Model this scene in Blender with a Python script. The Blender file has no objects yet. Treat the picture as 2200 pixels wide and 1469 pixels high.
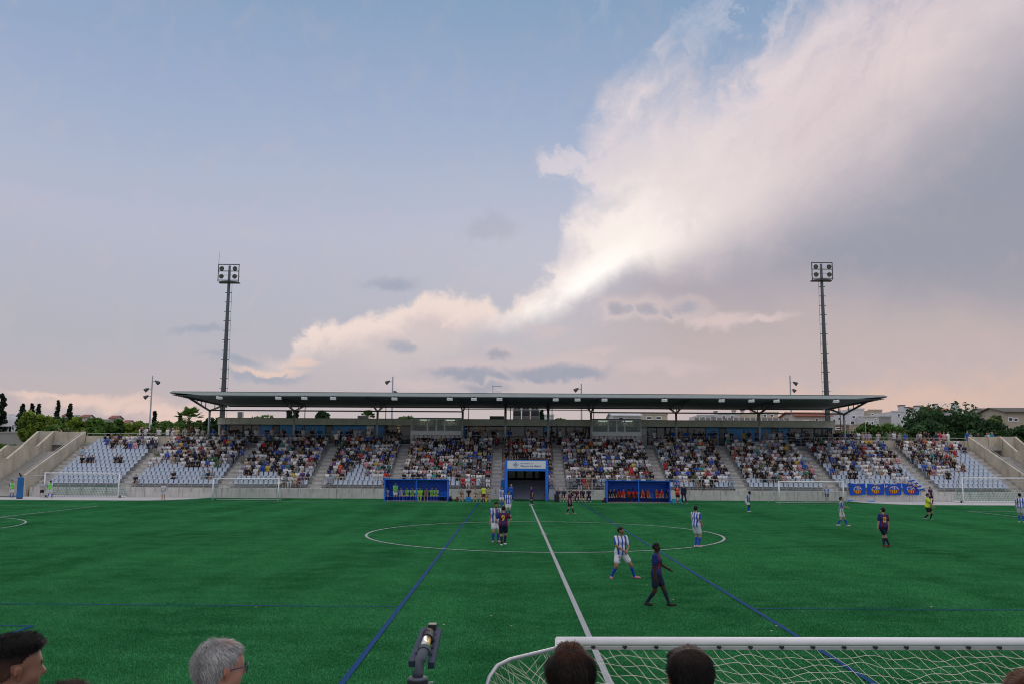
import bpy, bmesh, math, random
import numpy as np
from mathutils import Vector, Matrix

random.seed(7)
rng = np.random.default_rng(7)
SC = bpy.context.scene
COL = SC.collection
rad = math.radians

# ------------------------------------------------------------------ camera
CAM_H = 3.83
F_PX = 1864.2            # focal length in pixels of a 2200 px wide frame
PITCH, ROLL = 0.135, 0.0057
cam_data = bpy.data.cameras.new('camera')
cam = bpy.data.objects.new('camera', cam_data)
COL.objects.link(cam)
cam_data.sensor_width = 36.0
cam_data.lens = F_PX * 36.0 / 2200.0
cam_data.clip_start = 0.1
cam_data.clip_end = 6000
cam.matrix_world = (Matrix.Translation((0, 0, CAM_H)) @ Matrix.Rotation(math.pi / 2 + PITCH, 4, 'X')
                    @ Matrix.Rotation(ROLL, 4, 'Z'))
SC.camera = cam
SC.view_settings.view_transform = 'Standard'
SC.view_settings.look = 'None'
SC.view_settings.exposure = 0.0
SC.view_settings.gamma = 1.0
SC.cycles.use_adaptive_sampling = True
SC.cycles.adaptive_min_samples = 8
SC.cycles.filter_width = 1.05
SC.cycles.max_bounces = 6
SC.cycles.diffuse_bounces = 3
SC.cycles.glossy_bounces = 2
SC.cycles.transparent_max_bounces = 6


def ray(px, py):
    """World direction (scaled so that its y is 1) seen at a pixel of the 2200x1469 photograph."""
    u, v = px - 1100.0, py - 734.5
    c, s = math.cos(ROLL), math.sin(ROLL)
    a, b = u * c + v * s, -u * s + v * c
    d = (a / F_PX, 1.0, -b / F_PX)
    c, s = math.cos(PITCH), math.sin(PITCH)
    d = (d[0], c * d[1] - s * d[2], s * d[1] + c * d[2])
    return (d[0] / d[1], 1.0, d[2] / d[1])


def at(px, py, Y):
    d = ray(px, py)
    return Vector((d[0] * Y, Y, CAM_H + d[2] * Y))


def ground(px, py, z=0.0):
    d = ray(px, py)
    Y = (z - CAM_H) / d[2]
    return Vector((d[0] * Y, Y, z))


def azel(px, py):
    d = ray(px, py)
    return math.atan2(d[0], d[1]), math.atan2(d[2], math.hypot(d[0], d[1]))


def lin(c):
    return tuple(((x / 255.0) / 12.92 if x / 255.0 <= 0.04045 else ((x / 255.0 + 0.055) / 1.055) ** 2.4) for x in c)


# ------------------------------------------------------------------ node expressions
class E:
    """A value in a node tree that can be used in arithmetic."""
    def __init__(self, nt, sock):
        self.nt, self.s = nt, sock

    def _m(self, op, *o):
        n = self.nt.nodes.new('ShaderNodeMath')
        n.operation = op
        for i, v in enumerate((self,) + o):
            if isinstance(v, E):
                self.nt.links.new(v.s, n.inputs[i])
            else:
                n.inputs[i].default_value = v
        return E(self.nt, n.outputs[0])

    def __add__(self, o): return self._m('ADD', o)
    __radd__ = __add__
    def __mul__(self, o): return self._m('MULTIPLY', o)
    __rmul__ = __mul__
    def __sub__(self, o): return self._m('SUBTRACT', o)
    def __truediv__(self, o): return self._m('DIVIDE', o)
    def __neg__(self): return self._m('MULTIPLY', -1.0)
    def __rsub__(self, o): return self._m('MULTIPLY', -1.0) + o
    def max(self, o): return self._m('MAXIMUM', o)
    def min(self, o): return self._m('MINIMUM', o)
    def pow(self, o): return self._m('POWER', o)
    def exp(self): return self._m('EXPONENT')
    def abs(self): return self._m('ABSOLUTE')

    def step(self, a, b):
        """smoothstep from a to b (a may be above b)"""
        n = self.nt.nodes.new('ShaderNodeMapRange')
        n.interpolation_type = 'SMOOTHSTEP'
        self.nt.links.new(self.s, n.inputs['Value'])
        for k, v in (('From Min', a), ('From Max', b)):
            if isinstance(v, E):
                self.nt.links.new(v.s, n.inputs[k])
            else:
                n.inputs[k].default_value = v
        return E(self.nt, n.outputs[0])

    def curve(self, pts, x0, x1, y0, y1):
        n = self.nt.nodes.new('ShaderNodeFloatCurve')
        t = (self - x0) / (x1 - x0)
        self.nt.links.new(t.s, n.inputs['Value'])
        c = n.mapping.curves[0]
        pts = sorted(pts)
        q = [((x - x0) / (x1 - x0), (y - y0) / (y1 - y0)) for x, y in pts]
        c.points[0].location = q[0]
        c.points[1].location = q[-1]
        for p in q[1:-1]:
            c.points.new(*p)
        for p in c.points:
            p.handle_type = 'AUTO_CLAMPED'
        n.mapping.use_clip = False
        n.mapping.update()
        return E(self.nt, n.outputs[0]) * (y1 - y0) + y0


def vec(nt, x, y, z=0.0):
    n = nt.nodes.new('ShaderNodeCombineXYZ')
    for i, v in enumerate((x, y, z)):
        if isinstance(v, E):
            nt.links.new(v.s, n.inputs[i])
        else:
            n.inputs[i].default_value = v
    return n.outputs[0]


def noise(nt, vsock, scale, detail=4.0, rough=0.55, dist=0.0, lac=2.0):
    n = nt.nodes.new('ShaderNodeTexNoise')
    n.noise_dimensions = '3D'
    if vsock is not None:
        nt.links.new(vsock, n.inputs['Vector'])
    n.inputs['Scale'].default_value = scale
    n.inputs['Detail'].default_value = detail
    n.inputs['Roughness'].default_value = rough
    n.inputs['Distortion'].default_value = dist
    n.inputs['Lacunarity'].default_value = lac
    return E(nt, n.outputs['Fac'])


def mixc(nt, f, a, b):
    n = nt.nodes.new('ShaderNodeMix')
    n.data_type = 'RGBA'
    n.clamp_factor = True
    for k, v in ((0, f), (6, a), (7, b)):
        if isinstance(v, E):
            nt.links.new(v.s, n.inputs[k])
        elif isinstance(v, bpy.types.NodeSocket):
            nt.links.new(v, n.inputs[k])
        elif k == 0:
            n.inputs[k].default_value = v
        else:
            n.inputs[k].default_value = (*v[:3], 1.0)
    return n.outputs[2]


# ------------------------------------------------------------------ sky and sun
SUN_AZ, SUN_EL = azel(1285, 600)
world = bpy.data.worlds.new('World')
SC.world = world
world.use_nodes = True
wt = world.node_tree
wt.nodes.clear()
w_out = wt.nodes.new('ShaderNodeOutputWorld')
w_bg = wt.nodes.new('ShaderNodeBackground')
wt.links.new(w_bg.outputs[0], w_out.inputs[0])
tc = wt.nodes.new('ShaderNodeTexCoord')
sep = wt.nodes.new('ShaderNodeSeparateXYZ')
wt.links.new(tc.outputs['Generated'], sep.inputs[0])
dx, dy, dz = (E(wt, sep.outputs[i]) for i in range(3))
AZ = dx._m('ARCTAN2', dy) * 1000.0                         # mrad, 0 = straight across the pitch
EL = dz.min(0.9999).max(-0.9999)._m('ARCSINE') * 1000.0


def ae(px, py):
    a, e = azel(px, py)
    return a * 1000.0, e * 1000.0


P = vec(wt, AZ, EL, 0.0)
nz = lambda s, d=4.0, r=0.55, sx=1.0, sy=1.0, off=0.0, dist=0.0: noise(wt, vec(wt, AZ * sx + off, EL * sy + off * 0.7, off), s / 1000.0, d, r, dist)

# clear air: blue overhead, lavender, then pink grey at the skyline; warmer to the right where the light comes through
ramp = wt.nodes.new('ShaderNodeValToRGB')
EL_T = (EL + AZ * 0.03 + (nz(2.0, 2.0) - 0.5) * 60.0) / 900.0
wt.links.new(EL_T.s, ramp.inputs[0])
cr = ramp.color_ramp
stops = [(0.0, (188, 176, 178)), (0.06, (187, 180, 184)), (0.13, (180, 180, 190)), (0.22, (182, 184, 200)), (0.27, (184, 187, 205)), (0.34, (173, 183, 206)), (0.43, (157, 174, 204)),
         (0.51, (144, 167, 198)), (0.575, (132, 160, 193)), (0.75, (126, 156, 192)), (1.0, (126, 156, 192))]
while len(cr.elements) < len(stops):
    cr.elements.new(0.5)
for e, (p, c) in zip(cr.elements, stops):
    e.position = p
    e.color = (*lin(c), 1.0)
sky = ramp.outputs[0]
# a share of the physical sky for the same sun
nish = wt.nodes.new('ShaderNodeTexSky')
nish.sky_type = 'NISHITA'
nish.sun_disc = False
nish.sun_elevation = SUN_EL
nish.sun_rotation = SUN_AZ
nish.altitude = 30
nish.air_density, nish.dust_density, nish.ozone_density = 1.0, 1.6, 1.5
nsc = wt.nodes.new('ShaderNodeVectorMath')
nsc.operation = 'SCALE'
nsc.inputs['Scale'].default_value = 0.055
wt.links.new(nish.outputs[0], nsc.inputs[0])
sky = mixc(wt, 0.03, sky, nsc.outputs[0])

# warped coordinates for the cloud edges
def centred(n):
    return n * 3.2 - 1.6


wa = centred(nz(8.0, 7.0, 0.62))
wb = centred(nz(8.0, 7.0, 0.62, off=37.0))
fine = centred(nz(30.0, 5.0, 0.6, off=11.0, dist=0.6))


def warped(k):
    n = wt.nodes.new('ShaderNodeVectorMath')
    n.operation = 'MULTIPLY_ADD'
    wt.links.new(WV, n.inputs[0])
    n.inputs[1].default_value = (k, k * 0.7, 0.0)
    wt.links.new(P, n.inputs[2])
    return n.outputs[0]


WV = vec(wt, wa + fine * 0.5, wb + fine * 0.4, 0.0)
PW = {0: warped(22.0), 1: warped(48.0)}


def blob(cx, cy, rx, ry, rot=0.0, w=0):
    """soft ellipse (centre and radii in pixels of the photograph), 1 in the middle, 0 outside"""
    a, e = ae(cx, cy)
    k = 1000.0 / F_PX
    m = wt.nodes.new('ShaderNodeMapping')
    m.vector_type = 'TEXTURE'
    m.inputs['Location'].default_value = (a, e, 0)
    m.inputs['Rotation'].default_value = (0, 0, rot)
    m.inputs['Scale'].default_value = (rx * k, ry * k, 1)
    wt.links.new(PW[w], m.inputs['Vector'])
    d = wt.nodes.new('ShaderNodeVectorMath')
    d.operation = 'LENGTH'
    wt.links.new(m.outputs[0], d.inputs[0])
    return E(wt, d.outputs['Value']).step(1.7, 0.0)


def soft_sum(bs):
    t = bs[0]
    for b in bs[1:]:
        t = t.max(b)
    return t


# the lit cloud: upper and lower outlines as curves over azimuth
up = [(430, 800), (520, 786), (590, 770), (615, 740), (640, 706), (700, 690), (780, 672), (850, 655), (905, 626), (960, 630), (1045, 626), (1085, 650),
      (1112, 634), (1140, 600), (1168, 545), (1192, 470), (1215, 395), (1240, 320), (1270, 250), (1305, 190), (1345, 140), (1420, 100), (1520, 70), (1600, 30), (1660, -30), (1760, -120), (2000, -260), (2400, -420)]
lo = [(430, 806), (520, 800), (600, 792), (700, 790), (850, 782), (1000, 745), (1080, 705), (1150, 688), (1200, 667), (1250, 643), (1300, 617), (1350, 596), (1420, 582), (1500, 566),
      (1600, 532), (1700, 486), (1800, 432), (1900, 368), (2000, 295), (2100, 216), (2200, 134), (2400, -60)]
X0, X1 = ae(380, 700)[0], ae(2500, 300)[0]
upc = (AZ + wa * 16.0 + fine * 8.0).curve([ae(*p) for p in up], X0, X1, 0.0, 800.0)
loc = AZ.curve([ae(*p) for p in lo], X0, X1, 0.0, 800.0)
# grey veil under and right of the anvil
veil = (AZ + fine * 20.0).step(ae(1100, 700)[0], ae(1520, 700)[0]) * 0.9 * (AZ * -1.0).step(-1500.0, -900.0) * (upc - EL).step(70.0, 170.0)
vcol = mixc(wt, (EL + wa * 25.0).step(ae(1900, 820)[1], ae(1900, 430)[1]), lin((193, 177, 177)), lin((163, 160, 172)))
vcol = mixc(wt, (EL + wb * 25.0 + AZ * 0.3).step(ae(1700, 480)[1], ae(2150, 260)[1]) * 0.9, vcol, lin((150, 152, 166)))
sky = mixc(wt, veil, sky, vcol)
# warm light low on the right
sky = mixc(wt, blob(2050, 850, 700, 170) * 0.5, sky, lin((201, 183, 177)))
sky = mixc(wt, (blob(1850, 866, 330, 40, w=1) + fine * 0.12) * 0.75, sky, lin((231, 193, 169)))
sky = mixc(wt, blob(1100, 850, 800, 110) * 0.5, sky, lin((196, 182, 188)))
sky = mixc(wt, blob(150, 890, 420, 60) * 0.4, sky, lin((200, 178, 178)))

# streaks that lean along the anvil's axis, away from the bright gap
sa, se = ae(1270, 640)
st = wt.nodes.new('ShaderNodeMapping')
st.vector_type = 'TEXTURE'
st.inputs['Rotation'].default_value = (0, 0, 0.72)
st.inputs['Scale'].default_value = (3.2, 1.0, 1.0)
wt.links.new(PW[1], st.inputs['Vector'])
fan = noise(wt, st.outputs[0], 0.014, 8.0, 0.62, 0.5)
streak = centred(fan)
right_of = AZ.step(sa - 120.0, sa + 60.0)
ragged = wb * 24.0 + fine * 20.0 + streak * 52.0
dup = upc - EL + ragged * (0.45 + right_of * 0.75)                                      # positive inside
dlo = EL - loc + wa * 16.0 + fine * 7.0
soft_up = 14.0 + right_of * 110.0
soft_lo = 22.0 + AZ.step(sa, sa + 450.0) * 115.0 + (-AZ).step(-sa - 20.0, 260.0) * 24.0
m_up = (dup / soft_up).step(-0.1, 1.0)
m_lo = (dlo / soft_lo).step(-0.7, 1.0)
m_ends = AZ.step(ae(470, 700)[0], ae(640, 700)[0]) * (-AZ).step(-1300.0, -800.0)
cloud = m_up * m_lo * m_ends
holes = soft_sum([blob(1225, 432, 130, 26, 0.12, 1), blob(1185, 515, 70, 42, 0, 1) * 0.9, blob(1340, 310, 120, 60, 0.6, 1) * 0.4, blob(1480, 225, 100, 70, 0.7, 1) * 0.2])
cloud = cloud * (1.0 - holes * (1.35 - fan * 1.5).min(1.0).max(0.0))
inner = nz(5.0, 6.0, 0.58, off=21.0, dist=0.5)
ccol = mixc(wt, (fan * 2.0 + inner * 1.4 - 1.2), lin((214, 199, 204)), lin((240, 222, 220)))
# the tail on the left: cream rim on top, mauve body
tail = (-AZ).step(-sa + 20.0, -ae(1060, 650)[0])
body = (dup / 46.0).step(0.35, 1.0) * tail
ccol = mixc(wt, tail * 0.9, ccol, lin((246, 224, 213)))
ccol = mixc(wt, body * (0.2 + inner), ccol, lin((197, 185, 189)))
# brightest towards the hidden sun
ccol = mixc(wt, blob(1400, 470, 300, 330, 0.6, 1) * 0.55, ccol, lin((243, 229, 227)))
hot = soft_sum([blob(1285, 585, 190, 70, 0.62), blob(1340, 530, 130, 110, 0, 1), blob(1185, 655, 150, 24, 0.36)])
ccol = mixc(wt, blob(1390, 490, 210, 150, 0.7, 1) * 0.6, ccol, lin((251, 239, 234)))
ccol = mixc(wt, hot * 0.85, ccol, lin((253, 243, 236)))
ccol = mixc(wt, blob(1270, 597, 110, 32, 0.62) * 0.8, ccol, (1.08, 1.03, 0.98))
sky = mixc(wt, cloud * (0.86 + hot * 0.2), sky, ccol)
# high wisps on the blue near the top
wisp = blob(1530, 30, 260, 60, -0.12, 1) * (fan - 0.47).max(0.0) * 4.0
sky = mixc(wt, wisp, sky, lin((208, 207, 218)))


def puff(sky, parts, col, k=1.0, w=0, lo=0.12, hi=0.98):
    m = soft_sum([blob(x, y, a, b, 0, w) for x, y, a, b in parts])
    return mixc(wt, (m + fine * 0.22 + wa * 0.12).step(lo, hi) * k, sky, col)


pink, cream = lin((212, 192, 193)), lin((228, 207, 203))
slate = lin((149, 157, 175))
# pale tops, then grey bodies
sky = puff(sky, [(1010, 783, 100, 24), (1190, 776, 150, 28), (1072, 748, 52, 22), (1290, 752, 44, 10), (1180, 706, 56, 16), (905, 825, 80, 14), (1420, 790, 120, 18)], pink, 0.55)
sky = puff(sky, [(1320, 664, 62, 30), (1385, 662, 60, 32), (1465, 664, 74, 28), (1540, 686, 90, 18), (1640, 690, 70, 10)], cream, 0.6)
sky = mixc(wt, (blob(1222, 368, 60, 34, -0.5, 1) + streak * 0.3).step(0.25, 1.0) * 0.6, sky, lin((232, 219, 221)))
sky = puff(sky, [(1000, 794, 82, 15), (1160, 790, 84, 17), (1240, 797, 84, 15), (1060, 799, 50, 11)], slate, 0.8)
sky = puff(sky, [(1068, 754, 34, 13), (1322, 662, 34, 16), (1385, 662, 34, 18), (1465, 662, 48, 17), (1040, 823, 60, 12)], lin((160, 161, 175)), 0.75)
sky = puff(sky, [(866, 739, 32, 14), (836, 612, 62, 20), (426, 711, 44, 13), (560, 801, 100, 16), (500, 771, 60, 12)], lin((156, 164, 181)), 0.7)
sky = puff(sky, [(1040, 497, 70, 44)], lin((172, 172, 186)), 0.5, 1)
sky = puff(sky, [(570, 790, 90, 8), (640, 776, 46, 11), (120, 852, 90, 9), (210, 866, 130, 16), (330, 884, 150, 16), (430, 898, 150, 20)], lin((232, 204, 192)), 0.85)

# cloud sheet carried on unseen overhead; brightened and added behind as fill light
over = (EL + wa * 90.0 + dy.min(0.0) * -260.0).step(560.0, 880.0)
sky = mixc(wt, over * 0.9, sky, (1.08, 1.0, 0.99))
wt.links.new(sky, w_bg.inputs[0])
w_bg.inputs[1].default_value = 1.0
world.cycles.sampling_method = 'MANUAL'
world.cycles.sample_map_resolution = 1024

sun_data = bpy.data.lights.new('sun', 'SUN')
sun_data.energy = 1.1
sun_data.angle = rad(35.0)
sun_data.color = (1.0, 0.86, 0.74)
sun = bpy.data.objects.new('sun', sun_data)
COL.objects.link(sun)
sd = Vector((math.sin(SUN_AZ) * math.cos(SUN_EL), math.cos(SUN_AZ) * math.cos(SUN_EL), math.sin(SUN_EL)))
sun.rotation_euler = sd.to_track_quat('Z', 'Y').to_euler()
sun.location = sd * 300

# ------------------------------------------------------------------ objects and meshes
def tag(o, label=None, cat=None, group=None, kind=None):
    if label:
        o['label'] = label
    if cat:
        o['category'] = cat
    if group:
        o['group'] = group
    if kind:
        o['kind'] = kind
    return o


def empty(name, loc, label=None, cat=None, group=None, rz=0.0):
    o = bpy.data.objects.new(name, None)
    COL.objects.link(o)
    o.location = loc
    o.rotation_euler = (0, 0, rz)
    o.empty_display_size = 0.2
    return tag(o, label, cat, group)


def link(name, me, parent=None, loc=None, rz=0.0):
    o = bpy.data.objects.new(name, me)
    COL.objects.link(o)
    if parent is not None:
        o.parent = parent
    if loc is not None:
        o.location = loc
    if rz:
        o.rotation_euler = (0, 0, rz)
    return o


class MB:
    """collects shapes in world coordinates, builds them as one mesh object"""
    def __init__(self):
        self.v, self.f = [], []

    def add(self, vs, fs):
        n = len(self.v)
        self.v += [tuple(p) for p in vs]
        self.f += [tuple(i + n for i in f) for f in fs]
        return self

    def box(self, x0, x1, y0, y1, z0, z1):
        vs = [(x, y, z) for z in (z0, z1) for y in (y0, y1) for x in (x0, x1)]
        return self.add(vs, [(0, 2, 3, 1), (4, 5, 7, 6), (0, 1, 5, 4), (2, 6, 7, 3), (0, 4, 6, 2), (1, 3, 7, 5)])

    def hexa(self, a, b):
        """two quads (each 4 points, same order) joined"""
        return self.add(list(a) + list(b), [(3, 2, 1, 0), (4, 5, 6, 7), (0, 1, 5, 4), (1, 2, 6, 5), (2, 3, 7, 6), (3, 0, 4, 7)])

    def prism(self, poly, axis, a, b):
        """polygon of 2-D points extruded along an axis from a to b"""
        def p3(p, t):
            return {'x': (t, p[0], p[1]), 'y': (p[0], t, p[1]), 'z': (p[0], p[1], t)}[axis]
        n = len(poly)
        vs = [p3(p, a) for p in poly] + [p3(p, b) for p in poly]
        fs = [tuple(range(n))[::-1], tuple(range(n, 2 * n))] + [(i, (i + 1) % n, n + (i + 1) % n, n + i) for i in range(n)]
        return self.add(vs, fs)

    def tube(self, pts, r, n=8, caps=True):
        pts = [Vector(p) for p in pts]
        rs = r if isinstance(r, (list, tuple)) else [r] * len(pts)
        rings, up = [], None
        for i, p in enumerate(pts):
            d = (pts[min(i + 1, len(pts) - 1)] - pts[max(i - 1, 0)]).normalized()
            ref = Vector((0, 0, 1)) if abs(d.z) < 0.9 else Vector((1, 0, 0))
            s = d.cross(ref).normalized()
            if up is not None and s.dot(up) < 0 and abs(s.dot(up)) > 0.5:
                s = -s
            up = s
            t = s.cross(d).normalized()
            rings.append([p + (s * math.cos(a) + t * math.sin(a)) * rs[i] for a in (2 * math.pi * k / n for k in range(n))])
        vs = [q for ring in rings for q in ring]
        fs = [(i * n + k, i * n + (k + 1) % n, (i + 1) * n + (k + 1) % n, (i + 1) * n + k) for i in range(len(pts) - 1) for k in range(n)]
        if caps:
            fs += [tuple(range(n))[::-1], tuple((len(pts) - 1) * n + k for k in range(n))]
        return self.add(vs, fs)

    def bar(self, p, q, w, h=None):
        """square bar from p to q"""
        h = h or w
        p, q = Vector(p), Vector(q)
        d = (q - p).normalized()
        ref = Vector((0, 0, 1)) if abs(d.z) < 0.95 else Vector((0, 1, 0))
        s = d.cross(ref).normalized() * (w / 2)
        t = s.cross(d).normalized() * (h / 2)
        return self.hexa([p - s - t, p + s - t, p + s + t, p - s + t], [q - s - t, q + s - t, q + s + t, q - s + t])

    def mesh(self, name, mat, smooth=False, origin=(0, 0, 0)):
        me = bpy.data.meshes.new(name)
        o = Vector(origin)
        me.from_pydata([tuple(Vector(p) - o) for p in self.v], [], self.f)
        if mat is not None:
            me.materials.append(mat)
        if smooth:
            me.polygons.foreach_set('use_smooth', [True] * len(me.polygons))
        me.update()
        return me

    def build(self, name, mat, parent=None, smooth=False, bevel=0.0):
        origin = parent.matrix_world.translation if parent is not None else (0, 0, 0)
        if parent is not None:
            w = Vector(parent.location)
            p = parent.parent
            while p is not None:
                w = w + Vector(p.location)
                p = p.parent
            origin = w
        else:
            a = np.array(self.v)
            origin = ((a[:, 0].min() + a[:, 0].max()) / 2, (a[:, 1].min() + a[:, 1].max()) / 2, a[:, 2].min())
        o = link(name, self.mesh(name, mat, smooth, origin), parent)
        if parent is None:
            o.location = origin
        if bevel:
            m = o.modifiers.new('bevel', 'BEVEL')
            m.width, m.segments = bevel, 2
            m.limit_method = 'ANGLE'
        return o


def np_mesh(name, v, f, mat, cols=None, smooth=False):
    """fast mesh from arrays; f is (n,3) or (n,4); cols per vertex (n,3)"""
    me = bpy.data.meshes.new(name)
    v = np.asarray(v, dtype=np.float32)
    f = np.asarray(f, dtype=np.int32)
    k = f.shape[1]
    me.vertices.add(len(v))
    me.vertices.foreach_set('co', v.ravel())
    me.loops.add(f.size)
    me.loops.foreach_set('vertex_index', f.ravel())
    me.polygons.add(len(f))
    me.polygons.foreach_set('loop_start', np.arange(0, f.size, k, dtype=np.int32))
    me.polygons.foreach_set('loop_total', np.full(len(f), k, dtype=np.int32))
    if smooth:
        me.polygons.foreach_set('use_smooth', np.ones(len(f), dtype=bool))
    if cols is not None:
        a = me.color_attributes.new('Col', 'FLOAT_COLOR', 'POINT')
        c = np.ones((len(v), 4), dtype=np.float32)
        c[:, :3] = cols
        a.data.foreach_set('color', c.ravel())
    if mat is not None:
        me.materials.append(mat)
    me.update()
    me.validate()
    return me


def copy_tree(o, parent=None):
    c = o.copy()
    COL.objects.link(c)
    c.parent = parent
    for ch in list(o.children):
        copy_tree(ch, c)
    return c


ORD = ['first', 'second', 'third', 'fourth', 'fifth', 'sixth', 'seventh', 'eighth', 'ninth', 'tenth', 'eleventh', 'twelfth', 'thirteenth', 'fourteenth', 'fifteenth',
       'sixteenth', 'seventeenth', 'eighteenth', 'nineteenth', 'twentieth', 'twenty-first', 'twenty-second', 'twenty-third', 'twenty-fourth']

# ------------------------------------------------------------------ materials
_M = {}


def mat(name, col, rough=0.7, var=0.12, scale=3.0, bump=0.0, bscale=40.0, metal=0.0, spec=0.4, stretch=(1, 1, 1), stain=0.0, world=False):
    """plain painted or cast surface: base colour with mottling, optional grain, streaks of dirt"""
    if name in _M:
        return _M[name]
    m = bpy.data.materials.new(name)
    m.use_nodes = True
    nt = m.node_tree
    b = nt.nodes['Principled BSDF']
    tcn = nt.nodes.new('ShaderNodeTexCoord')
    src = tcn.outputs['Object']
    if world:
        g = nt.nodes.new('ShaderNodeNewGeometry')
        src = g.outputs['Position']
    mp = nt.nodes.new('ShaderNodeMapping')
    mp.inputs['Scale'].default_value = stretch
    nt.links.new(src, mp.inputs[0])
    n1 = noise(nt, mp.outputs[0], scale, 5.0, 0.6)
    c = np.array(col)
    out = mixc(nt, (n1 - 0.25) * 2.0, tuple(c * (1 - var)), tuple(np.minimum(c * (1 + var), 0.95)))
    if stain:
        mp2 = nt.nodes.new('ShaderNodeMapping')
        mp2.inputs['Scale'].default_value = (2.2, 2.2, 0.16)
        nt.links.new(src, mp2.inputs[0])
        n2 = noise(nt, mp2.outputs[0], 1.6, 6.0, 0.65)
        out = mixc(nt, n2.step(0.52, 0.72) * stain, out, tuple(c * np.array((0.42, 0.41, 0.38))))
    nt.links.new(out, b.inputs['Base Color'])
    b.inputs['Roughness'].default_value = rough
    b.inputs['Metallic'].default_value = metal
    b.inputs['Specular IOR Level'].default_value = spec
    if bump:
        n3 = noise(nt, src, bscale, 3.0, 0.6)
        bp = nt.nodes.new('ShaderNodeBump')
        bp.inputs['Strength'].default_value = bump
        bp.inputs['Distance'].default_value = 0.02
        nt.links.new(n3.s, bp.inputs['Height'])
        nt.links.new(bp.outputs[0], b.inputs['Normal'])
    _M[name] = m
    return m


def attr_mat(name, rough=0.8, spec=0.3, sheen=0.0, bump=0.0, bscale=120.0, trans=0.0):
    if name in _M:
        return _M[name]
    m = bpy.data.materials.new(name)
    m.use_nodes = True
    nt = m.node_tree
    b = nt.nodes['Principled BSDF']
    a = nt.nodes.new('ShaderNodeAttribute')
    a.attribute_name = 'Col'
    nt.links.new(a.outputs['Color'], b.inputs['Base Color'])
    b.inputs['Roughness'].default_value = rough
    b.inputs['Specular IOR Level'].default_value = spec
    b.inputs['Sheen Weight'].default_value = sheen
    if bump:
        t = nt.nodes.new('ShaderNodeTexCoord')
        n3 = noise(nt, t.outputs['Object'], bscale, 3.0, 0.6)
        bp = nt.nodes.new('ShaderNodeBump')
        bp.inputs['Strength'].default_value = bump
        bp.inputs['Distance'].default_value = 0.004
        nt.links.new(n3.s, bp.inputs['Height'])
        nt.links.new(bp.outputs[0], b.inputs['Normal'])
    if trans:
        tr = nt.nodes.new('ShaderNodeBsdfTranslucent')
        nt.links.new(a.outputs['Color'], tr.inputs['Color'])
        ms = nt.nodes.new('ShaderNodeMixShader')
        ms.inputs[0].default_value = trans
        nt.links.new(b.outputs[0], ms.inputs[1])
        nt.links.new(tr.outputs[0], ms.inputs[2])
        nt.links.new(ms.outputs[0], nt.nodes['Material Output'].inputs[0])
    _M[name] = m
    return m


def glass_mat(name, tint, alpha=0.35, rough=0.06):
    if name in _M:
        return _M[name]
    m = bpy.data.materials.new(name)
    m.use_nodes = True
    nt = m.node_tree
    b = nt.nodes['Principled BSDF']
    b.inputs['Base Color'].default_value = (*tint, 1)
    b.inputs['Roughness'].default_value = rough
    b.inputs['Specular IOR Level'].default_value = 0.8
    tr = nt.nodes.new('ShaderNodeBsdfTransparent')
    tr.inputs[0].default_value = (0.75, 0.85, 0.82, 1)
    ms = nt.nodes.new('ShaderNodeMixShader')
    ms.inputs[0].default_value = alpha
    nt.links.new(b.outputs[0], ms.inputs[1])
    nt.links.new(tr.outputs[0], ms.inputs[2])
    nt.links.new(ms.outputs[0], nt.nodes['Material Output'].inputs[0])
    _M[name] = m
    return m


CONC = mat('concrete', (0.62, 0.60, 0.56), 0.85, 0.20, 0.9, 0.25, 25.0, stain=0.8)
CONC2 = mat('concrete_step', (0.44, 0.43, 0.41), 0.85, 0.18, 1.2, 0.25, 25.0, stain=0.45)  # darker than the aisle steps: tread shade put into the colour
CONC_RAMP = mat('concrete_ramp', (0.56, 0.50, 0.40), 0.88, 0.26, 0.7, 0.3, 20.0, stain=0.85)
FASCIA = mat('fascia_concrete', (0.72, 0.70, 0.60), 0.85, 0.14, 0.8, 0.2, 20.0, stain=0.45)
PAVING = mat('paving_concrete', (0.52, 0.52, 0.53), 0.9, 0.14, 1.3, 0.2, 30.0, world=True)
WHITE = mat('white_paint', (0.86, 0.86, 0.88), 0.4, 0.05, 4.0)
WHITE_WALL = mat('white_panel', (0.94, 0.94, 0.94), 0.55, 0.01, 2.0, stain=0.12)
STEEL = mat('galvanised_steel', (0.46, 0.49, 0.52), 0.5, 0.12, 6.0, metal=0.3)
STEEL_DK = mat('dark_steel', (0.075, 0.085, 0.095), 0.55, 0.15, 3.0, metal=0.2)
MAST = mat('mast_steel', (0.13, 0.155, 0.175), 0.5, 0.12, 2.0, metal=0.25)
ROOF_UNDER = mat('roof_underside', (0.15, 0.17, 0.175), 0.6, 0.12, 1.0, metal=0.1)
ROOF_EDGE = mat('roof_edge', (0.58, 0.63, 0.64), 0.5, 0.08, 1.0, metal=0.2)
BLUE_WALL = mat('blue_wall_paint', (0.13, 0.44, 0.92), 0.6, 0.08, 1.5, stain=0.15)
BLUE = mat('club_blue_paint', (0.02, 0.20, 0.80), 0.45, 0.08, 2.0)
BLUE_DK = mat('dugout_blue', (0.022, 0.15, 0.86), 0.5, 0.12, 2.0)
SEAT = mat('seat_plastic', (0.52, 0.60, 0.72), 0.42, 0.07, 9.0, spec=0.5)
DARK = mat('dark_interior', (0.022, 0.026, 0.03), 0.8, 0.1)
BLACK = mat('black_plastic', (0.018, 0.02, 0.024), 0.5, 0.1)
DOOR_GREY = mat('door_grey', (0.10, 0.115, 0.12), 0.5, 0.1)
GLASS = glass_mat('window_glass', (0.10, 0.13, 0.14), 0.25)
GLASS_LIT = glass_mat('booth_glass', (0.12, 0.17, 0.16), 0.45)
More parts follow.
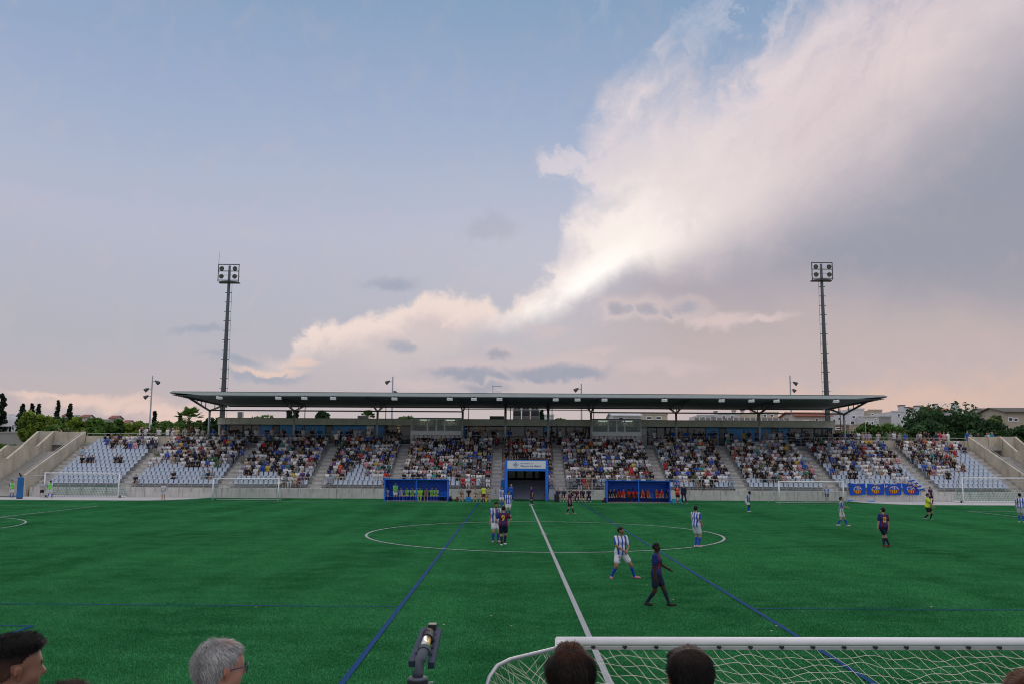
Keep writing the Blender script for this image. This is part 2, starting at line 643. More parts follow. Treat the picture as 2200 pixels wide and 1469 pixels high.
PERSON = attr_mat('person_surface', 0.8, 0.3, 0.0, 0.12, 60.0)
LEAF = attr_mat('leaf_surface', 0.7, 0.25, 0.0, trans=0.28)
ATTR = attr_mat('printed_cloth', 0.75, 0.25)

# ------------------------------------------------------------------ implicit surfaces (bodies)
def surface_net(Fv, org, h):
    """vertices and quads of the zero level of a grid of distances"""
    s = Fv < 0
    nx, ny, nz_ = Fv.shape
    c = sum(s[i:nx - 1 + i, j:ny - 1 + j, k:nz_ - 1 + k].astype(np.int8) for i in (0, 1) for j in (0, 1) for k in (0, 1))
    act = (c > 0) & (c < 8)
    I, J, K = np.nonzero(act)
    idx = -np.ones(act.shape, dtype=np.int64)
    idx[I, J, K] = np.arange(len(I))
    acc = np.zeros((len(I), 3))
    cnt = np.zeros(len(I))
    cs = [(i, j, k) for i in (0, 1) for j in (0, 1) for k in (0, 1)]
    for a in cs:
        for ax in range(3):
            if a[ax] == 0:
                b = list(a)
                b[ax] = 1
                fa = Fv[I + a[0], J + a[1], K + a[2]]
                fb = Fv[I + b[0], J + b[1], K + b[2]]
                m = (fa < 0) != (fb < 0)
                t = np.where(m, fa / np.where(fa == fb, 1, fa - fb), 0)
                p = np.tile(np.array(a, float), (len(I), 1))
                p[:, ax] += t
                acc[m] += p[m]
                cnt[m] += 1
    V = (acc / cnt[:, None] + np.stack([I, J, K], 1)) * h + org
    Q = []
    for ax in range(3):
        sl0 = [slice(1, -1)] * 3
        sl0[ax] = slice(0, -1)
        sl1 = [slice(1, -1)] * 3
        sl1[ax] = slice(1, None)
        A, B = s[tuple(sl0)], s[tuple(sl1)]
        d = A != B
        X = np.nonzero(d)
        g = [X[0] + (ax != 0), X[1] + (ax != 1), X[2] + (ax != 2)]
        u, v = [(1, 2), (2, 0), (0, 1)][ax]
        def cell(du, dv):
            q = [g[0].copy(), g[1].copy(), g[2].copy()]
            q[u] -= du
            q[v] -= dv
            return idx[q[0], q[1], q[2]]
        q = np.stack([cell(1, 1), cell(0, 1), cell(0, 0), cell(1, 0)], 1)
        flip = ~A[X]
        q[flip] = q[flip][:, ::-1]
        Q.append(q)
    Q = np.concatenate(Q)
    return V, Q[(Q >= 0).all(1)]


class Prim:
    __slots__ = ('a', 'b', 'ra', 'rb', 'reg', 'k', 'sc')

    def __init__(self, a, b, ra, rb, reg, k=0.03, sc=None):
        self.a, self.b, self.ra, self.rb, self.reg, self.k, self.sc = np.array(a, float), np.array(b, float), ra, rb, reg, k, sc

    def dist(self, p):
        a, b = self.a, self.b
        q = p
        if self.sc is not None:                     # squashed capsule
            s = np.array(self.sc)
            q, a, b = p / s, a / s, b / s
        ba = b - a
        l = ba @ ba
        t = np.clip(((q - a) @ ba) / l, 0, 1) if l > 1e-9 else np.zeros(len(q))
        return np.linalg.norm(q - a - t[:, None] * ba, axis=1) - (self.ra + (self.rb - self.ra) * t), t


def field(prims, p):
    d = None
    for pr in prims:
        e, _ = pr.dist(p)
        if d is None:
            d = e
        else:
            h = np.clip(0.5 + 0.5 * (d - e) / pr.k, 0, 1)
            d = d * (1 - h) + e * h - pr.k * h * (1 - h)
    return d


def polygonise(prims, h):
    A = np.array([np.minimum(p.a, p.b) - max(p.ra, p.rb) * 1.25 for p in prims]).min(0) - 2 * h
    B = np.array([np.maximum(p.a, p.b) + max(p.ra, p.rb) * 1.25 for p in prims]).max(0) + 2 * h
    n = np.ceil((B - A) / h).astype(int) + 1
    ax = [A[i] + h * np.arange(n[i]) for i in range(3)]
    # coarse pass first, the fine one only near the surface
    m = 4
    nc = (n + m - 1) // m + 1
    axc = [A[i] + h * m * np.arange(nc[i]) for i in range(3)]
    Gc = np.stack(np.meshgrid(*axc, indexing='ij'), -1).reshape(-1, 3)
    Dc = field(prims, Gc).reshape(nc)
    ix = [np.minimum((np.arange(n[i]) + m // 2) // m, nc[i] - 1) for i in range(3)]
    D = Dc[np.ix_(*ix)].copy()
    I = np.nonzero(np.abs(D) < h * m * 1.5 + 0.03)
    D[I] = field(prims, np.stack([ax[0][I[0]], ax[1][I[1]], ax[2][I[2]]], 1))
    return surface_net(D, A, h)


def which(prims, V):
    D, T = zip(*[p.dist(V) for p in prims])
    D, T = np.array(D), np.array(T)
    i = D.argmin(0)
    return i, T[i, np.arange(len(V))]


def ik(a, t, l1, l2, pole):
    a, t = np.array(a, float), np.array(t, float)
    d = t - a
    L = np.linalg.norm(d)
    L2 = min(max(L, abs(l1 - l2) + 1e-3), l1 + l2 - 1e-3)
    u = d / max(L, 1e-6)
    x = (l1 * l1 - l2 * l2 + L2 * L2) / (2 * L2)
    r = math.sqrt(max(l1 * l1 - x * x, 0))
    p = np.array(pole, float)
    p = p - u * (p @ u)
    p = p / max(np.linalg.norm(p), 1e-6)
    return a + u * x + p * r, a + u * L2


def rx(a):
    c, s = math.cos(a), math.sin(a)
    return np.array([[1, 0, 0], [0, c, -s], [0, s, c]])


def ry(a):
    c, s = math.cos(a), math.sin(a)
    return np.array([[c, 0, s], [0, 1, 0], [-s, 0, c]])


def rz(a):
    c, s = math.cos(a), math.sin(a)
    return np.array([[c, -s, 0], [s, c, 0], [0, 0, 1]])


def body(pose, sleeve='short', legs='shorts', long_hair=False, cap=False, bulk=1.0, fine=False):
    """primitives of a figure that faces -y; pose: hip, lean, side, twist, head (yaw, pitch), lh/rh hand targets (torso frame), lf/rf ankles, toes"""
    g = lambda k, d: pose.get(k, d)
    hip = np.array(g('hip', (0, 0, 0.93)), float)
    R = rz(g('twist', 0.0)) @ ry(g('side', 0.0)) @ rx(g('lean', 0.03))
    T = lambda p: hip + R @ np.array(p, float)
    W = bulk
    P_ = []
    ad = lambda *a, **k: P_.append(Prim(*a, **k))
    ad(hip + R @ np.array((-.065 * W, 0.005, 0.0)), hip + R @ np.array((.065 * W, 0.005, 0.0)), .118 * W, .118 * W, 'shorts')
    ad(T((-.055 * W, 0, .17)), T((.055 * W, 0, .17)), .113 * W, .113 * W, 'shirt', 0.06)
    ad(T((-.085 * W, 0, .36)), T((.085 * W, 0, .36)), .115 * W, .115 * W, 'shirt', 0.06)
    ad(T((-.145, 0.01, .475)), T((.145, 0.01, .475)), .068, .068, 'shirt', 0.06)
    if fine:                                                # loose shirt hem
        ad(T((-.070 * W, 0, .035)), T((.070 * W, 0, .035)), .132 * W, .132 * W, 'shirt', 0.05)
    Hh = R @ rz(g('head', (0, 0))[0]) @ rx(g('head', (0, 0))[1])
    nb = T((0, 0.005, .53))
    hc = T((0, -0.005, .60))
    Hp = lambda p: hc + Hh @ np.array(p, float)
    ad(nb - R @ np.array((0, 0, .04)), Hp((0, .005, .05)), .055, .05, 'skin', 0.03)
    ad(Hp((0, -.005, .115)), Hp((0, .022, .13)), .088, .092, 'head', 0.03)
    ad(Hp((0, -.045, .05)), Hp((0, -.03, .09)), .052, .066, 'head', 0.03)
    if fine:
        ad(Hp((0, -.098, .10)), Hp((0, -.112, .078)), .014, .017, 'face', 0.012)
        for s in (-1, 1):
            ad(Hp((s * .088, .012, .105)), Hp((s * .092, .016, .075)), .016, .012, 'face', 0.01)
    if long_hair:
        ad(Hp((0, .05, .13)), T((0, .085, .42)), .085, .06, 'hair', 0.03)
    elif fine:
        ad(Hp((0, .012, .155)), Hp((0, .045, .12)), .088, .086, 'hair', 0.02)
    if cap:
        ad(Hp((0, -.02, .165)), Hp((0, .03, .165)), .09, .09, 'cap', 0.015)
        ad(Hp((-.03, -.14, .15)), Hp((.03, -.14, .15)), .022, .022, 'cap', 0.03)
    for s, hk, pk in ((-1, 'rh', 'rp'), (1, 'lh', 'lp')):
        sh = T((s * .185, 0.01, .485))
        tgt = T(g(hk, (s * .26, -.06, -.10)))
        el, wr = ik(sh, tgt, .285, .255, R @ np.array(g(pk, (s * .6, .8, -.3))))
        hd = (wr - el) / np.linalg.norm(wr - el)
        ad(sh, el, .054, .045, 'uarm')
        ad(el, wr, .043, .031, 'farm', 0.02)
        if fine:
            side = np.cross(hd, np.array((0.0, 1.0, 0.05)))
            side /= max(np.linalg.norm(side), 1e-6)
            ad(wr, wr + hd * .07, .034, .036, 'skin', 0.015)
            ad(wr + hd * .07, wr + hd * .155 + R @ np.array((0, -.02, -.01)), .032, .018, 'skin', 0.012)
            ad(wr + hd * .03, wr + hd * .085 - side * .045 * s, .018, .014, 'skin', 0.01)
        else:
            ad(wr, wr + hd * .10, .036, .03, 'skin', 0.015)
        if sleeve == 'short':
            ad(sh, sh + (el - sh) * .66, .070, .074, 'shirt', 0.02)
        elif sleeve == 'long':
            ad(sh, el, .062, .052, 'shirt', 0.02)
            ad(el, wr - hd * .02, .052, .042, 'shirt', 0.02)
    for s, fk, pk, tk in ((-1, 'rf', 'rk', 'rt'), (1, 'lf', 'lk', 'lt')):
        hj = hip + R @ np.array((s * .092, 0, -.03))
        an = np.array(g(fk, (s * .11, 0.02, .085)), float)
        kn, an2 = ik(hj, an, .43, .42, g(pk, (s * .15, -1, 0)))
        toe = np.array(g(tk, (s * .06, -.17, -.035)), float)
        ad(hj, kn, .088 * W, .060, 'thigh')
        ad(kn, kn + (an2 - kn) * .38, .058, .058, 'calf', 0.02)
        ad(kn + (an2 - kn) * .38, an2, .056, .038, 'calf2', 0.02)
        ad(an2 + np.array((0, .025, -.03)), an2 + toe, .042, .034, 'foot', 0.015)
        if legs == 'shorts':
            ad(hj, hj + (kn - hj) * .62, .108 * W, .104, 'shorts', 0.02)
        elif legs == 'trousers':
            ad(hj, kn, .098 * W, .075, 'shorts', 0.02)
            ad(kn, an2 - (an2 - kn) * .05, .072, .056, 'shorts', 0.02)
    return P_, dict(hip=hip, R=R, Hh=Hh, hc=hc)


def paint(prims, info, V, look):
    """base colour of every vertex from the body part that it belongs to"""
    i, t = which(prims, V)
    reg = np.array([p.reg for p in prims])[i]
    C = np.zeros((len(V), 3))
    L = (V - info['hip']) @ info['R']                       # torso frame
    H = (V - info['hc']) @ info['Hh']                       # head frame
    skin = np.array(look['skin'])
    C[:] = skin
    sh = look['shirt']
    m = (reg == 'shirt')
    low = (reg == 'shorts') & (L[:, 2] > -.055)
    if callable(sh):
        C[m | low] = sh(L[m | low])
    else:
        C[m | low] = sh
    if look.get('bib') is not None:
        bm = (m | low) & (np.abs(L[:, 0]) < .17)
        C[bm] = look['bib']
    C[(reg == 'shorts') & ~low] = look['shorts']
    C[(reg == 'calf2') | ((reg == 'calf') & (t > .45))] = look.get('sock', skin)
    C[reg == 'foot'] = look.get('shoe', (.5, .5, .5))
    C[reg == 'hair'] = look['hair']
    C[reg == 'cap'] = look.get('cap', (.02, .02, .03))
    hm = (reg == 'head')
    hair = hm & ((H[:, 2] > .165) | ((H[:, 1] > .012) & (H[:, 2] > .05)) | ((H[:, 2] > .13) & (H[:, 1] > -.055)))
    if look.get('bald'):
        hair = hm & (H[:, 1] > .02) & (H[:, 2] > .05) & (H[:, 2] < .15)
    C[hair] = look['hair']
    if look.get('beard'):
        C[hm & (H[:, 2] < .055) & (H[:, 1] < -.02)] = np.array(look['hair']) * .6 + skin * .4
    if look.get('detail'):
        eye = (reg == 'head') & (np.abs(H[:, 2] - .105) < .012) & (np.abs(np.abs(H[:, 0]) - .035) < .018) & (H[:, 1] < -.04)
        C[eye] = skin * .25
    return C


SKIN = [(0.45, 0.29, 0.205), (0.52, 0.35, 0.255), (0.38, 0.225, 0.15), (0.30, 0.175, 0.115)]
SKIN_DK = (0.055, 0.028, 0.018)
HAIRS = [(0.012, 0.009, 0.008), (0.02, 0.013, 0.009), (0.045, 0.025, 0.014), (0.09, 0.05, 0.025), (0.25, 0.24, 0.23), (0.22, 0.13, 0.06)]

# ------------------------------------------------------------------ ground, turf, markings
XC = 1.72                      # the halfway line
YC = 46.2                      # the centre spot
YT = 79.5                      # far touchline
YW = 86.9                      # face of the stand's front wall


def turf_material(name, blade_mat):
    m = bpy.data.materials.new(name)
    m.use_nodes = True
    nt = m.node_tree
    b = nt.nodes['Principled BSDF']
    g = nt.nodes.new('ShaderNodeNewGeometry')
    pos = g.outputs['Position']

    def n(scale, detail, st=(1, 1, 1), rough=0.6):
        mp = nt.nodes.new('ShaderNodeMapping')
        mp.inputs['Scale'].default_value = st
        nt.links.new(pos, mp.inputs[0])
        return noise(nt, mp.outputs[0], scale, detail, rough)
    big = n(0.16, 4.0, (0.55, 1.0, 0))
    band = n(0.42, 3.0, (1.0, 0.05, 0))
    mid = n(1.1, 4.0, (0.7, 1.0, 0))
    k = 3.2 if blade_mat else 1.1
    c = mixc(nt, (big + band - 0.80) * 2.4, (0.012 * k, 0.090 * k, 0.029 * k), (0.026 * k, 0.148 * k, 0.053 * k))
    c = mixc(nt, mid.step(0.40, 0.66) * 0.5, c, (0.036 * k, 0.168 * k, 0.068 * k))
    if blade_mat:
        at_ = nt.nodes.new('ShaderNodeAttribute')
        at_.attribute_name = 'Col'
        mu = nt.nodes.new('ShaderNodeMix')
        mu.data_type, mu.blend_type = 'RGBA', 'MULTIPLY'
        mu.inputs[0].default_value = 1.0
        nt.links.new(c, mu.inputs[6])
        nt.links.new(at_.outputs['Color'], mu.inputs[7])
        c = mu.outputs[2]
    nt.links.new(c, b.inputs['Base Color'])
    b.inputs['Roughness'].default_value = 0.6
    b.inputs['Specular IOR Level'].default_value = 0.1 if blade_mat else 0.0
    if blade_mat:
        tr = nt.nodes.new('ShaderNodeBsdfTranslucent')
        nt.links.new(c, tr.inputs['Color'])
        ms = nt.nodes.new('ShaderNodeMixShader')
        ms.inputs[0].default_value = 0.3
        nt.links.new(b.outputs[0], ms.inputs[1])
        nt.links.new(tr.outputs[0], ms.inputs[2])
        nt.links.new(ms.outputs[0], nt.nodes['Material Output'].inputs[0])
    return m


def paint_material(name, col, cover):
    m = bpy.data.materials.new(name)
    m.use_nodes = True
    nt = m.node_tree
    b = nt.nodes['Principled BSDF']
    g = nt.nodes.new('ShaderNodeNewGeometry')
    n1 = noise(nt, g.outputs['Position'], 34.0, 4.0, 0.7)
    n2 = noise(nt, g.outputs['Position'], 2.0, 3.0, 0.6)
    c = mixc(nt, n1.step(0.36 - 0.1 * cover, 0.60) * (0.75 + n2 * 0.3), (0.015, 0.09, 0.04), col)
    nt.links.new(c, b.inputs['Base Color'])
    b.inputs['Roughness'].default_value = 0.9
    b.inputs['Specular IOR Level'].default_value = 0.05
    bp = nt.nodes.new('ShaderNodeBump')
    bp.inputs['Strength'].default_value = 0.5
    bp.inputs['Distance'].default_value = 0.02
    nt.links.new(n1.s, bp.inputs['Height'])
    nt.links.new(bp.outputs[0], b.inputs['Normal'])
    return m


TURF = turf_material('turf_backing', False)
PILE = turf_material('turf_fibre', True)
LINE_W = paint_material('white_line', (0.46, 0.47, 0.52), 1.0)
LINE_B = paint_material('blue_line', (0.006, 0.035, 0.24), 1.0)
LAND = mat('dry_land', (0.16, 0.17, 0.09), 0.95, 0.35, 0.05, world=True)

o = MB().add([(-2500, -600, -0.06), (2500, -600, -0.06), (2500, 4200, -0.06), (-2500, 4200, -0.06)], [(0, 1, 2, 3)]).build('ground', LAND)
tag(o, kind='structure')
b = MB()
nX, nY = 24, 20
b.add([(-80 + 160 * i / nX, 5 + 85 * j / nY, 0.0) for j in range(nY + 1) for i in range(nX + 1)],
      [(j * (nX + 1) + i, j * (nX + 1) + i + 1, (j + 1) * (nX + 1) + i + 1, (j + 1) * (nX + 1) + i) for j in range(nY) for i in range(nX)])
tag(b.build('pitch', TURF), kind='structure')
# the turf pile: one patch of fibres, repeated over the pitch by geometry nodes
PATCH, N_BL = 2.0, 9500
rb = np.random.default_rng(3)
bp_ = rb.uniform(-PATCH / 2, PATCH / 2, (N_BL, 2))
ba = rb.uniform(0, 2 * math.pi, N_BL)
bl = rb.uniform(.020, .036, N_BL)
lean_d = rb.uniform(0, 2 * math.pi, N_BL)
lean_m = rb.uniform(.1, 1.1, N_BL) * bl
wv = rb.uniform(.006, .012, N_BL)
tips = np.stack([bp_[:, 0] + np.cos(lean_d) * lean_m, bp_[:, 1] + np.sin(lean_d) * lean_m, bl], 1)
l_ = np.stack([bp_[:, 0] - np.cos(ba) * wv, bp_[:, 1] - np.sin(ba) * wv, np.zeros(N_BL)], 1)
r_ = np.stack([bp_[:, 0] + np.cos(ba) * wv, bp_[:, 1] + np.sin(ba) * wv, np.zeros(N_BL)], 1)
bv = np.stack([l_, r_, tips], 1).reshape(-1, 3)
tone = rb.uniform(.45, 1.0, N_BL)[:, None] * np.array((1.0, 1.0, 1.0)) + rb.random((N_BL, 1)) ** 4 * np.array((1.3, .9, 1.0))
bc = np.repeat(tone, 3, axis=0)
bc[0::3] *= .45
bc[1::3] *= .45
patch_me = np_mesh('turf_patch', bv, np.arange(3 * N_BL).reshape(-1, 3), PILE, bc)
pts, first = [], None
y = 10.0
while y < 79.0:
    x = -80.0
    while x < 80.0:
        if abs(x) < y * 0.62 + 3.0 and not (abs(x - XC) > 30 and y > 79):
            pts.append((x, y, 0.0))
        x += PATCH
    y += PATCH
o = link('turf_patch', patch_me, None, pts[0])
tag(o, 'patch of upright green turf fibres', 'turf', kind='stuff')
field_me = bpy.data.meshes.new('turf_points')
field_me.from_pydata(pts[1:], [], [])
field_o = link('turf_pile', field_me)
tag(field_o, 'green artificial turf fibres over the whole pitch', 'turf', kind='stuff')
ng = bpy.data.node_groups.new('turf_pile', 'GeometryNodeTree')
ng.interface.new_socket('Geometry', in_out='INPUT', socket_type='NodeSocketGeometry')
ng.interface.new_socket('Geometry', in_out='OUTPUT', socket_type='NodeSocketGeometry')
gi, go_ = ng.nodes.new('NodeGroupInput'), ng.nodes.new('NodeGroupOutput')
ip = ng.nodes.new('GeometryNodeInstanceOnPoints')
oi = ng.nodes.new('GeometryNodeObjectInfo')
oi.inputs['Object'].default_value = o
ri = ng.nodes.new('FunctionNodeRandomValue')
ri.data_type = 'INT'
ri.inputs[4].default_value, ri.inputs[5].default_value = 0, 3
mm = ng.nodes.new('ShaderNodeMath')
mm.operation = 'MULTIPLY'
mm.inputs[1].default_value = math.pi / 2
cx_ = ng.nodes.new('ShaderNodeCombineXYZ')
ng.links.new(ri.outputs[2], mm.inputs[0])
ng.links.new(mm.outputs[0], cx_.inputs[2])
ng.links.new(gi.outputs[0], ip.inputs['Points'])
ng.links.new(oi.outputs['Geometry'], ip.inputs['Instance'])
ng.links.new(cx_.outputs[0], ip.inputs['Rotation'])
ng.links.new(ip.outputs[0], go_.inputs[0])
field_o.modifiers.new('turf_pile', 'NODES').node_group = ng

# paved strips at both ends of the stand; the turf swings back to the wall between them
for s in (-1, 1):
    xa = XC + s * 31.5
    pts = [(XC + s * 100, 80.35), (XC + s * 36.0, 80.35)] + [(xa + s * 4.5 * (1 - math.sin(t * math.pi / 2)) , 80.35 + 6.5 * (1 - math.cos(t * math.pi / 2))) for t in (0.15, 0.3, 0.45, 0.6, 0.75, 0.9, 1.0)] + [(XC + s * 100, 86.85)]
    if s > 0:
        pts = pts[::-1]
    o = MB().prism(pts, 'z', -0.05, 0.03).build('paving', PAVING)
    tag(o, kind='structure')


def line_strip(pts, w, z=0.026):
    """flat ribbon along points on the pitch"""
    b = MB()
    P2 = [Vector((p[0], p[1], 0)) for p in pts]
    vs = []
    for i, p in enumerate(P2):
        d = (P2[min(i + 1, len(P2) - 1)] - P2[max(i - 1, 0)]).normalized()
        nrm = Vector((-d.y, d.x, 0)) * (w / 2)
        vs += [(p.x - nrm.x, p.y - nrm.y, z), (p.x + nrm.x, p.y + nrm.y, z)]
    b.add(vs, [(2 * i, 2 * i + 2, 2 * i + 3, 2 * i + 1) for i in range(len(P2) - 1)])
    return b


def seg(a, c, n=8):
    return [(a[0] + (c[0] - a[0]) * i / n, a[1] + (c[1] - a[1]) * i / n) for i in range(n + 1)]


def marking(pts, w, m, z=0.006):
    z += 0.026
    tag(line_strip(pts, w, z).build('pitch_marking', m), kind='structure')


marking(seg((XC, 9.5), (XC, YT)), 0.13, LINE_W)
marking(seg((XC - 50.5, YT), (XC + 50.5, YT)), 0.13, LINE_W, 0.009)
marking([(XC + 9.15 * math.cos(a), YC + 9.15 * math.sin(a)) for a in np.linspace(0, 2 * math.pi, 97)], 0.13, LINE_W, 0.009)
marking([(XC + 0.11 * math.cos(a), YC + 0.11 * math.sin(a)) for a in np.linspace(0, 2 * math.pi, 13)], 0.2, LINE_W, 0.012)
for s in (-1, 1):
    xe = XC + s * 34.5
    marking(seg((XC + s * 50.5, 70.0), (xe, 70.0)), 0.12, LINE_W)
    marking(seg((xe, 70.0), (xe, 22.4)), 0.12, LINE_W, 0.009)
    cx, cy, r = XC + s * 39.0, 48.0, 9.6
    t0 = math.acos(4.5 / r)
    marking([(cx - s * r * math.cos(a), cy + r * math.sin(a)) for a in np.linspace(-t0, t0, 33)], 0.12, LINE_W)
    marking(seg((XC + s * 4.6, 9.5), (XC + s * 4.6, YT - 0.1)), 0.11, LINE_B, 0.004)
    marking(seg((XC + s * 4.65, 23.4), (XC + s * 50, 23.7)), 0.075, LINE_B, 0.004)
marking(seg((-10.9, 20.5), (-40, 20.5)), 0.075, LINE_B, 0.004)
marking(seg((-10.9, 20.5), (-10.9, 12.0)), 0.10, LINE_B, 0.004)
for a, c in (((806, 1088), (838, 1079)), ((1440, 1081), (1476, 1091))):
    p, q = ground(*a), ground(*c)
    marking(seg((p.x, p.y), (q.x, q.y), 2), 0.09, LINE_B, 0.003)

# ------------------------------------------------------------------ the stand
ROWS, TREAD, RISE = 12, 0.85, 0.385
RY0, RZ0 = 87.4, 0.95
row_y = lambda i: RY0 + TREAD * i
row_z = lambda i: RZ0 + RISE * i
AISLES = [-40.23, -30.37, -21.25, -13.41, -3.2, 3.2, 13.41, 21.25, 30.37, 40.23]
AW = 0.56
PX0, PX1 = 1.46 - 2.05, 1.46 + 2.05         # the tunnel portal
TUN_ROWS = 7
Y_CON = row_y(ROWS)                          # front of the concourse
Z_CON = row_z(ROWS)

stand = empty('grandstand', (XC, YW, 0), 'long concrete terraced grandstand across the pitch, filled with spectators', 'grandstand')
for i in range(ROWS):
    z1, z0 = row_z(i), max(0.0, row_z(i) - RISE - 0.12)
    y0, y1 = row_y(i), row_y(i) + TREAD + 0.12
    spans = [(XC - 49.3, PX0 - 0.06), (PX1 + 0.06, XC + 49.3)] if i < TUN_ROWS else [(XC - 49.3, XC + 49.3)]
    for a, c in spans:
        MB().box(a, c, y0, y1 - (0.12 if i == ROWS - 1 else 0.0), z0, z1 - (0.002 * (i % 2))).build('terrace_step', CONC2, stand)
proto = None
for a in AISLES + [-48.8, 48.8]:
    for i in range(ROWS):
        x, y, z = XC + a, row_y(i), row_z(i) - RISE
        if i == 0:
            continue
        b = MB().box(x - AW, x + AW, y - 0.40, y - 0.003, z + 0.002, z + RISE / 2)
        b.build('stair_step', CONC, stand)
x = XC - 49.3
while x < XC + 49.2:
    w = 98.6 / 26
    a, c = x + 0.012, x + w - 0.012
    for p, q in ([(a, c)] if (c < PX0 or a > PX1) else [(a, min(c, PX0 - 0.02)), (max(a, PX1 + 0.02), c)]):
        if q - p > 0.1:
            MB().box(p, q, YW, YW + 0.49, 0.0, RZ0 + 0.02).build('wall_panel', CONC, stand, bevel=0.012)
    x += w
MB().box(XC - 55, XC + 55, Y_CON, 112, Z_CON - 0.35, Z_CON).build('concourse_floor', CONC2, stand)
MB().box(XC - 54, XC + 54, Y_CON + 0.6, Y_CON + 0.9, 0, Z_CON - 0.35).build('rear_wall', CONC, stand)
for s in (-1, 1):
    a, c = sorted((XC + s * 36.1, XC + s * 49.3))
    MB().box(a, c, Y_CON + 0.05, Y_CON + 0.22, Z_CON, Z_CON + 0.70).build('parapet', CONC_RAMP, stand)
# tunnel through the stand: side walls, ceiling, stairs up, glazed doors
MB().box(PX0 - 0.05, PX0 + 0.10, YW - 2.6, 98.0, 0.0, 3.4).build('tunnel_wall', BLUE_DK, stand)
MB().box(PX1 - 0.10, PX1 + 0.05, YW - 2.6, 98.0, 0.0, 3.4).build('tunnel_wall', BLUE_DK, stand)
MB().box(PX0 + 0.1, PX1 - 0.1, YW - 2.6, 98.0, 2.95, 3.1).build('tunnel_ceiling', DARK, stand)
for i in range(11):
    MB().box(PX0 + 0.1, PX1 - 0.1, 87.2 + 0.32 * i, 87.2 + 0.32 * (i + 1) + (8 if i == 10 else 0), 0.0, 0.165 * (i + 1)).build('tunnel_step', mat('tunnel_concrete', (0.45, 0.47, 0.50), 0.85, 0.15), stand)
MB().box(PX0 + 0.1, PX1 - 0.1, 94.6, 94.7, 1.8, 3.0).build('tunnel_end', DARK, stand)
for k in range(4):
    a = PX0 + 0.22 + k * 0.94
    f = MB().box(a, a + 0.86, 94.5, 94.56, 1.83, 2.9).build('tunnel_door', BLACK, stand)
    MB().box(a + 0.07, a + 0.79, 94.47, 94.495, 1.95, 2.82).build('pane', GLASS, f)

# end stairs: sloping parapets, cross walls, opening under the landing
PROFILE = [(84.2, -0.02), (84.2, 3.71), (89.3, 3.71), (92.05, 5.08), (94.9, 5.08), (98.0, 6.78), (104, 6.78), (104, -0.02)]
for s in (-1, 1):
    ramp_t = empty('access_ramp', (XC + s * 53.0, 90.0, 0), 'concrete end staircase with sloping parapet walls %s' % ('below the cypress trees' if s < 0 else 'beside the white houses'), 'staircase', 'end staircases of the stand')
    x = XC + s * 49.6
    MB().prism([(86.4, -0.02), (86.4, 2.15), (97.9, 6.75), (97.9, -0.02)], 'x', x - 0.12, x + 0.12).build('parapet_wall', CONC_RAMP, ramp_t, bevel=0.015)
    for k, dxo in enumerate((53.2, 54.9)):
        x = XC + s * dxo
        MB().prism(PROFILE, 'x', x - 0.13, x + 0.13).build('side_wall', CONC_RAMP, ramp_t, bevel=0.015)
    a, c = sorted((XC + s * 49.74, XC + s * 53.06))
    MB().box(a, c, 98.0, 98.3, 5.05, 6.72).build('cross_wall', CONC_RAMP, ramp_t)
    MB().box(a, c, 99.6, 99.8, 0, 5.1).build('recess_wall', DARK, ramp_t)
    a2, c2 = sorted((XC + s * 53.34, XC + s * 54.76))
    MB().box(a2, c2, 98.0, 98.3, 5.3, 6.76).build('cross_wall', mat('concrete_sunlit_face', (0.55, 0.50, 0.44), 0.9, 0.12, 1.0), ramp_t)  # lit copy of the wall concrete, the light put into its colour
    for i in range(26):
        y, z = 85.0 + 0.5 * i, 0.2 + 0.2 * (i + 1)
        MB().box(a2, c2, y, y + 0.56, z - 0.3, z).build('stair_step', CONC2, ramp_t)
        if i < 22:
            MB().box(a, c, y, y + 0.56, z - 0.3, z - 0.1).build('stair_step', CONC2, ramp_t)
    # handrail on the parapet
    x = XC + s * 49.6
    MB().tube([(x, 86.5, 2.42), (x, 97.8, 6.95)], 0.025, 6).build('handrail', STEEL, ramp_t)

# ------------------------------------------------------------------ building on the concourse
YB = 101.5
bld = empty('concourse_building', (XC, YB, Z_CON), 'low blue and glass building with concrete fascia behind the top row', 'building')
ZB0, ZB1, ZB2 = Z_CON, 7.75, 8.46
bx = lambda px: at(px, 925, YB).x
x0b, x1b = XC - 35.6, XC + 35.6
n = 12
for k in range(n):
    a, c = x0b + (x1b - x0b) * k / n, x0b + (x1b - x0b) * (k + 1) / n
    MB().box(a + 0.008, c - 0.008, YB - 1.2, YB - 0.9, ZB1, ZB2).build('fascia_panel', FASCIA, bld, bevel=0.01)
MB().box(x0b, x1b, YB - 0.88, 111, ZB1 + 0.05, ZB2 - 0.12).build('roof_slab', mat('roof_gravel', (0.3, 0.3, 0.28), 0.9, 0.2), bld)
MB().box(x0b - 0.05, x1b + 0.05, YB - 1.24, YB - 0.86, ZB2, ZB2 + 0.05).build('coping', mat('coping_metal', (0.42, 0.42, 0.40), 0.5), bld)
MB().box(x0b, x1b, 110.2, 110.4, ZB0, ZB1).build('rear_wall', mat('room_wall', (0.55, 0.55, 0.52), 0.9), bld)
for a in (x0b, x1b - 0.25):
    MB().box(a, a + 0.25, YB - 0.8, 110.2, ZB0, ZB1).build('end_wall', CONC, bld)
BLIND = mat('cream_blind', (0.85, 0.80, 0.66), 0.8, 0.1)
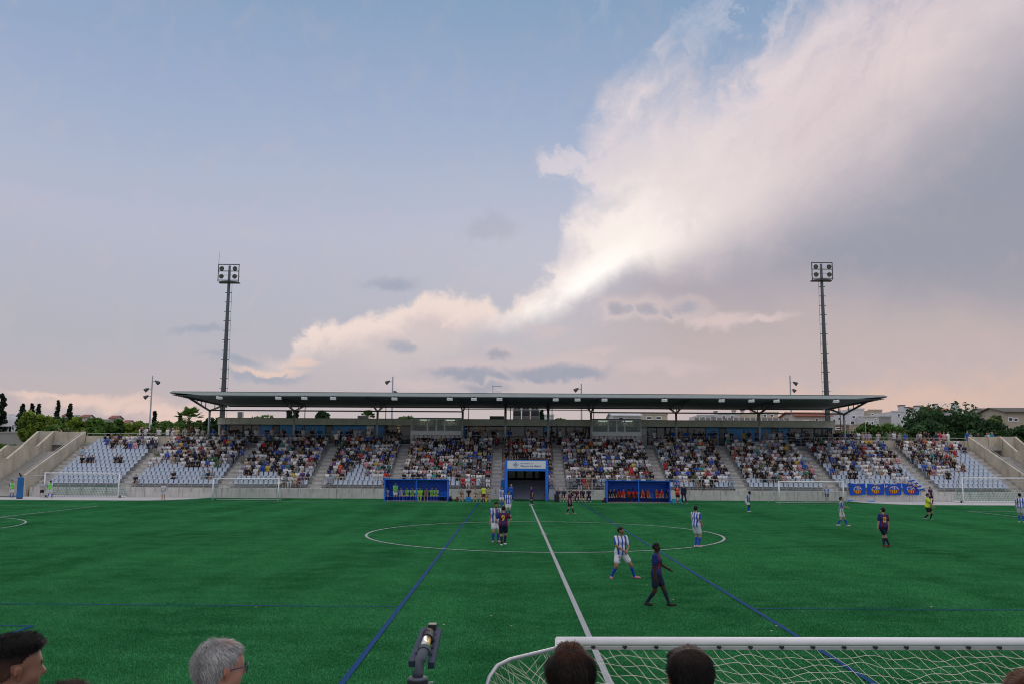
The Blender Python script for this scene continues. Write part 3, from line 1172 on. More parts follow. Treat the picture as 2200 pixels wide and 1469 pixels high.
segs = [(476, 484, 'blue'), (484, 522, 'dark'), (522, 540, 'win'), (540, 559, 'win'), (559, 585, 'blue'), (585, 601, 'door'), (601, 650, 'blue'), (650, 699, 'blue'), (699, 715, 'door'), (715, 752, 'blue'), (752, 787, 'blue'),
        (787, 803, 'white'), (803, 826, 'blue'), (826, 854, 'open'), (854, 882, 'open'), (882, 1000, 'blue'), (1002, 1043, 'open'), (1043, 1085, 'open'), (1087, 1128, 'dark'), (1128, 1168, 'dark'), (1168, 1179, 'blue'), (1179, 1197, 'win'),
        (1197, 1216, 'win'), (1216, 1235, 'win'), (1235, 1253, 'win'), (1253, 1270, 'dark'), (1270, 1378, 'blue'), (1378, 1390, 'white'), (1390, 1411, 'win'), (1411, 1430, 'win'), (1430, 1441, 'dark'), (1441, 1478, 'win'), (1478, 1517, 'win'), (1517, 1544, 'blue'),
        (1544, 1561, 'door'), (1561, 1598, 'blue'), (1598, 1656, 'blue'), (1656, 1672, 'door'), (1672, 1696, 'blue'), (1696, 1723, 'dark'), (1723, 1750, 'dark'), (1750, 1778, 'dark'), (1778, 1785, 'blue')]
for p0, p1, kind in segs:
    a, c = bx(p0) + 0.01, bx(p1) - 0.01
    if kind == 'blue':
        MB().box(a, c, YB, YB + 0.2, ZB0, ZB1).build('blue_wall_panel', BLUE_WALL, bld)
    elif kind == 'white':
        MB().box(a, c, YB + 0.02, YB + 0.2, ZB0, ZB1).build('white_panel', WHITE_WALL, bld)
    elif kind == 'door':
        d = MB().box(a, c, YB + 0.05, YB + 0.12, ZB0, ZB1).build('door', DOOR_GREY, bld)
        MB().box(a + 0.1, c - 0.1, YB + 0.03, YB + 0.048, ZB0 + 0.9, ZB1 - 0.15).build('pane', mat('frosted_pane', (0.16, 0.19, 0.19), 0.3), d)
    else:
        f = MB()
        for q in ((a, a + 0.06, ZB0, ZB1), (c - 0.06, c, ZB0, ZB1)):
            f.box(q[0], q[1], YB, YB + 0.1, q[2], q[3])
        f.box(a + 0.06, c - 0.06, YB, YB + 0.1, ZB1 - 0.07, ZB1).box(a + 0.06, c - 0.06, YB, YB + 0.1, ZB0, ZB0 + 0.08)
        f.box(a + 0.06, c - 0.06, YB + 0.01, YB + 0.09, ZB0 + 1.0, ZB0 + 1.06)
        w = f.build('window', STEEL_DK, bld)
        MB().box(a + 0.06, c - 0.06, YB + 0.04, YB + 0.05, ZB0 + 0.08, ZB1 - 0.07).build('pane', GLASS, w)
        if kind == 'win':
            MB().box(a + 0.06, c - 0.06, YB + 0.30, YB + 0.32, ZB0 + 0.5, ZB1).build('blind', BLIND, w)
        elif kind == 'dark':
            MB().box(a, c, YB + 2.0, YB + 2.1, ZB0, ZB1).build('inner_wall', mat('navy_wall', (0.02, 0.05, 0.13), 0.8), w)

# lit lamps inside the bar
LAMP = bpy.data.materials.new('warm_lamp')
LAMP.use_nodes = True
LAMP.node_tree.nodes['Principled BSDF'].inputs['Emission Color'].default_value = (1.0, 0.55, 0.2, 1)
LAMP.node_tree.nodes['Principled BSDF'].inputs['Emission Strength'].default_value = 3.0
for k, (px, py) in enumerate(((856, 918), (857, 925), (1024, 925))):
    p = at(px, py, YB + 1.2)
    b = MB().tube([p + Vector((0, 0, -.12)), p, p + Vector((0, 0, .12))], [0.08, 0.16, 0.05], 10)
    b.tube([p + Vector((0, 0, .12)), (p.x, p.y, ZB1)], 0.012, 4)
    tag(b.build('pendant_lamp', LAMP), ['lit amber pendant lamp in the bar, lower of two', 'lit amber pendant lamp in the bar, upper of two', 'lit orange lamp behind the open bar front'][(1, 0, 2)[k]], 'lamp')

STRIP = bpy.data.materials.new('strip_lamp')
STRIP.use_nodes = True
STRIP.node_tree.nodes['Principled BSDF'].inputs['Emission Color'].default_value = (1.0, 0.93, 0.78, 1)
STRIP.node_tree.nodes['Principled BSDF'].inputs['Emission Strength'].default_value = 5.0
# two press boxes
for nm, (p0, p1) in (('nearer the dugout with green bibs', (882, 993)), ('nearer the dugout with red bibs', (1272, 1378))):
    Yp = 98.6
    a, c = at(p0, 920, Yp).x, at(p1, 920, Yp).x
    pb = empty('press_box', ((a + c) / 2, Yp, Z_CON), 'white commentary box with sliding windows, ' + nm, 'press box', 'press boxes on the concourse')
    zl, zt = 7.02, 8.42
    MB().box(a, c, Yp, Yp + 0.1, Z_CON - 0.3, zl).build('lower_wall', WHITE_WALL, pb)
    for k in range(3):
        MB().box(a, c, Yp - 0.012, Yp - 0.002, Z_CON + 0.05 + 0.47 * k, Z_CON + 0.08 + 0.47 * k).build('cladding_joint', mat('joint_grey', (0.4, 0.41, 0.43), 0.6), pb)
    MB().box(a, c, Yp - 0.06, Yp + 2.6, zt, zt + 0.12).build('roof', mat('box_roof', (0.2, 0.21, 0.21), 0.7), pb)
    MB().box(a, c, Yp + 2.4, Yp + 2.5, Z_CON, zt).build('rear_wall', mat('box_inner', (0.34, 0.40, 0.37), 0.8), pb)
    for q in (a, c - 0.1):
        MB().box(q, q + 0.1, Yp + 0.1, Yp + 2.4, Z_CON, zt).build('side_wall', WHITE_WALL, pb)
    for q in (0.25, 0.75):
        x = a + (c - a) * q
        MB().box(x - .55, x + .55, Yp + 1.1, Yp + 1.25, zt - .10, zt - .03).build('strip_light', STRIP, pb)
    cuts = [0, 0.33, 0.50, 0.66, 1.0]
    for k in range(4):
        u0, u1 = a + (c - a) * cuts[k], a + (c - a) * cuts[k + 1]
        f = MB()
        f.box(u0, u0 + 0.09, Yp - 0.03, Yp + 0.07, zl, zt).box(u1 - 0.09, u1, Yp - 0.03, Yp + 0.07, zl, zt)
        f.box(u0 + 0.09, u1 - 0.09, Yp - 0.03, Yp + 0.07, zl, zl + 0.07).box(u0 + 0.09, u1 - 0.09, Yp - 0.03, Yp + 0.07, zt - 0.08, zt)
        w = f.build('window_frame', WHITE, pb)
        MB().box(u0 + 0.09, u1 - 0.09, Yp + 0.01, Yp + 0.02, zl + 0.07, zt - 0.08).build('pane', GLASS_LIT, w)

# ------------------------------------------------------------------ cantilever roof
RF0, RF1, RHW = 88.5, 104.0, 36.6
canopy = empty('canopy_roof', (XC, 98.0, Z_CON), 'long dark cantilevered metal roof on slim columns over the stand', 'roof')
zf, zr = 10.24, 10.04
b = MB()
N = 44
prof = []
for k in range(N + 1):
    y = RF0 + 0.05 + (RF1 - RF0 - 0.05) * k / N
    z = zf + (zr - zf) * k / N
    prof.append((y, z + (0.07 if (k // 1) % 2 else 0.0)))
vs = [(XC + s * (RHW - 0.05), y, z) for s in (-1, 1) for y, z in prof]
b.add(vs, [(k, k + 1, N + 2 + k, N + 1 + k) for k in range(N)])
b.build('roof_underside', ROOF_UNDER, canopy)
MB().hexa([(XC - RHW, RF0, 10.40), (XC + RHW, RF0, 10.40), (XC + RHW, RF1, 10.22), (XC - RHW, RF1, 10.22)],
          [(XC - RHW, RF0, 10.55), (XC + RHW, RF0, 10.55), (XC + RHW, RF1, 10.37), (XC - RHW, RF1, 10.37)]).build('roof_sheet', mat('roof_metal', (0.16, 0.185, 0.19), 0.5, metal=0.3), canopy)
MB().prism([(XC - RHW - .02, 10.50), (XC - RHW + 3.6, 10.20), (XC + RHW - 3.6, 10.20), (XC + RHW + .02, 10.50), (XC + RHW + .02, 10.56), (XC - RHW - .02, 10.56)], 'y', RF0 - 0.06, RF0 - 0.01).build('front_fascia', ROOF_EDGE, canopy)
MB().box(XC - RHW + 2.5, XC + RHW - 2.5, RF0 - 0.16, RF0 - 0.08, 10.14, 10.22).build('gutter', mat('gutter_grey', (0.12, 0.135, 0.14), 0.5, metal=.2), canopy)
MB().box(XC - RHW + .2, XC + RHW - .2, RF0 - 0.075, RF0 - 0.062, 10.555, 10.60).build('edge_trim', STEEL_DK, canopy)
MB().box(XC - RHW + 1, XC + RHW - 1, RF1 - 0.1, RF1 + 0.05, 9.96, 10.1).build('rear_beam', STEEL_DK, canopy)
COLX = [-35.75, -26.18, -16.82, -7.23, -2.41, 2.41, 7.23, 16.82, 26.18, 35.75]
for cx in COLX:
    x, y = XC + cx, 98.0
    MB().tube([(x, y, Z_CON - 0.3), (x, y, 9.2)], 0.125 if abs(cx) > 3 else 0.14, 12).build('column', STEEL, canopy, smooth=True)
    if abs(cx) < 3:
        MB().tube([(x, y, 9.1), (x, y, 10.1)], 0.14, 10).build('column_head', STEEL_DK, canopy)
    MB().bar((x, y, 9.15), (x, 91.4, 10.16), 0.14, 0.18).build('front_arm', STEEL_DK, canopy)
    MB().bar((x, y, 9.15), (x, 102.4, 10.0), 0.14, 0.18).build('rear_arm', STEEL_DK, canopy)
    MB().bar((x, 90.0, 10.17), (x, 103.8, 10.0), 0.12, 0.16).build('rafter', STEEL_DK, canopy)
    for yy in (96.6, 95.2, 93.9, 92.7):
        t = (98 - yy) / 6.6
        MB().bar((x, yy, 9.15 + 1.01 * t), (x, yy, 10.12), 0.07).build('arm_post', STEEL_DK, canopy)
    for yy in (99.6, 101.0):
        t = (yy - 98) / 4.4
        MB().bar((x, yy, 9.15 + .85 * t), (x, yy, 10.02), 0.07).build('arm_post', STEEL_DK, canopy)
    MB().tube([(x + 0.55, 100.6, Z_CON), (x + 0.55, 100.6, 10.0)], 0.05, 6).build('downpipe', STEEL_DK, canopy)
for a, c in ((-35.75, -7.23), (7.23, 35.75)):
    MB().box(XC + a, XC + c, 97.93, 98.07, 9.14, 9.28).build('tie_beam', STEEL_DK, canopy)
MB().box(XC - 7.16, XC + 7.16, 97.97, 98.03, 9.46, 9.52).build('tie_beam', STEEL_DK, canopy)
MB().box(XC - 2.39, XC + 7.16, 97.97, 98.03, 9.40, 9.44).build('conduit', STEEL_DK, canopy)

# floodlights under the roof edge
FL = [470, 597, 653, 715, 847, 966, 1018, 1073, 1194, 1241, 1299, 1428, 1551, 1615, 1669, 1797]
LENS = mat('lamp_glass', (0.80, 0.82, 0.84), 0.15, 0.03)
for k, px in enumerate(FL):
    x = at(px, 860, 88.2).x
    t = -0.5 * (px - 1130) / 670.0
    root = empty('roof_floodlight', (x, 88.3, 9.95), 'white box floodlight under the roof edge, %s from the cypress end' % ORD[k], 'floodlight', 'floodlights under the roof edge', rz=t)
    b = MB().hexa([(-.30, -.20, -.14), (.30, -.20, -.14), (.30, .22, .0), (-.30, .22, .0)], [(-.27, -.24, .06), (.27, -.24, .06), (.27, .18, .18), (-.27, .18, .18)])
    link('housing', b.mesh('floodlight_housing', WHITE), root)
    link('lens', MB().hexa([(-.26, -.205, -.155), (.26, -.205, -.155), (.26, .2, -.018), (-.26, .2, -.018)], [(-.26, -.2, -.142), (.26, -.2, -.142), (.26, .2, -.004), (-.26, .2, -.004)]).mesh('floodlight_lens', LENS), root)
    link('bracket', MB().box(-.03, .03, -.02, .04, .12, .30).mesh('floodlight_bracket', STEEL_DK), root)

# plant on the building roof
def roof_box(name, label, cat, px0, px1, py0, py1, Y, dep, m, louvre=False):
    a, c = at(px0, py1, Y), at(px1, py0, Y)
    root = empty(name, ((a.x + c.x) / 2, Y, ZB2), label, cat)
    MB().box(a.x, c.x, Y, Y + dep, ZB2 - 0.12, c.z).build('casing', m, root)
    if louvre:
        MB().box(a.x + 0.08, c.x - 0.08, Y - 0.012, Y - 0.004, ZB2 + (c.z - ZB2) * 0.45, c.z - 0.2).build('louvre', STEEL_DK, root)
        MB().box(a.x + 0.08, c.x - 0.08, Y - 0.01, Y - 0.003, ZB2 + 0.05, ZB2 + (c.z - ZB2) * 0.40).build('coil_panel', mat('coil_grey', (0.33, 0.34, 0.36), 0.5), root)
        for q in (0.3, 0.7):
            x = a.x + (c.x - a.x) * q
            MB().tube([(x, Y + dep / 2, c.z), (x, Y + dep / 2, c.z + 0.12)], 0.16, 12).build('fan', STEEL_DK, root)


AC = mat('air_unit_white', (0.50, 0.53, 0.56), 0.5, 0.06)
for k, (a, c) in enumerate(((1102, 1120), (1121, 1139), (1140, 1159))):
    roof_box('air_conditioner', ['white air handling unit on the roof, beside the dark steel box', 'white air handling unit on the roof, middle of three', 'white air handling unit on the roof, beside a cypress'][k], 'air unit', a, c, 878, 904, 105.0, 1.4, AC, True)
roof_box('steel_cabinet', 'low dark steel cabinet on the roof left of a column', 'cabinet', 1052, 1083, 893, 904, 104.6, 1.2, mat('cabinet_steel', (0.06, 0.07, 0.085), 0.5))
roof_box('condenser', 'small square condenser unit on the roof by the tall mast', 'air unit', 510, 521, 884, 897, 104.6, 0.6, AC)
roof_box('condenser', 'white condenser unit on the roof beside small palm', 'air unit', 768, 792, 892, 901, 104.6, 0.8, AC)
for a, c, lb in ((508, 880, 'long dark roof pipe rack over the blue wall'), (993, 1030, 'short dark roof pipe rack over the open bar'), (1160, 1270, 'dark roof pipe rack over the bright windows'), (1378, 1426, 'dark roof pipe rack beside the press box')):
    p, q = at(a, 900, 104.0), at(c, 900, 104.0)
    b = MB().box(p.x, q.x, 104.0, 104.3, 8.52, 8.60)
    x = p.x + 0.2
    while x < q.x:
        b.box(x, x + 0.06, 104.05, 104.11, ZB2 - 0.14, 8.52)
        x += 2.5
    tag(b.build('roof_pipe_rack', STEEL_DK), lb, 'pipe rack')
# tilted solar collectors
SOLAR = mat('solar_panel', (0.055, 0.06, 0.065), 0.25, 0.1, spec=0.7)
p, q = at(1492, 900, 104.5), at(1698, 900, 104.5)
nS = 17
sol = empty('solar_array', ((p.x + q.x) / 2, 104.5, ZB2), 'row of tilted dark solar panels on the roof', 'solar array')
for k in range(nS):
    a, c = p.x + (q.x - p.x) * k / nS, p.x + (q.x - p.x) * (k + 1) / nS - 0.06
    pan = MB().hexa([(a, 104.5, 8.40), (c, 104.5, 8.40), (c + .1, 105.2, 9.05), (a + .1, 105.2, 9.05)], [(a, 104.46, 8.44), (c, 104.46, 8.44), (c + .1, 105.16, 9.09), (a + .1, 105.16, 9.09)]).build('panel', SOLAR, sol)
    MB().bar((c + .02, 104.47, 8.43), (c + .12, 105.17, 9.08), 0.045).build('frame', STEEL, sol)

# aerial on the canopy
p = at(1059, 842, 100.0)
an = MB().tube([(p.x, 100, 10.2), (p.x, 100, at(1059, 827, 100).z)], 0.03, 6)
zt_ = at(1059, 829, 100).z
an.tube([(p.x - .1, 100, zt_), (p.x + 1.05, 100, zt_)], 0.02, 5)
zb_ = at(1059, 841, 100).z
an.tube([(p.x - .1, 100, zb_), (p.x + 1.05, 100, zb_)], 0.02, 5)
for k in range(7):
    an.tube([(p.x + .2 + .13 * k, 99.8, zb_), (p.x + .2 + .13 * k, 100.2, zb_ + .1)], 0.012, 4)
tag(an.build('television_aerial', STEEL_DK), 'thin television aerial standing on top of the canopy', 'aerial')

# ------------------------------------------------------------------ railings
fr = empty('front_railing', (XC, YW, 0), 'grey steel railing along the front wall of the stand', 'railing')
x = XC - 48.9
post = None
while x < XC + 49.0:
    if not (PX0 - 0.3 < x < PX1 + 0.3):
        if post is None:
            post = MB().tube([(0, 0, 0.55), (0, 0, 2.06)], 0.027, 6).mesh('railing_post', STEEL)
        link('post', post, fr, (x - XC, -0.05, 0))
    x += 1.2
for a, c in ((XC - 49.1, PX0 - 0.1), (PX1 + 0.1, XC + 49.1)):
    for z in (2.06, 1.62, 1.2):
        MB().tube([(a, YW - 0.05, z), (c, YW - 0.05, z)], 0.026 if z > 2 else 0.012, 6).build('rail', STEEL, fr)
cr_ = empty('concourse_railing', (XC, Y_CON + 0.3, Z_CON), 'dark steel railing along the back of the top row', 'railing')
post = MB().tube([(0, 0, 0), (0, 0, 1.0)], 0.03, 6).mesh('rail_post', STEEL)
x = XC - 35.9
while x < XC + 36.0:
    link('post', post, cr_, (x - XC, 0, 0))
    x += 1.55
for z in (1.0, 0.66, 0.33):
    MB().tube([(XC - 35.9, Y_CON + 0.3, Z_CON + z), (XC + 36.0, Y_CON + 0.3, Z_CON + z)], 0.028 if z == 1 else 0.015, 6).build('rail', STEEL, cr_)
for s in (-1, 1):
    r_ = empty('parapet_railing', (XC + s * 43.3, Y_CON + 0.13, Z_CON + 0.7), 'low steel rail on the back parapet %s' % ('under the green trees' if s < 0 else 'under the big dark tree'), 'railing')
    a, c = sorted((XC + s * 36.2, XC + s * 49.2))
    MB().tube([(a, Y_CON + .13, Z_CON + 0.98), (c, Y_CON + .13, Z_CON + 0.98)], 0.03, 6).build('rail', STEEL, r_)
    for k in range(8):
        x = a + (c - a) * k / 7
        link('post', MB().tube([(0, 0, 0), (0, 0, .28)], 0.02, 6).mesh('parapet_post', STEEL), r_, (x - (XC + s * 43.3), 0, 0))
# red and grey handrails beside the central aisles
for s, lb in ((-1, 'red handrail beside the aisle by the portal, green bib side'), (1, 'red handrail beside the aisle by the portal, red bib side')):
    x = XC + s * 2.66
    b = MB()
    i0, i1 = 5, 11
    b.tube([(x, row_y(i0), row_z(i0) + 0.9), (x, row_y(i1), row_z(i1) + 0.9)], 0.03, 6)
    for i in range(i0, i1 + 1, 2):
        b.tube([(x, row_y(i) + 0.02, row_z(i)), (x, row_y(i) + 0.02, row_z(i) + 0.9)], 0.025, 6)
    tag(b.build('aisle_handrail', mat('red_rail', (0.16, 0.03, 0.03), 0.5)), lb, 'handrail')

# ------------------------------------------------------------------ floodlight masts and lamp posts
def mast(label, px_base, py_base, px_top, py_top, Y, spike, ladder):
    zt = at(px_top, py_top, Y).z
    x = at(px_base, 850, Y).x * 0.5 + at(px_top, 600, Y).x * 0.5
    root = empty('floodlight_mast', (x, Y, 0), label, 'floodlight mast', 'tall floodlight masts behind the stand')
    zp0 = at(px_top, py_top + 36, Y).z
    MB().tube([(x, Y, 0), (x, Y, zp0), (x, Y, zt - 0.1)], [0.42, 0.19, 0.16], 14).build('pole', MAST, root, smooth=True)
    w = 1.38
    f = MB()
    zs = (zp0 + 0.15, (zp0 + zt) / 2 + 0.25, zt)
    for z in zs:
        f.bar((x - w, Y - .35, z), (x + w, Y - .35, z), 0.10)
    for q in (-w, w):
        f.bar((x + q, Y - .35, zs[0] - .2), (x + q, Y - .35, zt + .05), 0.10)
    f.build('lamp_frame', STEEL_DK, root)
    pl = MB()
    for k in range(9):
        a = math.pi * (1 + k / 8)
        pl.add([], [])
    arc = [(x + w * math.cos(a), Y + 0.1 + 0.9 * math.sin(a)) for a in np.linspace(math.pi, 2 * math.pi, 11)]
    MB().prism(arc + [(x + w, Y + .5), (x - w, Y + .5)], 'z', zp0 - 0.16, zp0 - 0.02).build('platform', STEEL_DK, root)
    MB().tube([(a, b, zp0 + 0.75) for a, b in arc], 0.03, 5).build('guard_rail', STEEL_DK, root)
    for q in (-0.88, 0.88):
        for z in ((zs[0] + zs[1]) / 2 - .05, (zs[1] + zs[2]) / 2 - .05):
            lp = MB().tube([(x + q * 1.03, Y - .62, z - .16), (x + q, Y - .42, z - .02), (x + q, Y - .18, z + .10)], [0.30, 0.29, 0.14], 14).build('lamp', STEEL_DK, root, smooth=True)
            MB().tube([(x + q * 1.035, Y - .655, z - .178), (x + q * 1.03, Y - .635, z - .166)], 0.255, 14).build('lens', mat('mast_lens', (0.16, 0.16, 0.15), 0.2), lp)
    for q in np.arange(10.5, zp0 - 0.3, 1.28):
        r = 0.52 - 0.26 * q / zp0
        MB().box(x - r - .16, x + r + .16, Y - .06, Y + .06, q, q + .07).build('climbing_ring', STEEL_DK, root)
    xl = x + ladder * 0.62
    MB().tube([(x + ladder * (0.52 + .16), Y - .05, 0), (x + ladder * 0.44, Y - .05, zp0)], 0.022, 5).build('ladder_cable', STEEL_DK, root)
    if spike:
        MB().tube([(x - w, Y - .35, zt), (x - w, Y - .35, zt + 1.7)], [0.03, 0.012], 5).build('lightning_rod', STEEL_DK, root)


mast('tall tapered floodlight mast with lightning rod, behind the cypress end of the roof', 478, 900, 494, 570, 115.0, True, 1)
mast('tall tapered floodlight mast without rod, in front of the white houses', 1776, 900, 1765, 566, 115.0, False, -1)


def lamp_post(label, pxt, pyt, Y, lamps):
    p = at(pxt, pyt, Y)
    root = empty('lamp_post', (p.x, Y, Z_CON), label, 'lamp post', 'lamp posts behind the stand')
    MB().tube([(p.x, Y, Z_CON), (p.x, Y, p.z)], [0.13, 0.075], 8).build('pole', STEEL, root)
    for dxm, dz, s in lamps:
        z = p.z - dz
        MB().bar((p.x, Y, z), (p.x + s * .45, Y, z + .02), 0.05).build('arm', STEEL_DK, root)
        MB().tube([(p.x + s * .35, Y, z + .1), (p.x + s * .62, Y - .05, z - .05), (p.x + s * .85, Y - .1, z - .22)], [.08, .2, .26], 10).build('lamp_head', STEEL_DK, root)


lamp_post('leaning lamp post with three lamps, near the cypress trees', 328, 806, 108.0, [(0, .75, 1), (0, 1.7, -1), (0, 2.6, -1)])
lamp_post('lamp post with a single lamp, above the dugout with green bibs', 844, 808, 108.0, [(0, .65, -1), (0, 1.9, .5)])
lamp_post('short lamp post with one lamp, above the tunnel side of the roof', 1249, 824, 108.0, [(0, .65, -1)])
lamp_post('lamp post with two lamps facing the houses, beside the mast', 1697, 806, 108.0, [(0, .9, 1), (0, 1.8, .7)])
p = at(1860, 930, 101)
root = empty('flag_pole', (p.x, 101, Z_CON), 'thin bare white pole in front of the big tree', 'pole')
MB().tube([(p.x, 101, Z_CON), (p.x, 101, at(1871, 908, 101).z)], 0.04, 8).build('pole', STEEL, root)

# ------------------------------------------------------------------ tunnel portal with its sign
YP = YW - 2.9
portal = empty('tunnel_portal', (1.46, YP, 0), 'blue framed players tunnel entrance with white town council sign on top', 'portal')
zt, zb = 3.84, 2.80
MB().box(PX0 - 0.02, PX0 + 0.24, YP, YP + 0.5, 0, zb).build('jamb', BLUE, portal, bevel=0.015)
MB().box(PX1 - 0.24, PX1 + 0.02, YP, YP + 0.5, 0, zb).build('jamb', BLUE, portal, bevel=0.015)
MB().box(PX0 - 0.02, PX1 + 0.02, YP, YP + 2.4, zb, zt).build('lintel_box', BLUE, portal, bevel=0.015)
MB().prism([(YP + .5, 0), (YP + 2.6, 0), (YP + 2.6, 3.2), (YP + .5, 2.8)], 'x', PX1 - .03, PX1 + 0.02).build('side_panel', BLUE, portal)
MB().prism([(YP + .5, 0), (YP + 2.6, 0), (YP + 2.6, 3.2), (YP + .5, 2.8)], 'x', PX0 - .02, PX0 + 0.03).build('side_panel', BLUE, portal)
SIGN = mat('sign_board', (0.84, 0.84, 0.90), 0.5, 0.03)
sg = MB().box(PX0 + 0.22, PX1 - 0.22, YP - 0.035, YP - 0.005, 3.04, 3.78).build('sign_board', SIGN, portal)
NAVY = mat('sign_lettering', (0.012, 0.055, 0.17), 0.6, 0.05)
SIGN_BLUE = mat('sign_emblem_blue', (0.015, 0.16, 0.42), 0.6, 0.05)


def text_mesh(s, size, m, bold=0.0):
    cu = bpy.data.curves.new('lettering', 'FONT')
    cu.body = s
    cu.size = size
    cu.align_x, cu.align_y = 'LEFT', 'BOTTOM_BASELINE'
    cu.offset = bold
    cu.extrude = 0.002
    ob = bpy.data.objects.new('lettering_tmp', cu)
    COL.objects.link(ob)
    dg = bpy.context.evaluated_depsgraph_get()
    me = bpy.data.meshes.new_from_object(ob.evaluated_get(dg))
    bpy.data.objects.remove(ob)
    me.materials.clear()
    me.materials.append(m)
    return me


def fit_text(s, x0, x1, z, h, m, y, bold, parent):
    me = text_mesh(s, 1.0, m, bold)
    a = np.zeros(len(me.vertices) * 3)
    me.vertices.foreach_get('co', a)
    a = a.reshape(-1, 3)
    k = (x1 - x0) / (a[:, 0].max() - a[:, 0].min())
    v = np.stack([(a[:, 0] - a[:, 0].min()) * k + x0, y - a[:, 2] - 0.002, a[:, 1] * h + z], 1) - np.array(parent.location)
    me.vertices.foreach_set('co', v.astype(np.float32).ravel())
    me.update()
    return link('lettering', me, parent)


def sgx(u):          # along the sign, 0..1
    return PX0 + 0.22 + (PX1 - PX0 - 0.44) * u


ys = YP - 0.037
fit_text('AJUNTAMENT DE', sgx(.335), sgx(.665), 3.49, 0.13, SIGN_BLUE, ys, 0.004, portal)
fit_text('Vilanova i la Geltr\u00fa', sgx(.335), sgx(.88), 3.21, 0.235, NAVY, ys, 0.012, portal)
cxs, czs = sgx(.215), 3.41
em = MB()
for r0, r1 in ((0.30, 0.255),):
    o4 = [(r0, 0), (0, r0), (-r0, 0), (0, -r0)]
    i4 = [(r1, 0), (0, r1), (-r1, 0), (0, -r1)]
    for k in range(4):
        a, b2, c2, d2 = o4[k], o4[(k + 1) % 4], i4[(k + 1) % 4], i4[k]
        em.hexa([(cxs + q[0], ys - .004, czs + q[1]) for q in (a, b2, c2, d2)], [(cxs + q[0], ys + .001, czs + q[1]) for q in (a, b2, c2, d2)])
for u0, u1, w0, w1 in ((-.10, -.045, -.12, .03), (.045, .10, -.12, .03), (-.13, .13, .03, .075), (-.022, .022, -.12, -.02), (-.045, .045, .09, .15)):
    em.box(cxs + u0, cxs + u1, ys - .004, ys + .001, czs + w0, czs + w1)
em.build('emblem', SIGN_BLUE, portal)

# padded pillars
for lb, px, Y, w, h in (('blue crash pad round a pillar beside the tunnel portal', 1080.5, 85.2, 0.42, 1.95), ('tall blue padded pillar with a small spotlight, by the end staircase', 42.5, 82.0, 0.44, 2.0)):
    x = at(px, 1060, Y).x
    root = empty('padded_pillar', (x, Y, 0), lb, 'pillar')
    b = MB().box(x - w / 2, x + w / 2, Y - .2, Y + .2, 0.12, h).build('pad', mat('pad_blue', (0.02, 0.15, 0.42), 0.55, 0.12), root, bevel=0.04)
    MB().box(x - w / 2 + .02, x + w / 2 - .02, Y - .18, Y + .18, 0.03, 0.12).build('base', BLACK, root)
    if px < 100:
        MB().tube([(x, Y, h), (x - .05, Y, h + .12)], 0.03, 6).build('bracket', BLACK, root)
        MB().hexa([(x - .2, Y - .1, h + .35), (x - .1, Y - .1, h + .42), (x - .1, Y + .1, h + .42), (x - .2, Y + .1, h + .35)], [(x - .02, Y - .1, h + .05), (x + .1, Y - .1, h + .12), (x + .1, Y + .1, h + .12), (x - .02, Y + .1, h + .05)]).build('spotlight', BLACK, root)

# ------------------------------------------------------------------ dugouts
def dugout(label, px0, px1, Y):
    a, c = at(px0, 1060, Y).x, at(px1, 1060, Y).x
    root = empty('dugout', ((a + c) / 2, Y, 0), label, 'dugout', 'team dugouts along the touchline')
    h = 2.0
    side = [(Y, 0.02), (Y + 1.6, 0.02), (Y + 1.6, 1.75), (Y + .1, h), (Y - .02, h - .02)]
    MB().box(a, c, Y + 1.55, Y + 1.6, 0.05, 1.76).build('back_panel', BLUE_DK, root)
    for x in (a, c - 0.05):
        MB().prism(side, 'x', x, x + 0.05).build('side_panel', BLUE_DK, root)
    MB().hexa([(a - .05, Y - .12, h - .02), (c + .05, Y - .12, h - .02), (c + .05, Y + 1.66, 1.76), (a - .05, Y + 1.66, 1.76)],
              [(a - .05, Y - .12, h + .05), (c + .05, Y - .12, h + .05), (c + .05, Y + 1.66, 1.82), (a - .05, Y + 1.66, 1.82)]).build('roof_panel', BLUE, root)
    for x in (a + .02, (a + c) / 2, c - .02):
        MB().box(x - .04, x + .04, Y - .06, Y + .02, 0.02, h - .02).build('front_post', BLUE, root)
    MB().box(a + .05, c - .05, Y + .55, Y + 1.05, .40, .46).build('bench', BLUE, root)
    MB().box(a + .05, c - .05, Y - .02, Y + 1.55, .005, .06).build('floor', mat('dugout_floor', (0.25, 0.27, 0.3), 0.8), root)
    n = 13
    for k in range(n):
        x = a + .25 + (c - a - .5) * k / (n - 1)
        MB().box(x - .2, x + .2, Y + 1.06, Y + 1.12, .5, .9).build('seat_back', BLUE, root)


dugout('blue dugout of substitutes in green bibs', 826, 962, 81.6)
dugout('blue dugout of substitutes in red bibs', 1304, 1440, 81.4)

# ------------------------------------------------------------------ goals
NET = mat('net_cord', (0.55, 0.57, 0.58), 0.8, 0.1)
NET_G = mat('green_net_cord', (0.02, 0.30, 0.23), 0.8, 0.1)


def strands(lines, r, m, name, parent):
    b = MB()
    for l in lines:
        b.tube(l, r, 3, caps=False)
    return b.build(name, m, parent)


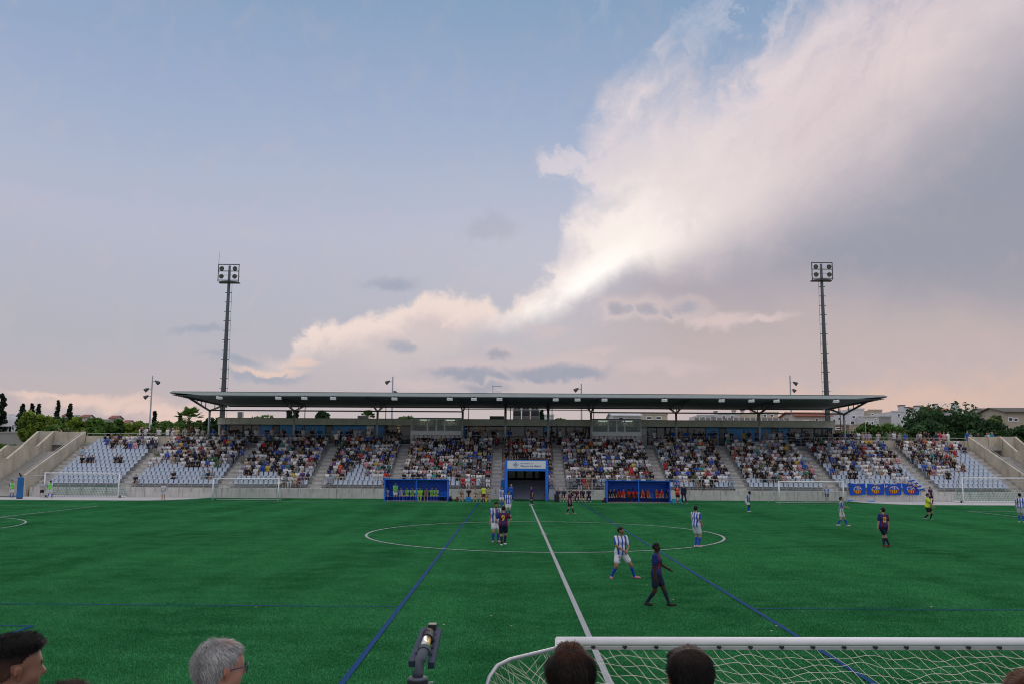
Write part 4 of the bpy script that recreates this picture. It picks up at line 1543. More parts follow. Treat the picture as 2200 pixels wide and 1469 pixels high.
def far_goal(label, px0, px1, Y, h, depth, net, full):
    a, c = at(px0, 1060, Y).x, at(px1, 1060, Y).x
    root = empty('football_goal', ((a + c) / 2, Y, 0), label, 'goal', 'portable goals parked behind the far touchline')
    r = 0.06
    for x in (a, c):
        MB().tube([(x, Y, 0.03), (x, Y, h)], r, 10).build('post', WHITE, root, smooth=True)
    MB().tube([(a - r, Y, h), (c + r, Y, h)], r, 10).build('crossbar', WHITE, root, smooth=True)
    yb = Y + depth
    for x in (a, c):
        MB().tube([(x, Y, h), (x, Y + depth * .45, h - .03), (x, yb, 0.08)] if full else [(x, Y, h), (x, Y + .5, h), (x, yb, 0.06)], 0.028, 6).build('stanchion', STEEL, root)
        if full:
            MB().tube([(x, Y + .06, .09), (x, yb, .09)], 0.07, 8).build('base_bar', WHITE, root)
            MB().tube([(x - .12, Y + .25, .12), (x + .12, Y + .25, .12)], 0.12, 10).build('wheel', BLACK, root)
    MB().tube([(a, yb, .08), (c, yb, .08)], 0.06 if full else 0.03, 8).build('rear_bar', WHITE if full else STEEL, root)
    m, L = (NET_G if net == 'green' else NET), []
    nx, nv = (26, 12) if full else (22, 10)
    ysag = lambda v: Y + depth * (v ** 1.4)
    for k in range(nx + 1):
        x = a + (c - a) * k / nx
        L.append([(x, ysag(v), h * (1 - v) + .05 * v) for v in np.linspace(0, 1, 7)])
    for k in range(1, nv):
        v = k / nv
        if net == 'green' and v < .45:
            continue
        L.append([(a + (c - a) * u, ysag(v), (h * (1 - v) + .05 * v) - .16 * math.sin(math.pi * u) * (1 - v)) for u in np.linspace(0, 1, 9)])
    if net == 'green':
        L = [[p for p in l if p[2] < h * .62] for l in L]
        L = [l for l in L if len(l) > 1]
    for x in (a, c):
        for k in range(1, 6):
            z = h * k / 6
            L.append([(x, Y, z), (x, ysag(1 - z / h), z)])
    strands(L, 0.014 if net == 'green' else 0.007, m, 'net', root)


far_goal('white full size goal with green net, below the block by the cypress end', 94, 254, 85.0, 2.36, 1.9, 'green', True)
far_goal('white small goal below the sparse front rows, beside the dugout with green bibs', 457, 598, 80.6, 2.02, 1.2, 'white', False)
far_goal('white small goal behind the man in black shorts, beside the blue banners', 1674, 1812, 80.6, 2.02, 1.2, 'white', False)
far_goal('white full size goal with green net, in front of the block by the houses', 2069, 2232, 84.2, 2.40, 1.9, 'green', True)

# barrier rails standing behind the small goals
for lb, px0, px1 in (('thin steel ball stop frame behind the small goal near the green bibs', 460, 735), ('thin steel ball stop frame behind the small goal near the banners', 1650, 1818)):
    Y = 84.8
    a, c = at(px0, 1060, Y).x, at(px1, 1060, Y).x
    root = empty('ball_stop_frame', ((a + c) / 2, Y, 0), lb, 'barrier')
    k = 0
    x = a
    while x <= c + .01:
        MB().tube([(x, Y, 0), (x, Y, 1.0)], 0.03, 6).build('post', STEEL, root)
        x += (c - a) / 4
    MB().tube([(a, Y, 1.0), (c, Y, 1.0)], 0.025, 6).build('top_rail', STEEL, root)
    L = [[(a + (c - a) * u, Y, .05), (a + (c - a) * u, Y, 1.0)] for u in np.linspace(0, 1, 60)] + [[(a, Y, z), (c, Y, z)] for z in (.2, .4, .6, .8)]
    strands(L, 0.006, STEEL, 'net', root)

# the near goal, its back to us
gz, gy, ga = 2.045, 8.98, 0.0
GX0, GX1 = 0.50, 6.55
goal = empty('football_goal', (3.5, 8.9, 0), 'white goal seen from behind with loose cream net close to the near stand', 'goal')
gyy = lambda x: gy + 0.02 * (x - GX0)
for x in (GX0, GX1):
    MB().tube([(x, gyy(x), 0.02), (x, gyy(x), gz + .02)], 0.055, 14).build('post', WHITE, goal, smooth=True)
cb = MB()
cb.tube([(GX0 - .04, gyy(GX0), gz), (GX1 + .04, gyy(GX1), gz)], 0.043, 16)
cb.build('crossbar', WHITE, goal, smooth=True)
MB().bar((GX0 + .05, gyy(GX0) - .072, gz - .048), (GX1 - .05, gyy(GX1) - .072, gz - .048), 0.03, 0.03).build('net_track', mat('track_grey', (0.42, 0.43, 0.44), 0.45, metal=.3), goal)
xk = GX0 + .32
clip = MB().box(-.020, .020, -.018, .014, -.010, .010).box(-.010, .010, -.026, -.018, -.018, .010).mesh('net_clip', BLACK)
while xk < GX1:
    link('net_clip', clip, goal, (xk - 3.5, gyy(xk) - .088 - 8.9, gz - .035))
    xk += 0.312
def corner(x, s):
    p = [(x, gyy(x) - .03, gz - .05), (x + s * .10, gyy(x) - .13, gz - .055), (x + s * .50, gyy(x) - .50, gz - .07), (x + s * .62, gyy(x) - .62, gz - .10), (x + s * .69, gyy(x) - .70, gz - .18), (x + s * .725, gyy(x) - .76, gz - .30), (x + s * .75, gyy(x) - .86, gz - .8), (x + s * .76, gyy(x) - 1.3, .06)]
    return p
for x, s in ((GX0, -1), (GX1, 1)):
    MB().tube(corner(x, s), 0.019, 10).build('net_support', mat('aluminium_tube', (0.45, 0.46, 0.48), 0.35, metal=.7), goal, smooth=True)
MB().tube([(GX0 - .64, gyy(GX0) - 1.3, .05), (GX1 + .64, gyy(GX1) - 1.3, .05)], 0.03, 8).build('rear_bar', STEEL, goal)
# net: a sagging sheet of square mesh hung askew
def net_pt(u, w):
    """u along the goal (m from the first post), w down the sheet (m)"""
    W = GX1 - GX0
    uu = min(max(u, -0.62), W + .62)
    x = GX0 + uu
    edge = max(0.0, -u) if u < 0 else max(0.0, u - W)
    y0 = gyy(x) - .085
    top = 9.9
    wob = 0.025 * math.sin(5.1 * u + 3 * w) + 0.02 * math.sin(11.3 * u - 5 * w)
    if w < top:
        sag = 0.05 * math.sin(math.pi * min(w / 2.4, 1)) * (1 + .5 * math.sin(2.3 * u))
        return Vector((x, y0 - w * .62 - sag * .5, max(.04, gz - .065 - w * .78 - sag + wob * .4)))
    d = w - top
    H = gz - .12
    t = min(d / 2.0, 1.0)
    return Vector((x + .02 * math.sin(7 * u), y0 - top - .12 * t - .26 * t * t + wob, H - H * t + .03))


L = []
cell, W = 0.115, GX1 - GX0
shear = 0.95
for k in range(-34, int(W / cell) + 2):
    l = []
    for j in range(0, 34):
        w = cell * .68 * j
        u = k * cell + shear * w + .018 * math.sin(2.1 * k + j * 1.7)
        if -0.02 <= u <= W:
            l.append(net_pt(u, w))
    if len(l) > 1:
        L.append(l)
for j in range(1, 34):
    w = cell * .68 * j
    l = []
    for i in range(0, int(W / .06)):
        u = i * .06
        l.append(net_pt(u, w + .02 * math.sin(i * .31 + j) + .012 * math.sin(i * .9 + 2.3 * j)))
    L.append(l)
strands(L, 0.0030, mat('cream_net_cord', (0.62, 0.60, 0.52), 0.85, 0.1), 'net', goal)
# side net: hangs from the bent tube to the post, slack and tangled
L = []
cpts = [Vector(p) for p in corner(GX0, -1)]
def along(t):
    t = t * (len(cpts) - 2)
    i = min(int(t), len(cpts) - 2)
    return cpts[i].lerp(cpts[i + 1], t - i)
rnd = random.Random(5)
for k in range(17):
    p = along(k / 16)
    q = Vector((GX0 + .02, gyy(GX0) - .06, gz - .1 - .105 * k))
    pts = []
    for i in range(11):
        t = i / 10
        m_ = p.lerp(q, t)
        m_.z -= .13 * math.sin(math.pi * t) * (1 + .3 * math.sin(k))
        m_ += Vector((rnd.uniform(-.012, .012), rnd.uniform(-.012, .012), rnd.uniform(-.014, .014)))
        pts.append(m_)
    L.append(pts)
for j in range(1, 10):
    L.append([L[k][min(10, max(0, j + (k % 3) - 1))] for k in range(17)])
for k in range(9):
    a_ = along(.1 + .1 * k)
    b_ = net_pt(.15 + .12 * k, .55 + .02 * k)
    L.append([a_.lerp(b_, t) - Vector((0, 0, .10 * math.sin(math.pi * t) + .02 * math.sin(9 * t + k))) for t in np.linspace(0, 1, 9)])
strands(L, 0.0032, mat('cream_net_cord', (0.62, 0.60, 0.52)), 'side_net', goal)

# ------------------------------------------------------------------ irrigation cannon in front of us
YS = 7.4
root = None
B0 = at(897, 1462, YS)
can = empty('irrigation_cannon', (B0.x, YS, 0), 'grey turf irrigation cannon with yellow barrel and slotted blue-grey arm', 'irrigation cannon')
PIPE = mat('cast_grey', (0.075, 0.09, 0.115), 0.6, 0.2, 12.0, 0.2, 60.0)
ARM = mat('arm_blue_grey', (0.028, 0.045, 0.085), 0.6, 0.2, 10.0)
MB().tube([(B0.x, YS, 0), (B0.x, YS, B0.z - .02)], 0.072, 18).build('standpipe', BLACK, can, smooth=False)
MB().tube([(B0.x, YS, B0.z - .02), (B0.x, YS, B0.z + .012)], [0.086, 0.086], 20).build('flange', BLACK, can)
MB().tube([(B0.x, YS, B0.z + .012), (B0.x, YS, B0.z + .028), (B0.x, YS, B0.z + .034)], [0.084, 0.08, 0.05], 20).build('flange_ring', PIPE, can, smooth=True)
q1, q2, q3, q4 = at(899, 1440, YS), at(903, 1418, YS + .03), at(908, 1404, YS + .09), at(912, 1396, YS + .14)
MB().tube([(B0.x, YS, B0.z + .03), q1, q2, q3, q4], [0.044, 0.046, 0.047, 0.044, 0.043], 16).build('elbow', PIPE, can, smooth=True)
MB().tube([q3.lerp(q4, .6), q4.lerp(at(913, 1392, YS + .16), .8)], 0.053, 16).build('collar', PIPE, can)
q5 = at(918, 1374, YS + .34)
MB().tube([q4, q5], [0.034, 0.034], 14).build('barrel', mat('barrel_yellow', (0.55, 0.33, 0.03), 0.4, 0.1), can, smooth=True)
dv = (q5 - q4)
sl = MB().tube([q4 + Vector((-.012, -.014, .012)), q5 + Vector((-.012, -.014, .012))], [0.030, 0.030], 12)
sl.build('barrel_sleeve', mat('chrome_sleeve', (0.6, 0.6, 0.58), 0.25, 0.05, metal=.6), can, smooth=True)
q6 = at(920, 1362, YS + .48)
coil = [q5 + (q6 - q5) * (t / 80.0) + Vector((math.cos(t * .5) * .045, 0.02, math.sin(t * .5) * .045)) for t in range(0, 81)]
MB().tube(coil, 0.009, 6).build('spring', BLACK, can)
MB().tube([q5, q6], [0.036, 0.03], 14).build('nozzle', STEEL_DK, can, smooth=True)
MB().tube([q6, q6.lerp(q5, -.12)], 0.033, 14).build('nozzle_tip', mat('brass_tip', (0.5, 0.42, 0.28), 0.35, metal=.5), can)
# slotted arm: two rails joined by an end plate with a black counterweight
def rail(pa, pb, w, h):
    return MB().bar(pa, pb, w, h)
Ya, Ye = YS + .12, YS + .66
rail(at(884, 1426, Ya), at(912, 1352, Ye), 0.055, 0.06).build('arm_rail', ARM, can, bevel=0.006)
rail(at(926, 1429, Ya), at(942, 1354, Ye), 0.055, 0.06).build('arm_rail', ARM, can, bevel=0.006)
a0, a1, a2, a3 = at(908, 1374, Ye - .18), at(938, 1376, Ye - .18), at(943, 1350, Ye + .03), at(916, 1349, Ye + .03)
dn = Vector((0, .02, -.035))
MB().hexa([a0 + dn, a1 + dn, a2 + dn, a3 + dn], [a0, a1, a2, a3]).build('end_plate', ARM, can, bevel=0.006)
cw = at(929, 1352, Ye)
MB().box(cw.x - .036, cw.x + .036, cw.y - .05, cw.y + .05, cw.z - .03, cw.z + .055).build('counterweight', BLACK, can, bevel=0.006)
MB().prism([(cw.x - .03, cw.z - .02), (cw.x + .03, cw.z - .02), (cw.x, cw.z - .11)], 'y', cw.y - .09, cw.y - .06).build('deflector', BLACK, can)
for k in range(4):
    for s_, (pa, pb) in enumerate(((at(887, 1424, Ya), at(917, 1356, Ye)), (at(923, 1427, Ya), at(938, 1356, Ye)))):
        p = pa.lerp(pb, .25 + .2 * k)
        MB().tube([p + Vector((0, -.03, .012)), p + Vector((0, -.045, .03))], 0.009, 6).build('bolt', BLACK, can)
MB().bar(at(918, 1466, YS), at(930, 1464, YS - .02), 0.012).build('lever', STEEL, can)

# ------------------------------------------------------------------ banners on the railing
def banner(label, quad_px, Y, crest, shift=0.0, stripes=False, seed=0):
    """hanging cloth: corner pixels top-left, top-right, bottom-right, bottom-left"""
    tl, tr, br, bl = (at(p[0], p[1], Y) for p in quad_px)
    root = empty('banner', ((tl.x + tr.x) / 2, Y, bl.z), label, 'banner', 'blue club banners on the front railing')
    nu, nv = 28, 20
    rr_ = random.Random(seed)
    ph = rr_.uniform(0, 6)

    def pt(u, v, off=0.0):
        p = tl.lerp(tr, u).lerp(bl.lerp(br, u), v)
        p.z -= 0.10 * math.sin(math.pi * u) * (1 - v) * (0.5 if stripes else 1)
        p.y += -0.10 + 0.035 * math.sin(9 * u + ph + 2 * v) * (.3 + v) + 0.02 * math.sin(23 * u + 4 * v) - off
        return p
    V, C = [], []
    blue, white = np.array((0.012, 0.085, 0.50)), np.array((0.62, 0.64, 0.70))
    for j in range(nv + 1):
        for i in range(nu + 1):
            u, v = i / nu, j / nv
            V.append(pt(u, v))
            c = blue
            if stripes:
                c = white if int(v * 6.99) % 2 else blue
            C.append(c)
    F = [(j * (nu + 1) + i, (j + 1) * (nu + 1) + i, (j + 1) * (nu + 1) + i + 1, j * (nu + 1) + i + 1) for j in range(nv) for i in range(nu)]
    V = np.array([tuple(p) for p in V]) - np.array(root.location)
    link('cloth', np_mesh('banner_cloth', V, F, ATTR, np.array(C), True), root)
    if crest is None:
        return
    cu, cv, ru, rv, folded = crest
    V, F, C = [], [], []
    red, yel, wht, brn, bl2 = (0.50, 0.02, 0.025), (0.72, 0.42, 0.02), (0.66, 0.66, 0.70), (0.20, 0.075, 0.045), (0.02, 0.09, 0.45)

    def quad(ps, col):
        n0 = len(V)
        for (u, v) in ps:
            q = pt(min(max(u, 0), 1), min(max(v, 0), 1), 0.012)
            V.append(tuple(q))
            C.append(col)
        F.append((n0, n0 + 1, n0 + 2, n0 + 3))
    K = 24
    def rim(t, s=1.0):
        return (cu + ru * s * math.cos(t), cv + rv * s * math.sin(t))
    for k in range(K):                                         # red border
        t0, t1 = 2 * math.pi * k / K, 2 * math.pi * (k + 1) / K
        quad([rim(t0), rim(t1), rim(t1, .87), rim(t0, .87)], red if math.sin((t0 + t1) / 2) > -.1 else (0.55, 0.45, 0.45))
    for k in range(K):                                         # upper half: white and blue rays
        t0, t1 = math.pi + math.pi * k / K, math.pi + math.pi * (k + 1) / K
        c = (wht, bl2)[(k // 3) % 2]
        quad([rim(t0, .87), rim(t1, .87), rim(t1, .16), rim(t0, .16)], c)
    n_b = 8
    for k in range(n_b):                                       # lower half: yellow and red bars
        x0_, x1_ = -0.84 + 1.68 * k / n_b, -0.84 + 1.68 * (k + 1) / n_b
        y0_, y1_ = (.87 ** 2 - min(abs(x0_), .86) ** 2) ** .5, (.87 ** 2 - min(abs(x1_), .86) ** 2) ** .5
        quad([(cu + ru * x0_, cv), (cu + ru * x0_, cv + rv * y0_), (cu + ru * x1_, cv + rv * y1_), (cu + ru * x1_, cv)], (yel, red)[k % 2])
    if not folded:
        for k in range(4):                                     # brown crown on top
            x0_ = -.5 + .25 * k
            quad([(cu + ru * x0_, cv - rv * .92), (cu + ru * (x0_ + .25), cv - rv * .92), (cu + ru * (x0_ + .18), cv - rv * 1.32), (cu + ru * (x0_ + .07), cv - rv * 1.32)], brn)
    else:
        quad([(cu - ru * 1.6, cv - rv * .6), (cu - ru * .9, cv + rv * .9), (cu - ru * .55, cv + rv * .3), (cu - ru * 1.25, cv - rv * .9)], brn)
        quad([(cu - ru * 1.9, cv - rv * .5), (cu - ru * 1.6, cv - rv * .6), (cu - ru * 1.25, cv - rv * .9), (cu - ru * 1.4, cv - rv * 1.1)], wht)
    V = np.array(V) - np.array(root.location)
    link('crest', np_mesh('banner_crest', V, F, ATTR, np.array(C)), root)


YBN = YW - 0.1
banner('blue banner with round club crest, closest to the small goal', [(1822, 1036), (1858, 1037), (1859, 1061), (1825, 1063)], YBN, (.52, .56, .26, .37, 0), seed=1)
banner('blue banner with round club crest, second from the small goal', [(1862, 1037), (1899, 1038), (1898, 1062), (1862, 1062)], YBN, (.52, .53, .26, .37, 0), seed=2)
banner('blue banner with its crest folded over, third from the small goal', [(1900, 1037), (1935, 1037), (1936, 1062), (1902, 1063)], YBN, (.54, .52, .30, .36, 1), seed=3)
banner('blue banner with crest, half covered by a striped flag', [(1936, 1037), (1972, 1037), (1974, 1062), (1942, 1061)], YBN, (.50, .54, .26, .37, 0), seed=4)
banner('blue and white striped flag draped across the last blue banner', [(1947, 1031), (1962, 1029), (1987, 1050), (1976, 1053)], YBN - .22, (.35, .45, .22, .25, 0), stripes=True, seed=5)

# ------------------------------------------------------------------ small things by the touchline
def boxy(name, label, cat, px, py, w, d, h, m, lid=None):
    p = ground(px, py)
    root = empty(name, p, label, cat)
    MB().box(p.x - w / 2, p.x + w / 2, p.y - d / 2, p.y + d / 2, 0.012, h).build('body', m, root, bevel=0.02)
    if lid:
        MB().box(p.x - w / 2 - .015, p.x + w / 2 + .015, p.y - d / 2 - .015, p.y + d / 2 + .015, h + .002, h + .06).build('lid', lid, root, bevel=0.01)


boxy('cool_box', 'bright blue cool box in front of the seated man in black', 'cool box', 1006, 1077, .45, .35, .38, mat('cooler_blue', (0.02, 0.22, 0.62), 0.4), mat('cooler_lid', (0.05, 0.3, 0.7), 0.4))
boxy('equipment_case', 'black flight case standing beside the tunnel portal', 'case', 1196, 1078, .42, .35, .72, BLACK, STEEL_DK)
boxy('bottle_crate', 'light blue bottle crate at the feet of the man in red bib', 'crate', 1448, 1080, .32, .3, .42, mat('crate_cyan', (0.03, 0.36, 0.55), 0.4))
boxy('bottle_crate', 'light blue bottle crate beside the man in navy tracksuit', 'crate', 1463, 1080, .32, .3, .42, mat('crate_cyan', (0.03, 0.36, 0.55), 0.4))
for lb, px, py, colr in (('dark red rucksack on the turf beside the red bib dugout', 1299, 1078, (0.10, 0.02, 0.03)), ('black sports bag beside the green bib dugout', 967, 1075, (0.02, 0.02, 0.025)), ('rust coloured bag on the turf between the bench and dugout', 982, 1076, (0.20, 0.06, 0.03)), ('black bag with yellow bibs inside the green bib dugout', 950, 1075, (0.06, 0.06, 0.03))):
    p = ground(px, py)
    pr = [Prim((p.x - .13, p.y, .13), (p.x + .13, p.y, .14), .13, .12, 'a'), Prim((p.x, p.y, .12), (p.x + .02, p.y, .34), .14, .10, 'a', .06), Prim((p.x - .06, p.y, .40), (p.x + .06, p.y, .42), .025, .025, 'a', .05)]
    V, Q = polygonise(pr, 0.03)
    V[:, 2] = np.maximum(V[:, 2], 0.01)
    o = link('sports_bag', np_mesh('sports_bag', V - np.array(p), Q, mat('bag_cloth_%d' % px, colr, 0.8, 0.2, 8.0), None, True), None, p)
    tag(o, lb, 'bag')
for lb, px0, px1, py in (('flat blue board lying on the turf below the first banner', 1822, 1833, 1076), ('flat blue board lying on the paving below the banners', 1865, 1877, 1077)):
    a, c = ground(px0, py), ground(px1, py)
    tag(MB().box(a.x, c.x, a.y - .15, a.y + .15, .035, .12).build('blue_board', BLUE), lb, 'board')
# litter on the turf
for k, (px, py, colr) in enumerate(((953, 1342, (.6, .6, .6)), (1055, 1323, (.5, .45, .3)), (1098, 1345, (.5, .45, .3)), (1668, 1345, (.55, .4, .3)), (1657, 1356, (.55, .5, .4)), (1446, 1289, (.5, .4, .3)), (2001, 1303, (.6, .6, .55)), (550, 1304, (.5, .3, .2)), (1390, 1257, (.55, .45, .2)))):
    p = ground(px, py)
    b = MB().hexa([(p.x - .025, p.y - .01, .012), (p.x + .025, p.y - .015, .012), (p.x + .025, p.y + .01, .015), (p.x - .02, p.y + .015, .015)], [(p.x - .025, p.y - .01, .024), (p.x + .022, p.y - .015, .024), (p.x + .025, p.y + .01, .03), (p.x - .02, p.y + .015, .024)])
    tag(b.build('litter_scrap', mat('scrap_%d' % k, colr, 0.7)), ['white and red wrapper on the turf beside the irrigation cannon', 'tiny pale scrap on the turf above the near goal', 'tiny tan scrap on the turf close to the near goal', 'orange scrap on the turf by the right blue line', 'pale scrap just inside the right blue line', 'tan scrap on the turf beside the boots of number seven', 'white scrap on the turf far along the near blue line', 'brown scrap on the turf under the long blue line', 'yellow scrap behind the legs of number seven'][k], 'litter')

# ------------------------------------------------------------------ seats
def seat_arrays():
    """one bucket seat facing -y, its pan at z = 0.42, as small shell of quads"""
    w0, w1 = 0.205, 0.175
    pts, fs = [], []

    def slab(rows_, th):
        """rows of (halfwidth, y, z, dip); front and back skins"""
        base = len(pts)
        n = len(rows_)
        for side in (0, 1):
            for hw, y, z, dip, nyz in rows_:
                for t in (-1, 0, 1):
                    oy, oz = (nyz[0] * th, nyz[1] * th) if side else (0, 0)
                    pts.append((hw * t, y + oy + (dip * nyz[0] if t == 0 else 0), z + oz + (dip * nyz[1] if t == 0 else 0)))
        ix = lambda sd, r, c: base + sd * n * 3 + r * 3 + c
        for r in range(n - 1):
            for c in range(2):
                fs.append((ix(0, r, c), ix(0, r, c + 1), ix(0, r + 1, c + 1), ix(0, r + 1, c)))
                fs.append((ix(1, r, c + 1), ix(1, r, c), ix(1, r + 1, c), ix(1, r + 1, c + 1)))
            fs.append((ix(1, r, 0), ix(0, r, 0), ix(0, r + 1, 0), ix(1, r + 1, 0)))
            fs.append((ix(0, r, 2), ix(1, r, 2), ix(1, r + 1, 2), ix(0, r + 1, 2)))
        for r in (0, n - 1):
            for c in range(2):
                fs.append((ix(0, r, c), ix(1, r, c), ix(1, r, c + 1), ix(0, r, c + 1)))
    nb = (0.97, -0.2)
    slab([(w0, -.21, .40, .0, (0, -1)), (w0, -.16, .435, .02, (0, -1)), (w0, .12, .42, .03, (0, -1)), (w0, .20, .44, .03, (.5, -.8)),
          (w0, .235, .52, .03, nb), (w0, .265, .68, .03, nb), (w1, .285, .80, .02, nb), (w1 * .85, .29, .825, .0, nb)], 0.022)
    b = len(pts)
    for (x0, x1, y0, y1, z0, z1) in ((-.03, .03, .0, .30, .30, .39), (-.22, .22, .12, .16, .30, .34)):
        n = len(pts)
        pts.extend([(x, y, z) for z in (z0, z1) for y in (y0, y1) for x in (x0, x1)])
        fs.extend([tuple(n + q for q in f) for f in [(0, 2, 3, 1), (4, 5, 7, 6), (0, 1, 5, 4), (2, 6, 7, 3), (0, 4, 6, 2), (1, 3, 7, 5)]])
    return np.array(pts), np.array(fs)


SV, SF = seat_arrays()
seat_me = np_mesh('stadium_seat', SV, SF, SEAT, None, False)
edges = [-48.3] + [q for a in AISLES for q in (a - AW, a + AW)] + [48.3]
BLOCKS = [(edges[2 * k] + 0.06, edges[2 * k + 1] - 0.06) for k in range(len(edges) // 2)]
BNAME = ['first', 'second', 'third', 'fourth', 'fifth', 'middle', 'seventh', 'eighth', 'ninth', 'tenth', 'last']
PITCHX = 0.498
# share of seats taken, rows from the front to the back
P_OCC = {
    0: [0, 0, 0, 0, .12, .42, .14, .08, .22, .34, .55, .70],
    1: [.08, .40, .16, .22, .55, .72, .88, .92, .93, .93, .95, .90],
    2: [.36, .50, .55, .62, .62, .78, .90, .94, .94, .95, .94, .92],
    3: [.36, .50, .58, .58, .66, .72, .84, .90, .94, .95, .95, .92],
    4: [.50, .72, .86, .92, .95, .95, .96, .96, .96, .97, .97, .95],
    5: [.97] * 12,
    6: [.72, .86, .93, .95, .95, .96, .96, .96, .97, .97, .97, .95],
    7: [.55, .78, .85, .88, .90, .92, .93, .94, .95, .95, .94, .92],
    8: [.22, .50, .66, .62, .66, .74, .88, .92, .93, .94, .94, .92],
    9: [.06, .34, .42, .48, .54, .60, .72, .84, .90, .92, .92, .92],
    10: [0, .02, .02, .18, .34, .36, .52, .50, .54, .56, .62, .90],
}
seats = []            # (x, y, z, block, row, place, taken)
rs = random.Random(21)
for bi, (a, c) in enumerate(BLOCKS):
    n = int((c - a) / PITCHX)
    off = (c - a - n * PITCHX) / 2
    for i in range(ROWS):
        run = 0.0
        for k in range(n):
            xr = a + off + PITCHX * (k + .5)
            x = XC + xr
            if bi == 5 and i < TUN_ROWS and PX0 - 0.30 < x < PX1 + 0.30:
                continue
            p = P_OCC[bi][i]
            if bi == 0:                                    # fuller towards the aisle on the right, empty at the far side
                p *= 0.5 + 1.1 * k / n if i > 7 else 1.0
            if bi == 10:
                p *= 1.5 - 1.0 * k / n if i < 9 else 1.0
            if bi == 2 and i < 2:
                p = 0.0 if k < n * .5 else .75
            if bi == 3 and i < 4:
                p = p * (.5 if .25 < k / n < .6 else 1.3)
            # neighbours come in groups
            pp = min(0.985, max(0.0, p + (run * 0.22 if 0.05 < p < 0.9 else 0)))
            t = rs.random() < pp
            run = 1.0 if t else -1.0
            seats.append((x, row_y(i) + 0.40, row_z(i), bi, i, k, t))

seat_named = sorted([s for s in seats if not s[6]], key=lambda s: (s[4], abs(s[0] - XC)))[:300]
named_keys = set((s[3], s[4], s[5]) for s in seat_named)
for s in seat_named:
    o = link('stadium_seat', seat_me, None, (s[0], s[1], s[2]))
    tag(o, 'empty grey plastic seat, %s row, %s place, %s block from the cypress end' % ('front' if s[4] == 0 else ORD[s[4]], ORD[s[5]], BNAME[s[3]]), 'seat', 'empty seats in the stand')
rest = [s for s in seats if (s[3], s[4], s[5]) not in named_keys]
off = np.array([(s[0], s[1], s[2]) for s in rest])
V = (SV[None] + off[:, None]).reshape(-1, 3)
Fq = (SF[None] + (np.arange(len(rest)) * len(SV))[:, None, None]).reshape(-1, 4)
o = link('seating', np_mesh('seating', V, Fq, SEAT, None, False))
tag(o, 'rows of grey plastic seats under and behind the spectators', 'seats', kind='stuff')

# ------------------------------------------------------------------ spectators
SHIRTS = [('white', (.78, .80, .84), 31), ('black', (.016, .017, .020), 30), ('navy', (.018, .028, .075), 9), ('blue', (.022, .10, .46), 6), ('pale blue', (.30, .45, .60), 5), ('grey', (.26, .27, .29), 9), ('beige', (.50, .43, .34), 6),
          ('red', (.50, .025, .03), 2.2), ('pink', (.60, .30, .36), 2.2), ('green', (.06, .17, .09), 1.5), ('teal', (.03, .26, .28), 1.2), ('yellow', (.66, .48, .08), .7), ('orange', (.75, .12, .02), .5), ('maroon', (.13, .02, .035), 1.6), ('brown', (.13, .085, .06), 1.5), ('lilac', (.42, .38, .58), 2)]
SW = [s[2] for s in SHIRTS]
LEGS = [(.02, .022, .03), (.03, .05, .10), (.12, .17, .26), (.30, .27, .22), (.55, .55, .55), (.018, .018, .02)]
sit = dict(hip=(0, .08, .52), lf=(.13, -.36, .085), rf=(-.13, -.36, .085))
SEATED = [
    (dict(sit, lean=.06, lh=(.10, -.36, .06), rh=(-.10, -.36, .06)), {}),
    (dict(sit, lean=.35, lh=(.07, -.42, .02), rh=(-.07, -.42, .02), head=(0, -.2)), {}),
    (dict(sit, lean=-.08, lh=(-.10, -.20, .26), rh=(.10, -.22, .22)), {}),
    (dict(sit, lean=.18, lh=(.05, -.20, .50), rh=(-.08, -.36, .08), head=(.3, 0)), {}),
    (dict(sit, lean=.02, lh=(.17, -.30, .02), rh=(-.05, -.30, .20), head=(-.5, .05), lf=(.2, -.30, .085), rf=(-.10, -.42, .085)), {}),
    (dict(sit, lean=.08, lh=(.08, -.34, .10), rh=(-.12, -.34, .06), head=(.35, 0)), dict(long_hair=True)),
    (dict(sit, lean=-.04, lh=(-.06, -.24, .14), rh=(.04, -.26, .12), head=(-.3, .05), rf=(-.02, -.46, .14)), dict(long_hair=True)),
    (dict(sit, lean=.12, lh=(.09, -.30, .28), rh=(-.03, -.34, .20), head=(.1, .15)), dict(cap=True)),
]
STANDING = [
    (dict(lean=.03, lh=(.26, -.05, -.09), rh=(-.26, -.05, -.09)), {}),
    (dict(lean=.0, lh=(-.10, -.19, .26), rh=(.10, -.20, .24), head=(.3, 0)), {}),
    (dict(lean=.05, lh=(.22, .10, .12), rh=(-.25, -.05, -.09), head=(-.4, 0)), {}),
    (dict(lean=.14, lh=(.16, -.36, .16), rh=(-.16, -.36, .16)), {}),
    (dict(lean=.02, lh=(.05, -.24, .42), rh=(-.24, -.08, -.06), head=(.2, .1)), dict(cap=True)),
    (dict(lean=.02, lh=(.25, -.05, -.08), rh=(-.05, -.22, .12), head=(-.2, 0)), dict(long_hair=True)),
]


def template(pose, opts, res, sleeve, legs):
    pr, info = body(pose, sleeve=sleeve, legs=legs, **opts)
    V, Q = polygonise(pr, res)
    return pr, info, V, Q


CROWD_RES = 0.048
T_SIT = [template(p, o, CROWD_RES, ('short', 'short', 'long')[k % 3] if k < 5 else 'short', ('shorts', 'trousers')[k % 2]) for k, (p, o) in enumerate(SEATED)]
T_STD = [template(p, o, CROWD_RES, 'short', ('trousers', 'shorts')[k % 2]) for k, (p, o) in enumerate(STANDING)]
rc = random.Random(99)


